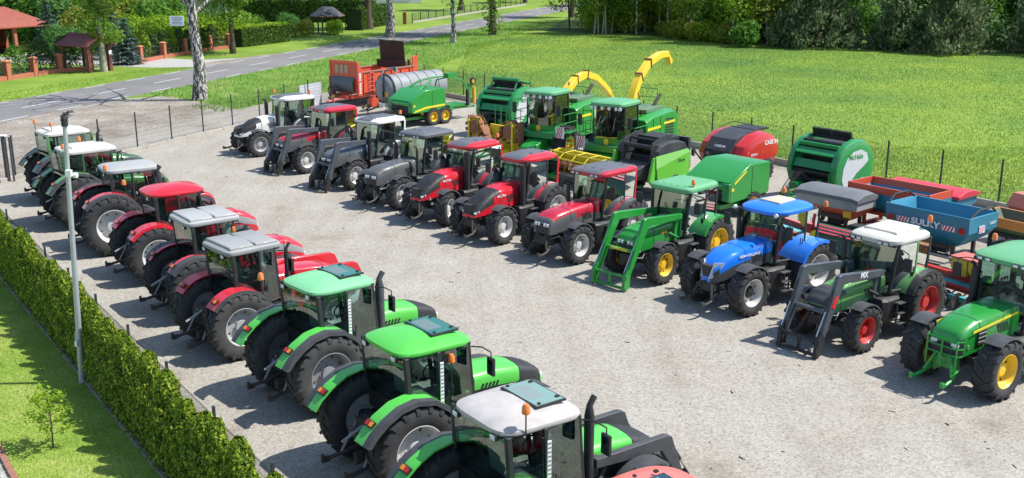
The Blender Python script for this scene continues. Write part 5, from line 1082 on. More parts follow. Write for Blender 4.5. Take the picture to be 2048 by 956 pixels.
inst('bright_top_leaves', leafmesh('bright_top_leaves', C, nr.normal(size=(n, 3))*.5+[0, 0, 1], .16*(.6+.8*nr.random(n)), leaf_y), hb_)  # extra layer of yellower green leaves over the hedge top
hedge('garden_hedge', [(-41, 152), (-28, 149), (-19.0, 147.5)], 2.0, 3.0, 9000, hedge_m, 'long dark hedge crossing behind the slate roofed gazebo', .28)
hedge('garden_hedge', [(-19.6, 132.5), (-18.9, 137.5), (-17.0, 143.5)], 2.2, 2.5, 6000, hedge_m, 'dark hedge standing right of the slate roofed gazebo', .22)
e = empty('gazebo', (-22.0, 127.5, 0), R(20), 'small garden gazebo with dark slate hipped roof and red edges', 'gazebo')
b = MB(); K = [(2.1*math.cos(a), 2.1*math.sin(a)) for a in np.linspace(0, 2*math.pi, 7)[:-1]]; b.loft([[(x, y, 2.0) for x, y in K], [(x, y, 2.1) for x, y in K], [(x*.35, y*.35, 3.1) for x, y in K]]); b.build('roof', t_dk, e, ang=20)
b = MB()
for (x, y), (x2, y2) in zip(K, K[1:]+K[:1]): b.tube([(x, y, 2.05), (x2, y2, 2.05)], .07, 6)
b.build('eaves_board', wood, e)
for x, y in K: b = MB(); b.box((x*.82, y*.82, 1.0), (.16, .16, 2.0)); b.build('post', bark, e)
shrub(-24.0, 123.5, .55, 3, 'yellow green shrub in the border left of the gazebo'); shrub(-20.9, 125.4, .5, 0, 'leafy shrub growing up in front of the gazebo'); shrub(-26.6, 127.0, .7, 2, 'low dark shrub in the border between hedge block and gazebo')
shrub(-29.5, 118.5, .8, 1, 'round green shrub behind the clipped hedge block')
e = empty('dwarf_conifer', (-24.9, 121.8, 0), 0, 'small golden cone shaped conifer in the flower border', 'conifer'); inst('foliage', thuja('foliage', 500, .38, 1.1, leaf_yel, .12), e)
def simple_fence(p0, p1, n, h, label, plinth=.25):
    a, c = Vector((*p0, 0)), Vector((*p1, 0)); d = c-a; e = empty('railing_fence', a, math.atan2(d.y, d.x), label, 'fence'); l = d.length/n
    b = MB(); b.box((d.length/2, 0, plinth/2), (d.length, .2, plinth)); b.build('plinth', conc, e)
    for i in range(n+1): b = MB(); b.box((i*l, 0, h/2), (.08, .08, h)); b.build('post', fdk, e)
    b = MB()
    for i in range(n*6): b.box(((i+.5)*l/6, 0, (h+plinth)/2), (.04, .02, h-plinth-.1))
    for z in (h-.12, plinth+.15): b.box((d.length/2, 0, z), (d.length, .03, .04))
    b.build('railing', fdk, e)
simple_fence((-13.6, 146), (2.5, 196), 18, 1.4, 'long dark railing fence along the far side of the road')
simple_fence((-33.3, 93.0), (-35.2, 87.9), 3, 1.4, 'dark sliding gate across the paved driveway', .02)
b = MB(); b.box((0, 0, .8), (.5, .5, 1.6)); o = b.build('brick_pillar', brick, None, (-14.4, 143.8, 0)); tag(o, 'single red brick pillar where the dark railing fence begins', 'pillar')
# backdrop of distant trees beyond everything on the left
fb = [crown('crown', 3000, [((rng.gauss(0, 2), rng.gauss(0, 2), 5+k), (4, 4, 3.5)) for k in range(5)], .7, m) for m in (leaf_g, leaf_dk, leaf_y)]
for k in range(26):
    x = -150+k*7+rng.uniform(-2, 2); 
    if -60 < x < -5: continue
    e = empty('far_tree', (x, 232+rng.uniform(-12, 25), 0), rng.random()*6, 'hazy broadleaf tree in the far tree line behind the village', 'tree', 'far tree line'); inst('crown', fb[k % 3], e); inst('trunk', bm[3], e)
# ================================================================ implements behind the long row
def U(name, label, cat, u, v, hd, group=None): return empty(name, W(u, v), A+R(hd), label, cat, group)
rust = paint('rusty_steel', (.24, .10, .05), .85, .6, 0, scale=6, dc=(.40, .22, .13)); PGW = paint('paint_lime_green', (.13, .50, .04), .35, .06, .3); PBK = paint('black_panel', (.035, .038, .042), .45, .2, .2)
PJY = paint('paint_machine_yellow', (.82, .66, .02), .38, .12, .3); PJO = paint('spout_yellow', (.85, .58, .03), .35, .08, .3); POR = paint('paint_orange_red', (.62, .075, .028), .4, .2, .2, scale=2); PTL = paint('paint_teal_blue', (.01, .20, .32), .4, .15, .3); PTL2 = paint('paint_light_teal', (.02, .38, .55), .4, .12, .3)
PTK = paint('tank_zinc', (.25, .27, .29), .5, .6, 0, scale=2.2, metal=0, dc=(.24, .21, .17)); tarp = paint('grey_tarpaulin', (.13, .14, .15), .55, .3, 0, scale=3, dc=(.25, .25, .24)); rtarp = paint('red_tarpaulin', (.60, .03, .06), .5, .15, 0)
PDGm = paint('paint_mid_green', (.01, .24, .06), .35, .1, .4)
def hazard(par, c, d, rot=None, name='hazard_board', side='x'):
    """red and white diagonally striped board, c centre, d = (width, height); faces local x"""
    e = empty(name, c); e.parent = par
    if rot: e.rotation_euler = rot
    e.name = name; w, h = d; bpy.data.objects.remove(e)
    b = MB(); b.box((0, 0, 0), (.02, w, h), 0); n = 4
    for k in range(n):
        y0 = -w/2+(k)*w/n*1.0; pts = []
        def cl(y): return max(-w/2, min(w/2, y))
        q = w/n*.5; sh = h*.45
        p = [(y0-sh/2, -h/2), (y0+q-sh/2, -h/2), (y0+q+sh/2, h/2), (y0+sh/2, h/2)]
        p = [(cl(y), z) for y, z in p]
        for s_ in (-1, 1): b.add([(s_*.012, y, z) for y, z in p], [(0, 1, 2, 3)], 1)
    o = b.build(name, [whitem, flat('hazard_red', (.55, .02, .03), .5)], par, c, rot, fix=False); return o
def drawbar(par, m, x0, x1, z0=.62, z1=.45, y=.5, hoses=True):
    b = MB()
    for s_ in (-1, 1): b.tube([(x0, s_*y, z0), (x0+(x1-x0)*.6, s_*.12, z1+.02), (x1, s_*.04, z1)], .055, 6)
    b.box((x1+.06, 0, z1), (.18, .10, .06)); b.build('drawbar', m, par)
    b = MB(); b.cyl((x1-.35, .16, .02), (x1-.35, .16, .85), .04, 8); b.box((x1-.35, .16, .03), (.2, .2, .03)); b.build('jack', m, par)
    if hoses:
        b = MB(); q = random.Random(int(x1*100))
        for k in range(6): y0 = q.uniform(-.3, .3); b.tube([(x0, y0, z0+.35), (x0+(x1-x0)*.4, y0*.8, z0+.75+q.random()*.2), (x0+(x1-x0)*.8, y0*.5, z1+.45), (x1-.1, y0*.3, z1+.12)], .014, 5)
        b.build('hose', blk, par)
        b = MB(); b.tube([(x0, 0, z0+.1), (x1-.05, 0, z1+.25)], .07, 8); b.build('drive_shaft', paint('shaft_guard', (.1, .1, .02), .5, .2, 0), par)
# --- round baler with big curved side panels
def curved_baler(u, v, hd, label, m, dark, writing=True, s=1.0):
    e = U('round_baler', label, 'baler', u, v, hd); e.scale = (s,)*3
    out = [(.70, .50), (1.02, .85), (1.18, 1.30), (1.12, 1.80), (.88, 2.22), (.48, 2.52), (-.05, 2.66), (-.60, 2.60), (-1.02, 2.34), (-1.30, 1.90), (-1.36, 1.35), (-1.20, .82), (-.65, .55)]
    for s_ in (1, -1):
        b = MB(); n = len(out); cx, cz = -.1, 1.5; R_ = []
        for y, k in ((.93, 1.0), (1.12, 1.0), (1.20, .96), (1.235, .86), (1.25, .6)): R_.append([(cx+(x-cx)*k, s_*y, cz+(z-cz)*k) for x, z in out])
        b.loft(R_); sp = b.build('side_panel', m, e, ang=30)
        b = MB(); dec = [(.60, .68), (.86, 1.15), (.82, 1.62), (.58, 2.02), (.16, 2.27), (-.36, 2.32), (-.76, 2.14), (-.90, 1.82), (-.62, 1.62), (-.12, 1.36), (.30, .98)]
        b.prism([(x*.95-.02, z*.97) for x, z in dec], s_*1.246, s_*1.262); b.build('decal', paint('decal_silver', (.55, .57, .58), .4, .1, .1), sp)
        if writing:
            text('M\u1D9cHale' if False else 'McHale', .30, PDGm, sp, (-.02, s_*1.265, 1.98), (math.pi/2, 0, math.pi if s_ > 0 else 0), off=.006)
            text('Vario', .20, LTG, sp, (-.72, s_*1.256, 1.02), (math.pi/2, 0, math.pi if s_ > 0 else 0), off=.004)
        b = MB(); b.box((-.55, s_*1.10, .62), (1.5, .16, .12)); b.tube([(-1.30, s_*1.0, 1.0), (-1.42, s_*1.02, 1.6), (-1.30, s_*1.0, 2.1)], .03, 6); b.build('frame_rail', dark, e)
        inst('wheel', tyre(.50, .42, .26, 16), e, (-.25, s_*1.02, .50), (0, 0, 0 if s_ > 0 else math.pi)); w = [o for o in bpy.data.objects if o.name.startswith('wheel')][-1]
    b = MB(); b.bb((-1.15, -.93, .7), (.35, .93, 2.35)); b.build('bale_chamber', blk, e)
    for k, (x, z, r_) in enumerate(((.95, .95, .10), (.98, 1.30, .10), (.80, 2.02, .09), (.42, 2.45, .09), (-.2, 2.60, .10), (.75, .62, .12))):
        b = MB(); b.cyl((x, -.93, z), (x, .93, z), r_, 12); b.build('roller', blk, e)
    b = MB(); b.box((1.02, 0, 1.62), (.05, 1.80, .36), 0, Matrix.Rotation(-.5, 3, 'Y')); b.box((.86, 0, 2.12), (.34, 1.86, .06), 0, Matrix.Rotation(.6, 3, 'Y')); b.box((.62, 0, 2.36), (.20, 1.86, .14)); b.build('front_guard', m, e, bevel=.01)
    b = MB(); 
    for y in (-.47, .47): b.box((-.10, y, 2.78), (.10, .90, .30), 0, Matrix.Rotation(.35, 3, 'Y'))
    b.build('rubber_flap', blk, e)
    b = MB(); b.bb((.3, -.9, .5), (1.05, .9, .68)); b.box((1.3, 0, .62), (1.0, 1.2, .14)); b.box((1.25, .55, .85), (.12, .12, .5)); b.box((1.6, -.3, .80), (.5, .35, .28)); b.box((1.5, .45, .74), (.7, .12, .12)); b.build('front_frame', m, e)
    b = MB(); b.tube([(1.0, .92, .7), (1.25, .95, 1.15), (1.2, .95, 1.4)], .025, 6); b.tube([(1.0, -.92, .7), (1.25, -.95, 1.15), (1.2, -.95, 1.5)], .025, 6); b.build('hand_rail', m, e)
    b = MB(); b.box((1.02, 1.10, .95), (.02, .2, .38)); b.build('warning_label', paint('label_yellow', (.75, .55, .03), .5, .1, 0), e)
    drawbar(e, m, 1.2, 3.0); return e
curved_baler(33.6, 25.75, 182, 'green round baler with big curved side panel and silver decal beside the field fence', PDGm, PDGm, s=.96)
b1_ = curved_baler(32.05, 45.4, 196, 'green round baler with silver decal standing behind the rusty maize header', PDGm, PDGm, True)
b = MB()
for y in (.6, 1.0): b = MB(); b.tube([(1.3, y, .6), (1.3, y, 1.85), (1.7, y, 1.85), (1.7, y, .6)], .022, 6); b.build('hand_rail', PDGm, b1_)
b = MB()
for k in (0, 1): b.tube([(.5, -.8+k*1.6, 2.3), (.1, -.8+k*1.6, 3.0), (-.9, -.8+k*1.6, 2.75)], .05, 6); 
b.tube([(.1, -.9, 3.0), (.1, .9, 3.0)], .09, 10); b.tube([(-.9, -.9, 2.75), (-.9, .9, 2.75)], .07, 8); b.build('net_frame', PDGm, b1_)
# --- box shaped round balers
def box_baler(u, v, hd, label, L, hw, prof, m, dark, stripe=None, name='round_baler', cat='baler', wheels=((-.2, .50, .40),), rimm=None, frontz=(.75, 1.5)):
    e = U(name, label, cat, u, v, hd)
    for s_ in (1, -1): 
        b = MB(); b.prism(prof, s_*(hw-.06), s_*hw); p = b.build('side_panel', m, e, bevel=.015)
        if stripe: b = MB(); b.prism(stripe, s_*(hw+.002), s_*(hw+.010)); b.build('stripe', PJY, p)
        b = MB(); xm = sum(q[0] for q in prof)/len(prof)-.1; b.box((xm, s_*(hw+.003), (prof[0][1]+2.1)/2), (.02, .01, 1.2)); b.build('panel_seam', blk, p)
        b = MB(); b.prism([(prof[1][0]-.02, prof[0][1]+.02), (prof[1][0]+.10, prof[0][1]+.05), (prof[1][0]+.10, prof[1][1]-.06), (prof[1][0]-.02, prof[1][1])], s_*(hw-.34), s_*(hw-.01)); b.build('front_pillar', dark, e, bevel=.03)
        b = MB(); b.box((prof[1][0]-.12, s_*(hw+.006), prof[1][1]-.28), (.14, .008, .12)); b.build('warning_label', flat('label_yellow2', (.8, .6, .05), .5), p)
    x0 = prof[1][0]; top = [q for q in prof if q[1] >= prof[1][1]-.01]
    b = MB(); b.strip([(x, z-.03) for x, z in sorted(top, key=lambda q: -q[0])], -hw+.06, hw-.06, .04); b.build('top_panel', m, e)
    b = MB(); b.strip([(x0-.02, prof[1][1]-.02), (x0+.14, prof[1][1]-.16), (x0+.10, prof[1][1]-.30)], -hw+.1, hw-.1, .03); b.build('front_lip', m, e)
    b = MB(); b.bb((min(q[0] for q in prof)+.06, -hw+.07, prof[0][1]), (x0-.25, hw-.07, prof[1][1]-.1)); b.build('bale_chamber', blk, e)
    b = MB(); b.cyl((x0-.05, -hw+.3, prof[1][1]-.45), (x0-.05, hw-.3, prof[1][1]-.45), .14, 12); b.box((x0-.12, 0, .95), (.1, 1.4, .5)); b.build('net_box', blk, e)
    b = MB(); b.bb((x0-1.2, -.8, .45), (x0+.2, .8, .62)); b.build('pickup', m, e)
    for (x, r_, w_) in wheels:
        for s_ in (1, -1):
            wh = inst('wheel', tyre(r_, w_, r_*.55, 16), e, (x, s_*(hw-.12), r_), (0, 0, 0 if s_ > 0 else math.pi)); inst('rim', rim(r_*.55, w_, rimm or rim_y, .8), wh)
    drawbar(e, m, x0, x0+1.6, .7, .45, .4); return e
pj = [(1.20, .72), (1.20, 1.52), (.10, 2.12), (-1.15, 2.08), (-1.15, .85)]
jb = box_baler(29.0, 26.7, 185, 'dark green box shaped round baler behind the green loader tractor', 2, 1.08, pj, PJD, PDGm, stripe=[(1.0, 1.50), (.98, 1.42), (.30, 1.86), (.32, 1.93)])
pwz = [(1.25, .88), (1.25, 1.62), (.30, 2.22), (-1.25, 2.26), (-1.38, 2.0), (-1.38, .92)]
jb.scale = (.97, .97, .93)
wb_ = box_baler(30.1, 51.5, 190, 'long green baler and wrapper with yellow side stripe and wrapping arms', 2, 1.15, pwz, PJD, PDGm, stripe=[(1.22, .96), (1.0, 1.06), (.2, 1.22), (-1.30, 1.28), (-1.30, 1.16), (.2, 1.10), (1.0, .95)], name='baler_wrapper', wheels=((-.35, .55, .45), (-1.30, .55, .45)))
wb_.scale = (.93, .90, .90)
b = MB(); b.tube([(.2, -.8, 2.15), (-.6, -.6, 2.55), (-1.3, -.3, 2.75), (-2.6, -.1, 2.85)], .07, 6); b.tube([(.2, .4, 2.15), (-.6, .3, 2.5), (-1.2, .0, 2.65)], .06, 6); b.box((-2.75, 0, 2.85), (.7, .5, .28)); b.tube([(-2.7, .2, 2.7), (-3.3, .6, 2.5), (-3.6, .7, 1.9), (-3.6, .7, .8)], .055, 6); b.tube([(-2.7, -.2, 2.7), (-2.4, -.9, 2.5), (-2.3, -1.0, 1.6)], .055, 6); b.build('wrapping_arm', PJD, wb_)
b = MB(); b.cyl((-3.6, .7, .9), (-3.6, .7, 1.9), .11, 12, 0); b.cyl((-2.3, -1.0, .9), (-2.3, -1.0, 1.7), .11, 12, 0); b.build('film_roll', blk, wb_)
b = MB(); b.cyl((-4.3, .55, .95), (-4.3, .55, 2.0), .12, 12); b.build('film_holder', paint('holder_yellow', (.80, .42, .03), .4, .1, .2), wb_)
b = MB(); b.tube([(-1.3, -.4, .8), (-4.4, -.3, .75)], .07, 6); b.tube([(-1.3, .4, .8), (-4.4, .5, .75)], .07, 6); b.box((-3.0, 0, .95), (1.5, 1.3, .10)); b.box((-2.2, 0, .85), (.3, 1.5, .35)); b.box((-4.3, .1, 1.2), (.1, .1, .9)); b.build('wrapping_table', PJD, wb_)
b = MB(); b.box((-4.35, .1, 1.95), (.3, .10, .4)); b.build('bale_guide', PJD, wb_); wh = inst('guide_wheel', tyre(.24, .12, .13, 10), wb_, (-4.55, .2, 2.35)); inst('rim', rim(.13, .12, rim_y), wh)
# --- lime green baler with black cover
e = U('round_baler', 'lime green and black round baler standing behind the deep red tractor', 'baler', 28.8, 30.6, 188); e.scale = (.93, .93, .92); lb = e
for s_ in (1, -1):
    b = MB(); b.prism([(1.05, .55), (1.25, 1.95), (-.85, 2.05), (-1.10, 1.9), (-1.05, .72)], s_*1.10, s_*1.17); p = b.build('side_panel', PGW, e, bevel=.02)
    b = MB(); b.prism([(1.25, 1.97), (-.85, 2.07), (-1.10, 1.92), (1.20, 1.40)], s_*1.173, s_*1.18); b.build('light_panel', paint('paint_light_lime', (.28, .66, .16), .35, .06, .3), p)
    b = MB(); R_ = []
    for y, k in ((.72, .96), (.80, 1), (1.05, 1), (1.14, .93)): R_.append([(.05+(x-.05)*k, s_*y, 1.95+(z-1.95)*k) for x, z in [(1.12, 1.9), (1.10, 2.15), (.90, 2.36), (.4, 2.46), (-.35, 2.46), (-.80, 2.34), (-1.02, 2.05), (-1.05, 1.9)]])
    b.loft(R_); b.build('top_cover', PBK, e, ang=30)
    b = MB(); b.prism([(1.25, .6), (1.60, .95), (1.32, 1.9), (1.18, 1.9)], s_*1.0, s_*1.14); b.build('front_cheek', PGW, e, bevel=.02)
b = MB(); text('Deutz', .20, blk, p, (-.45, 1.19, 1.62), (math.pi/2, 0, math.pi), shear=.4); b.bb((-1.0, -.74, .6), (.55, .74, 1.75)); b.box((-.35, 0, 2.30), (.9, 1.5, .5)); b.build('bale_chamber', blk, e)
for x, z, r_ in ((.95, 2.25, .10), (1.18, 1.55, .11), (.6, 2.5, .06)): b = MB(); b.cyl((x, -.8, z), (x, .8, z), r_, 12); b.build('roller', blk, e)
for y in (-.78, .78): b = MB(); b.prism([(1.25, 1.2), (1.05, 2.45), (.3, 2.72), (-.2, 2.72), (-.2, 1.6)], y-.03, y+.03); b.build('chamber_wall', PBK, e)
b = MB(); b.loft([[(1.25, -.75, 1.62), (1.25, .75, 1.62), (1.3, .7, .95), (1.3, -.7, .95)], [(1.95, -.62, 1.35), (1.95, .62, 1.35), (1.85, .62, .95), (1.85, -.62, .95)]]); b.build('front_box', PBK, e, bevel=.03)
b = MB(); b.prism([(-1.12, .9), (-1.28, 1.2), (-1.22, 2.5), (-1.08, 2.5)], -1.05, 1.05); b.build('tailgate', PBK, e)
for s_ in (1, -1): inst('wheel', tyre(.52, .42, .28, 16), e, (-.1, s_*.98, .52), (0, 0, 0 if s_ > 0 else math.pi))
drawbar(e, PDGm, 1.3, 2.7)
# --- red round baler with black nose
e = U('round_baler', 'red round baler with black ribbed nose beside the field fence', 'baler', 33.55, 30.5, 184); e.scale = (.92, .93, .90)
for s_ in (1, -1):
    b = MB(); R_ = []; O = [(1.15, .95), (1.32, 1.35), (1.05, 1.85), (.35, 2.28), (-.5, 2.42), (-1.15, 2.2), (-1.55, 1.75), (-1.60, 1.35), (-1.2, .95), (-.2, .78)]
    for y, k in ((.60, 1.0), (1.0, 1.0), (1.22, .93), (1.30, .78), (1.33, .5)): R_.append([(-.1+(x+.1)*k, s_*y, 1.5+(z-1.5)*k) for x, z in O])
    b.loft(R_); p = b.build('side_panel', paint('paint_case_red', (.52, .012, .012), .3, .08, .5), e, ang=28)
    rt = (math.pi/2, 0, math.pi if s_ > 0 else 0); text('CASE IH', .27, LTG, p, (-.78, s_*1.335, 1.92), rt, off=.008); text('RB344', .17, LTG, p, (.45, s_*1.335, 1.45), rt, shear=.3)
    for k in range(3): b = MB(); b.box((.30-.02*k, s_*1.30, 1.70+k*.07), (1.2, .02, .022), 0, Matrix.Rotation(.42, 3, 'Y')); b.build('pin_stripe', LTG, p)
    wh = inst('wheel', tyre(.60, .46, .34, 16), e, (-.5, s_*1.12, .60), (0, 0, 0 if s_ > 0 else math.pi)); inst('rim', rim(.34, .46, rim_g, .8), wh)
    b = MB(); b.box((-.6, s_*1.1, .80), (1.9, .12, .16)); b.build('frame_rail', blk, e)
b = MB(); R_ = [[(x, y, z) for x, z in [(1.25, .8), (1.48, 1.15), (1.38, 1.60), (.95, 2.12), (.1, 2.40), (-.6, 2.46), (-.6, .8)]] for y in (-.72, .72)]; b.loft(R_); b.build('nose_hood', PBK, e, ang=20)
text('CASE IH', .17, LTG, e, (1.34, .1, 1.80), (R(52), 0, math.pi/2), off=.003)
b = MB()
for k in range(5):
    for j in range(10): b.box((1.475-.02*k, -.6+j*.13, 1.24+k*.075), (.012, .08, .045), 0, Matrix.Rotation(-.15, 3, 'Y'))
b.build('air_grille', blk, e)
for y, z in ((-1.0, 1.45), (-.2, 1.35)):
    b = MB(); b.tube([(1.2, y, .9), (1.75, y, z)], .035, 6); b.build('wheel_arm', blk, e); wh = inst('gauge_wheel', tyre(.22, .12, .12, 10), e, (1.85, y, z), (0, 0, .5)); inst('rim', rim(.12, .12, rim_g), wh)
b = MB(); b.tube([(.5, -.7, 2.5), (-.1, -.4, 2.75), (-.8, .3, 2.6)], .02, 5); b.box((-.9, 0, 2.42), (1.1, 1.3, .08)); b.build('top_frame', blk, e)
drawbar(e, blk, 1.3, 2.5)
# ================================================================ forage harvesters
def sect(path, w, h0, m):
    b = MB(); R_ = []
    for i, p in enumerate(path):
        a = Vector(path[max(i-1, 0)]); c = Vector(path[min(i+1, len(path)-1)]); d = (c-a).normalized(); yv = Vector((0, 1, 0)); n = d.cross(yv).normalized(); t = 1-.3*i/len(path); p = Vector(p)
        R_.append([p+yv*w/2*t+n*h0/2*t, p-yv*w/2*t+n*h0/2*t, p-yv*w/2*t-n*h0/2*t, p+yv*w/2*t-n*h0/2*t])
    b.loft(R_); return b
bglass = glass('tinted_cab_glass', (.36, .34, .29), .12)
def harvester(u, v, hd, label, spout, tip):
    e = U('forage_harvester', label, 'harvester', u, v, hd, 'forage harvesters in front of the field'); e.scale = (.86, .83, .97)
    for s_ in (1, -1):
        wh = inst('wheel', tyre(.92, .72, .42, 18), e, (-1.0, s_*1.12, .92), (0, .3, 0 if s_ > 0 else math.pi)); inst('rim', rim(.42, .72, rim_y), wh)
        wh = inst('wheel', tyre(.62, .50, .32, 16), e, (-4.1, s_*1.05, .62), (0, .3, 0 if s_ > 0 else math.pi)); inst('rim', rim(.32, .50, rim_y), wh)
    b = MB(); b.box((-1.0, 0, .95), (1.0, 1.8, .5)); b.box((-3.0, 0, .95), (4.0, .9, .5)); b.box((-4.1, 0, .65), (.3, 1.7, .25)); b.box((-.8, 0, 1.45), (2.2, 2.2, .28)); b.build('chassis', PDGm, e)
    # body
    b = MB(); K = [(-1.75, 1.45), (-1.75, 2.55), (-2.6, 2.72), (-4.7, 2.80), (-5.25, 2.6), (-5.4, 2.1), (-5.4, 1.15), (-2.4, 1.15)]
    R_ = [[(x, y, z if abs(y) < 1.2 else z-(.10 if z > 2.4 else 0)) for x, z in K] for y in (-1.32, -1.15, 1.15, 1.32)]; b.loft(R_); bd = b.build('engine_body', PJD, e, bevel=.03, ang=30)
    b = MB(); b.bb((-4.6, -.85, 2.76), (-2.6, .85, 2.90)); b.build('engine_deck', paint('deck_green', (.10, .20, .12), .6, .4, 0), bd)
    for s_ in (1, -1):
        for k in range(7): b = MB(); b.box((-4.35, s_*1.325, 1.62+k*.125), (1.1-.04*k, .02, .075), 0, Matrix.Rotation(-.06, 3, 'Y')); b.build('louvre', blk, bd)
        b = MB(); b.box((-4.3, s_*1.335, 2.22), (1.25, .02, .10)); b.box((-2.55, s_*1.335, 2.12), (1.5, .02, .11)); b.build('yellow_stripe', PJY, bd)
        b = MB(); b.box((-3.3, s_*1.33, 1.95), (.02, .02, 1.3)); b.box((-2.5, s_*1.33, 1.95), (.02, .02, 1.2)); b.build('panel_seam', blk, bd)
    # cab
    b = MB(); b.loft([[(-1.7, -.85, z), (-.25, -.9, z), (-.02, -.62, z), (.03, 0, z), (-.02, .62, z), (-.25, .9, z), (-1.7, .85, z)] for z in (1.58, 1.88)]); b.build('cab_base', PJD, e)
    P_ = [(-.25, .9), (-.02, .62), (.03, 0), (-.02, -.62), (-.25, -.9)]; b = MB()
    for (x0, y0), (x1, y1) in zip(P_, P_[1:]): b.add([(x0, y0, 1.88), (x1, y1, 1.88), (x1+.08, y1, 3.28), (x0+.06, y0, 3.28)], [(0, 1, 2, 3)])
    b.build('windscreen', bglass, e, fix=False)
    for s_ in (1, -1):
        b = MB(); b.add([(-.27, s_*.9, 1.88), (-1.66, s_*.86, 1.88), (-1.62, s_*.86, 3.28), (-.22, s_*.9, 3.28)], [(0, 1, 2, 3)]); b.build('door_window', bglass, e, fix=False)
        for (x, y) in ((-.25, .9), (-1.66, .86)): b = MB(); b.tube([(x, s_*y, 1.85), (x+.05, s_*y, 3.3)], .05, 6); b.build('cab_pillar', blk, e)
        b = MB(); b.box((-.7, s_*1.28, 1.58), (1.5, .75, .06)); b.build('platform', PDGm, e)
        b = MB(); 
        for z in (2.05, 2.45): b.tube([(-1.3, s_*1.62, z), (-.02, s_*1.62, z), (.02, s_*1.0, z)], .02, 6)
        for x in (-1.3, -.6, 0): b.tube([(x, s_*1.62, 1.58), (x, s_*1.62, 2.45)], .02, 6)
        b.build('railing', PJD, e); hazard(e, (.12, s_*1.45, 1.62), (.52, .52))
        b = MB(); b.box((.06, s_*1.0, 1.45), (.06, .22, .12)); b.build('headlight', lens, e); mirror(e, .05, s_*.9, 3.0, s_, .55, .2, (.06, .24, .50), .35)
        b = MB()
        for k in range(5): b.box((-.4, s_*1.75, .55+k*.26), (.45, .2, .03))
        for x in (-.62, -.18): b.tube([(x, s_*1.68, 1.6), (x, s_*1.82, .5)], .02, 6)
        b.build('ladder', PDGm, e)
    b = MB(); b.box((-.9, 0, 2.15), (.5, .5, .5)); b.box((-1.15, 0, 2.65), (.14, .5, .8)); b.build('seat', intm, e); b = MB(); b.box((-.35, 0, 2.2), (.15, .3, .6)); b.tube([(-.45+.0, .2*math.cos(a), 2.6+.1*math.sin(a)) for a in np.linspace(0, 6.28, 13)], .02, 5); b.build('steering_column', blk, e)
    b = MB(); b.box((-1.72, 0, 2.5), (.06, 1.6, 1.5)); b.build('cab_rear_wall', blk, e)
    ro = roof(e, -1.95, .22, 1.02, 3.30, PJR, PJR, crownh=.08, th=.16, n=6, front=1.0)
    b = MB(); b.bb((-1.85, -.93, 3.24), (.12, .93, 3.33)); b.build('roof_lining', blk, ro)
    for y in (-.82, -.6, -.2, .2, .6, .82): b = MB(); b.cyl((.10, y, 3.22), (.19, y, 3.22), .085, 10); b.build('work_light', lens, ro)
    beacon(e, -1.7, .85, 3.48, .18)
    b = MB(); b.lathe([(0, .02), (.14, .015), (.15, 0), (0, 0)], (.04, 0, 1.73), 12, 0, 'X'); b.build('emblem', YEL, e)
    b = MB(); b.loft([[(-.1, -.55, 1.35), (-.1, .55, 1.35), (-.1, .55, .7), (-.1, -.55, .7)], [(1.15, -.45, .95), (1.15, .45, .95), (1.15, .45, .35), (1.15, -.45, .35)]]); b.build('feed_housing', PJD, e, bevel=.02)
    b = sect(spout, .42, .36, PJO); sp = b.build('discharge_spout', PJO, e, bevel=.012)
    for i in (2, 3): 
        p = Vector(spout[i]); d = (Vector(spout[i+1])-p).normalized(); b = MB(); b.box(p, (.05, .46, .44), 0, Matrix.Rotation(-math.atan2(d.z, d.x), 3, 'Y')); b.build('spout_flange', rust, sp)
    p = Vector(spout[-1]); b = MB(); b.loft([[p+Vector((.1, -.16, .10)), p+Vector((.1, .16, .10)), p+Vector((0, .16, -.12)), p+Vector((0, -.16, -.12))], [p+Vector((tip[0]-.1, -.17, tip[1]+.12)), p+Vector((tip[0]-.1, .17, tip[1]+.12)), p+Vector((tip[0]+.05, .15, tip[1]-.1)), p+Vector((tip[0]+.05, -.15, tip[1]-.1))]]); b.build('spout_flap', PJO, sp)
    b = MB(); b.tube([(-2.0, 0, 2.4), Vector(spout[0])+Vector((0, 0, .1))], .34, 14); b.build('spout_turret', PJO, sp)
    b = MB(); b.tube([(-4.3, .35, 2.8), (-4.5, .35, 3.05), (-4.95, .40, 3.35)], .09, 8); b.build('exhaust', chas, bd)
    b = MB()
    for y in (-.9, .2): b.tube([(-5.0, y, 2.75), (-5.0, y, 3.6), (-4.4, y, 3.55), (-3.7, y, 2.85)], .02, 6)
    b.tube([(-5.0, -.9, 3.6), (-5.0, .2, 3.6)], .02, 6); b.tube([(-5.0, -.9, 3.2), (-5.0, .2, 3.2)], .02, 6); b.build('guard_rail', PDGm, bd)
    b = MB(); b.cyl((-2.3, .7, 2.7), (-2.3, .7, 2.92), .07, 8); b.build('filler_cap', blk, bd)
    return e
harvester(28.9, 33.6, 200, 'green forage harvester nearer the camera with its yellow spout raised high', [(-2.3, 0, 2.9), (-2.65, 0, 3.6), (-3.25, 0, 4.30), (-4.2, 0, 4.85), (-5.4, 0, 5.12), (-6.3, 0, 5.12)], (-.35, -.45))
harvester(28.75, 38.2, 200, 'green forage harvester farther away with its yellow spout folded down', [(-2.3, 0, 2.8), (-2.8, 0, 3.25), (-3.7, 0, 3.70), (-4.8, 0, 3.85), (-5.9, 0, 3.60), (-6.9, 0, 3.10), (-7.6, 0, 2.65)], (-.25, -.35))
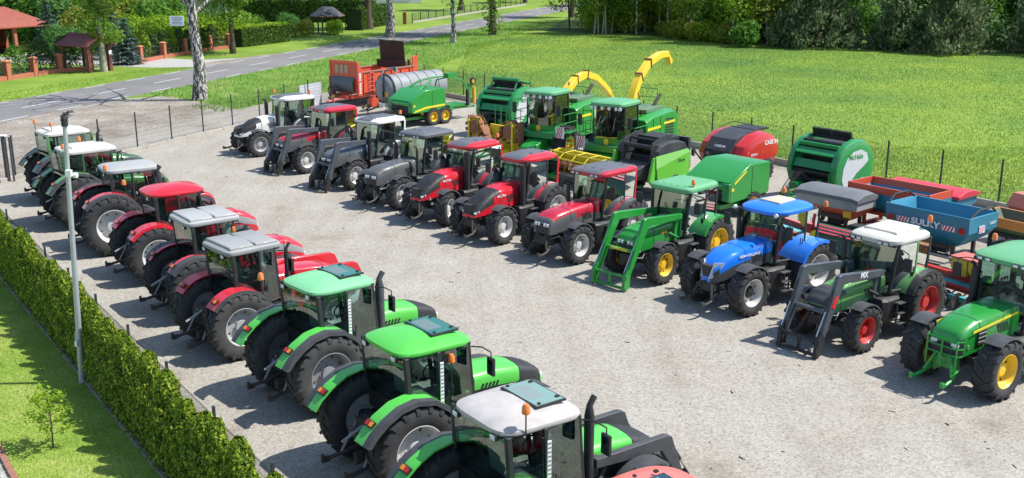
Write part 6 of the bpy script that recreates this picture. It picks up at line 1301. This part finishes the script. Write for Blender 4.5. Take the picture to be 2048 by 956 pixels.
# rusty folded maize header
e = U('maize_header', 'rusty brown and yellow folded maize header between two red tractors and the harvesters', 'harvester header', 27.75, 40.25, 190)
b = MB(); b.box((-.3, 0, .75), (.25, 2.8, .9)); b.box((-.3, 0, 1.35), (.12, 1.2, .5)); b.box((0, 0, .42), (.9, 2.6, .10)); b.build('frame', PJY, e)
for s_ in (-1, 1):
    for k, (x, z, r_, m_) in enumerate(((.15, 1.45, .52, PJY), (-.02, 1.45, .55, rust), (.32, 1.45, .34, rust))): b = MB(); b.lathe([(0, .03), (r_*.5, .03), (r_*.55, .0), (r_, 0), (r_, -.03), (0, -.03)], (x, s_*1.15, z), 14, axis='X'); b.build('disc', m_, e)
    b = MB(); q = random.Random(5+s_)
    for k in range(11): a = k*.57; b.box((.22, s_*1.15+.5*math.cos(a), 1.45+.5*math.sin(a)), (.30, .05, .16), 0, Matrix.Rotation(a, 3, 'X'))
    b.build('cutting_teeth', rust, e)
    b = MB(); b.box((.1, s_*.55, 1.35), (.5, .55, .10), 0, Matrix.Rotation(s_*.9, 3, 'X')); b.box((.3, s_*.35, 1.0), (.7, .40, .10), 0, Matrix.Rotation(s_*.6, 3, 'X') @ Matrix.Rotation(.3, 3, 'Y')); b.box((.0, s_*1.65, 1.4), (.35, .10, 1.1)); b.build('cover_plate', rust, e, bevel=.02)
    for k in range(3): b = MB(); b.tube([(.2, s_*(.2+.42*k), .55), (.75, s_*(.2+.42*k), .50), (1.25, s_*(.22+.42*k), .22)], [.14, .11, .015], 8); b.build('divider_point', PJY if k != 1 else rust, e)
    b = MB(); b.box((.35, s_*1.45, 1.25), (.07, .07, 1.2)); b.build('marker_bar', PJY, e)
# yellow pick-up header
e = U('pickup_header', 'bright yellow pick-up header with open trough behind the angular red tractor', 'harvester header', 27.35, 33.3, 184)
b = MB(); b.box((-.35, 0, .85), (.05, 3.2, .85)); b.box((-.1, 0, .40), (.6, 3.2, .05)); b.box((-.32, 0, 1.30), (.14, 3.2, .12)); b.build('trough', PJY, e, bevel=.01)
for y in (-1.6, 1.6): b = MB(); b.prism([(-.4, .3), (-.4, 1.36), (-.1, 1.40), (.55, .95), (.75, .5), (.6, .25)], y-.03, y+.03); b.build('end_plate', PJY, e, bevel=.01)
b = MB(); b.cyl((.05, -1.55, .72), (.05, 1.55, .72), .15, 12)
hel = [];
for s_ in (-1, 1):
    for k in range(40):
        a0, a1 = k*.5, (k+1)*.5; y0, y1 = s_*(1.5-k*.030), s_*(1.5-(k+1)*.030)
        b.add([(.05+.15*math.cos(a0), y0, .72+.15*math.sin(a0)), (.05+.30*math.cos(a0), y0, .72+.30*math.sin(a0)), (.05+.30*math.cos(a1), y1, .72+.30*math.sin(a1)), (.05+.15*math.cos(a1), y1, .72+.15*math.sin(a1))], [(0, 1, 2, 3)])
b.build('auger', rust, e)
b = MB(); 
for x, z in ((.35, 1.35), (.62, 1.15)): b.tube([(x, -1.6, z), (x, 1.6, z)], .03, 6)
for y in (-1.5, -.75, 0, .75, 1.5): b.tube([(-.3, y, 1.38), (.35, y, 1.35), (.62, y, 1.15), (.78, y, .8)], .022, 6)
b.build('hold_down_bar', PJY, e)
b = MB(); b.cyl((.58, -1.5, .38), (.58, 1.5, .38), .17, 12)
for k in range(28):
    for a in (0, 1.6, 3.1, 4.7): y = -1.45+k*.107; b.tube([(.58+.17*math.cos(a), y, .38+.17*math.sin(a)), (.58+.28*math.cos(a+.4), y, .38+.28*math.sin(a+.4))], .006, 3)
b.build('tine_drum', chas, e)
# ================================================================ orange manure spreader
e = U('manure_spreader', 'orange red manure spreader with dark raised tailgate at the far corner', 'spreader', 32.5, 60.9, 199); e.scale = (.93, .97, .95)
hw = 1.18
for s_ in (1, -1):
    b = MB(); b.prism([(3.0, .95), (3.0, 2.28), (-2.7, 2.28), (-2.7, 1.0)], s_*(hw-.05), s_*hw); sd_ = b.build('side_wall', POR, e)
    b = MB(); b.box((.15, s_*(hw-.02), 2.32), (5.8, .18, .07)); b.build('top_rim', paint('rim_rust', (.36, .16, .12), .7, .4, 0), sd_)
    for k in range(6): b = MB(); b.prism([(2.5-k*.95, .95), (2.5-k*.95, 2.2), (2.4-k*.95, 2.2), (2.4-k*.95, .95)], s_*hw, s_*(hw+.09)); b.build('side_rib', POR, sd_)
    b = MB(); b.prism([(3.02, .80), (3.06, 3.0), (2.92, 3.0), (2.55, 2.30), (2.62, .80)], s_*(hw-.04), s_*(hw+.07)); cp = b.build('corner_post', POR, e, bevel=.015)
    text('RAFAL 3300', .26, LTG, cp, (2.82, s_*(hw+.078), 1.62), (math.pi/2, -math.pi/2 if s_ > 0 else math.pi/2, math.pi if s_ > 0 else 0), off=.008)
    b = MB(); b.prism([(-2.6, 1.0), (-2.6, 2.9), (-2.75, 3.0), (-3.2, 3.0), (-3.1, 1.0)], s_*(hw-.03), s_*(hw+.04)); b.build('rear_cheek', POR, e, bevel=.015)
    wh = inst('wheel', tyre(.80, .52, .42, 18), e, (-.6, s_*1.0, .80), (0, 0, 0 if s_ > 0 else math.pi)); inst('rim', rim(.42, .52, rim_w), wh)
    b = MB(); b.strip([(-.6+.95*math.cos(a), .80+.92*math.sin(a)) for a in np.linspace(R(160), R(20), 9)], s_*hw, s_*(hw+.32), .03); b.build('mudguard', POR, e)
b = MB()
for dy in (-.16, .16): b.tube([(1.75+dy, hw+.12, .95), (1.75+dy, hw+.12, 2.35)], .025, 6)
for k in range(5): b.tube([(1.59, hw+.12, 1.1+k*.28), (1.91, hw+.12, 1.1+k*.28)], .02, 6)
b.build('ladder', paint('pink_red', (.75, .16, .12), .5, .2, 0), e); b = MB(); b.box((.9, hw+.10, 1.55), (.8, .02, .35)); b.build('side_sign', whitem, e)
b = MB(); b.bb((-2.7, -hw+.05, .95), (3.0, hw-.05, 1.05)); b.prism([(2.95, 1.0), (3.02, 1.0), (3.02, 2.95), (2.95, 2.95)], -hw+.02, hw-.02); fp = b.build('front_wall', POR, e)
b = MB(); b.box((3.06, 0, 3.02), (.08, 2*hw, .10))
b.build('front_rim', POR, fp)
for k in range(3): b = MB(); b.box((3.035, .35-k*.42-.1, 2.50), (.03, .30, .55)); b.build('front_mesh', paint('mesh_beige', (.45, .35, .22), .8, .4, 0), fp, bevel=.01)
b = MB(); b.strip([(3.04, 2.02), (3.22, 1.80), (3.28, 1.45), (3.20, 1.15), (3.04, 1.0)], -hw+.22, hw-.22, .03); b.build('front_shield', paint('blue_grey_plate', (.10, .12, .14), .5, .35, 0), fp)
b = MB(); b.bb((-3.0, -.95, .62), (3.3, -.75, .86)); b.bb((-3.0, .75, .62), (3.3, .95, .86)); b.box((3.4, 0, .75), (.3, 1.4, .25)); b.build('chassis', POR, e); drawbar(e, POR, 3.4, 4.6, .75, .55, .5)
b = MB(); b.tube([(3.5, -.4, .8), (3.7, -.4, 1.35), (3.95, -.4, 1.3), (4.0, -.4, .8)], .04, 6); b.lathe([(.30, .03), (.36, 0), (.30, -.03)], (3.45, -.75, 1.05), 14, axis='X'); b.build('hose_reel', blk, e)
b = MB(); b.prism([(-2.0, 2.15), (-1.94, 2.15), (-1.80, 4.05), (-1.86, 4.05)], -hw+.08, hw-.08); b.box((-1.6, 0, 2.50), (.05, 2*hw+.0, .5)); b.build('tailgate', paint('tailgate_rust', (.045, .025, .022), .8, .35, 0, scale=2, dc=(.10, .05, .04)), e, bevel=.01)
b = MB()
for y in (-.6, .6): b.cyl((-2.95, y, 1.0), (-2.95, y, 2.7), .12, 10); [b.box((-2.95, y, 1.1+k*.2), (.6, .05, .03), 0, k*.8) for k in range(8)]
b.build('beater', rust, e); b = MB(); 
for s_ in (-1, 1): b.box((-3.25, s_*1.05, 2.1), (.05, .10, 2.0))
b.build('light_bar', blk, e)
# ================================================================ slurry tanker
e = U('slurry_tanker', 'grey galvanised slurry tanker between orange spreader and green wrapper', 'tanker', 32.2, 55.6, 192)
b = MB(); r_ = .84; L2 = 2.15; prof = [(0, L2+.32), (r_*.35, L2+.29), (r_*.7, L2+.2), (r_*.92, L2+.08), (r_, L2-.04)]+[(r_, L2-.06)]
for x in (1.5, .75, 0, -.75, -1.5): prof += [(r_, x+.05), (r_+.035, x+.03), (r_+.035, x-.03), (r_, x-.05)]
prof += [(r_, -L2+.04), (r_*.92, -L2-.08), (r_*.7, -L2-.2), (r_*.35, -L2-.29), (0, -L2-.32)]
b.lathe(prof, (0, 0, 1.60), 36, axis='X'); tk = b.build('tank', PTK, e, ang=30)
b = MB(); b.lathe([(.85, .02), (.89, .02), (.89, -.06), (.85, -.06)], (L2-.02, 0, 1.60), 36, axis='X'); b.build('end_ring', blk, tk)
b = MB(); b.tube([(L2+.32, .2, 1.2), (L2+.38, .3, 1.9), (L2+.3, .3, 2.55), (L2-.1, .25, 2.85), (L2-.5, .2, 2.85), (L2-.75, .15, 2.62)], .055, 8); b.build('suction_hose', blk, e)
b = MB(); b.cyl((L2-.75, .15, 2.55), (L2-.75, .15, 2.85), .10, 10); b.tube([(L2+.25, .0, 1.6), (L2+.35, 0, 2.2), (L2+.1, 0, 2.7)], .035, 6); b.build('valve', gry, e)
b = MB(); b.box((L2+.30, .45, 1.35), (.02, .26, .26)); b.build('warning_label', flat('label_ochre', (.55, .38, .08), .6), e)
for x in (.45, -.75):
    for s_ in (1, -1): wh = inst('wheel', tyre(.58, .45, .32, 16), e, (x, s_*.85, .58), (0, 0, 0 if s_ > 0 else math.pi)); inst('rim', rim(.32, .45, rim_w), wh)
b = MB(); b.bb((-2.3, -.45, .62), (2.9, -.30, .85)); b.bb((-2.3, .30, .62), (2.9, .45, .85)); b.box((2.9, 0, .75), (.2, .9, .3)); b.build('chassis', gry, e); b = MB(); b.box((3.2, .1, .95), (.5, .45, .45)); b.cyl((3.2, .1, 1.15), (3.2, .1, 1.35), .18, 10); b.build('vacuum_pump', POR, e); drawbar(e, chas, 2.9, 4.0, .7, .5, .35)
# ================================================================ fertiliser spreaders
def hopper(name, label, u, v, hd, L, D, z0, z1, ma, mb=None, zsplit=None, open_=True, parts=(), inner=None, legs=True, fm=None, bot=.35):
    """L along local y, D along local x"""
    e = U(name, label, 'spreader', u, v, hd); zs_ = [z0, z0+(z1-z0)*.30, z0+(z1-z0)*.55, z1]; k = [(bot, .55), (.80, .86), (.97, .99), (1, 1)]
    rings = [[(-D/2*a, -L/2*c, z), (D/2*a, -L/2*c, z), (D/2*a, L/2*c, z), (-D/2*a, L/2*c, z)] for z, (a, c) in zip(zs_, k)]
    if open_: rings += [[(-D/2+.05, -L/2+.05, z1), (D/2-.05, -L/2+.05, z1), (D/2-.05, L/2-.05, z1), (-D/2+.05, L/2-.05, z1)], [(-D/2*.6, -L/2*.7, z0+.35), (D/2*.6, -L/2*.7, z0+.35), (D/2*.6, L/2*.7, z0+.35), (-D/2*.6, L/2*.7, z0+.35)]]
    b = MB(); b.loft(rings, mf=lambda i, j: (1 if (mb and i in (2, 3) and i < 4) else (2 if i >= 4 else 0))); h = b.build('hopper', [ma, mb or ma, inner or ma], e, bevel=.012, ang=25)
    b = MB(); 
    for y in (-L*.3, L*.3): b.box((0, y, .45), (D*.7, .1, .1)); b.box((D*.35, y, .7), (.1, .1, .6)); b.box((-D*.35, y, .7), (.1, .1, .6)); b.tube([(D*.45, y, .15), (-D*.45, y, .15)], .04, 6)
    b.box((0, 0, .40), (.12, L*.7, .12)); b.box((D*.4, 0, .9), (.12, L*.5, .12)); b.box((-D*.2, 0, .62), (.5, .5, .3)); b.build('frame', fm or chas, e)
    for y in (-.4, .4): b = MB(); b.lathe([(0, .02), (.3, 0), (.32, .03), (0, -.02)], (-.1, y, .38), 16, axis='Z'); b.build('spreading_disc', gry, e)
    return e, h
e, h = hopper('fertiliser_spreader', 'grey and red fertiliser spreader hopper under a dark grey tarpaulin', 29.25, 22.0, 186, 2.35, 1.25, .72, 1.58, POR, PGL, open_=False)
b = MB(); R_ = [[(x, y, z) for x, z in ((-.68, 1.50), (-.68, 1.62), (-.3, 1.76), (.3, 1.76), (.68, 1.62), (.68, 1.50))] for y in (-1.22, -.95, .95, 1.22)]
R_[0] = [(x, y, z-.05) for x, y, z in R_[0]]; R_[3] = [(x, y, z-.05) for x, y, z in R_[3]]; b.loft(R_); b.build('tarpaulin', tarp, h, ang=20, bevel=.02)
b = MB(); b.box((.628, .85, 1.05), (.012, .30, .22)); b.build('warning_label', flat('label_amber', (.85, .50, .03), .5), h)
rl = (0, 0)
def lamps(h, D, L, z, txt=True, s=1):
    x = D/2*.99+.006
    for y in (-L*.42, L*.42): b = MB(); b.lathe([(0, .03), (.09, .025), (.11, 0), (0, 0)], (x, y, z), 14, axis='X'); b.build('tail_light', redl, h)
    for y in (-L*.27, L*.27): hazard(h, (x+.005, y, z+.01), (.42, .16))
    if txt: text('SULKY', .26, LTG, h, (x+.012, 0, z+.02), (math.pi/2, 0, math.pi/2), off=.01, sx=1.25)
e, h = hopper('fertiliser_spreader', 'teal blue open fertiliser spreader hopper with white lettering and striped boards', 29.0, 17.9, 182, 2.8, 1.65, .85, 1.92, PTL, None, inner=PTL); lamps(h, 1.65, 2.8, 1.50)
hazard(h, (.1, 1.41, 1.5), (.30, .22), (0, 0, math.pi/2)); text('SULKY', .12, LTG, h, (-.5, 1.412, 1.62), (math.pi/2, 0, math.pi))
for y in (-1, 1): b = MB(); b.tube([(.7, y*1.35, 1.93), (.35, y*1.40, 2.12), (-.35, y*1.40, 2.12), (-.7, y*1.35, 1.93)], .035, 6); b.build('top_bracket', blk, h)
b = MB(); b.tube([(.85, -1.3, .9), (1.2, -1.1, .75), (1.2, 1.3, .75), (.85, 1.5, .9)], .035, 8); b.tube([(.6, -1.0, .55), (1.1, -.9, .5), (1.1, .9, .5), (.6, 1.0, .55)], .03, 8); b.build('guard_rail', gry, e)
e, h = hopper('fertiliser_spreader', 'teal blue fertiliser spreader with orange red hopper extension, half behind the lettered teal one', 30.9, 20.7, 184, 3.0, 1.5, .80, 1.62, PTL, None, inner=PTL, fm=POR); text('SULKY', .26, LTG, h, (.76, .85, 1.25), (math.pi/2, 0, math.pi/2), off=.01, sx=1.2)
b = MB(); 
for (x0, x1, y0, y1) in ((-.75, .75, 1.44, 1.5), (-.75, .75, -1.5, -1.44), (.69, .75, -1.5, 1.5), (-.75, -.69, -1.5, 1.5)): b.bb((x0, y0, 1.60), (x1, y1, 1.84))
b.build('hopper_extension', POR, h)
e, h = hopper('fertiliser_spreader', 'blue spreader hopper covered by a bright red tarpaulin next to the field fence', 32.6, 20.6, 184, 2.7, 1.3, .80, 1.50, PTL, None, open_=False)
b = MB(); R_ = [[(x, y, z) for x, z in ((-.72, 1.46), (-.72, 1.56), (-.2, 1.70), (.3, 1.68), (.72, 1.56), (.72, 1.46))] for y in (-1.42, -.5, .5, 1.42)]; b.loft(R_); b.build('tarpaulin', rtarp, h, ang=20, bevel=.02)
e, h = hopper('fertiliser_spreader', 'low spreader hopper in orange and green at the right picture edge behind the teal one', 31.6, 16.6, 178, 2.7, 1.4, .75, 1.45, paint('paint_olive_green', (.10, .17, .07), .5, .25, .1), paint('paint_orange', (.80, .30, .06), .45, .15, .2), inner=paint('inner_dark', (.1, .1, .05), .7, .3, 0))
e, h = hopper('seed_hopper', 'rust red folded implement bin beyond the orange and green hopper', 33.9, 16.6, 172, 3.2, 1.2, .55, 1.25, paint('paint_brick_red', (.40, .09, .06), .6, .4, .05), None, open_=False)
b = MB(); b.prism([(-.6, 1.25), (.6, 1.25), (.3, 1.65), (-.5, 1.65)], -1.7, .4); b.build('lid', paint('lid_brick', (.48, .15, .10), .6, .35, .05), h)
# drum mower with black skirt
e = U('disc_mower', 'implement with black rubber skirt and yellow hub at the right edge', 'mower', 28.9, 14.3, 184)
b = MB(); b.lathe([(0, .55), (.5, .50), (.7, .2), (.72, -.3), (.6, -.35), (0, -.35)], (0, 0, .75), 20, axis='Z'); b.build('skirt', blk, e); b = MB(); b.lathe([(0, .12), (.35, .10), (.5, 0), (0, 0)], (.4, .9, 1.15), 16, axis='Z'); b.tube([(0, 0, 1.2), (.4, .9, 1.1)], .08, 8); b.build('hub_cover', PJY, e)
b = MB(); b.box((0, 1.2, .6), (.8, 1.2, .2)); b.box((.2, 1.0, .9), (.2, 1.6, .15)); b.build('frame', rust, e)
# seed drill between the last two tractors
e = U('seed_drill', 'red and teal seed drill with yellow pink lidded boxes behind the white roofed loader tractor', 'seed drill', 26.75, 15.4, 176)
b = MB(); b.box((0, 0, .62), (.16, 3.2, .18)); b.box((.5, 0, .45), (.12, 3.2, .14)); b.build('toolbar', paint('paint_signal_red', (.55, .03, .02), .4, .2, .2), e)
b = MB(); b.box((.25, 0, .50), (.36, 3.1, .06)); b.box((.85, 0, .30), (.16, 3.2, .14)); b.build('coulter_bar', paint('paint_aqua', (.05, .38, .42), .5, .2, .1), e)
for k in range(2): b = MB(); b.loft([[(-.3*q, -.25*q+k*.55-.2, z), (.3*q, -.25*q+k*.55-.2, z), (.3*q, .25*q+k*.55-.2, z), (-.3*q, .25*q+k*.55-.2, z)] for q, z in ((.6, .70), (1, .95), (1, 1.22))]); sb = b.build('seed_box', paint('box_yellow', (.70, .55, .03), .45, .2, .1), e); b = MB(); b.box((0, k*.55-.2, 1.25), (.66, .54, .05)); b.build('lid', paint('lid_pink', (.62, .15, .12), .5, .2, .1), sb)
b = MB(); b.lathe([(0, .05), (.16, .04), (.17, 0), (0, 0)], (.2, -1.8, .8), 14, axis='X'); b.build('reflector', PJY, e); b = MB(); b.box((0, -1.75, .75), (.25, .3, .6)); b.tube([(0, -1.6, .6), (0, -1.65, 1.45)], .05, 8); b.box((.1, -1.55, 1.0), (.3, .25, .3)); b.build('drive_unit', paint('paint_wine_red', (.42, .02, .04), .4, .2, .2), e)
b = MB()
for k in range(9): y = -1.4+k*.35; b.lathe([(.24, .006), (.25, 0), (.24, -.006), (0, -.01), (0, .01)], (1.0, y, .26), 14, axis='Y'); b.tube([(.5, y, .45), (.95, y, .3)], .025, 5)
b.build('coulter_discs', chas, e)
# mower behind the blue tractor
e = U('mounted_mower', 'low green mower with wine red striped cover behind the blue tractor', 'mower', 27.3, 20.2, 182)
b = MB(); b.prism([(-.6, .3), (-.6, .75), (-.2, .95), (.5, .85), (.75, .35)], -1.5, 1.5); b.build('body', PFD, e, bevel=.02); b = MB()
for k in range(3): b.box((.1+.22*k, 0, .965-.04*k), (.09, 3.0, .02), 0, Matrix.Rotation(.14, 3, 'Y'))
b.build('striped_cover', paint('paint_wine', (.50, .03, .06), .4, .2, .1), e); b = MB(); b.box((-.9, 0, .6), (.4, .5, .7)); b.tube([(-.6, -1.2, .5), (-1.3, 0, .8), (-.6, 1.2, .5)], .05, 6); b.build('headstock', blk, e)
# slabs and pallet
e = U('stone_slab_stack', 'small stack of grey slabs and boards on the gravel below the tarpaulin covered spreader', 'slab stack', 27.8, 22.2, 170); b = MB()
for k in range(4): b.box((rng.uniform(-.03, .03), rng.uniform(-.03, .03), .05+k*.085), (1.1, 1.5, .075), 0, rng.uniform(-.04, .04))
b.build('slabs', conc, e, bevel=.01)
# flat white panel leaning at the road side fence
b = MB(); b.box((0, 0, .85), (2.3, .05, 1.5)); o = b.build('white_banner', flat('banner_back', (.62, .65, .70), .6), None, W(28.9, 61.2), (0, 0, A+R(30.4))); o.location = Vector(W(27.6, 60.15)); tag(o, 'plain pale panel fixed on the road side fence near the orange spreader', 'banner')
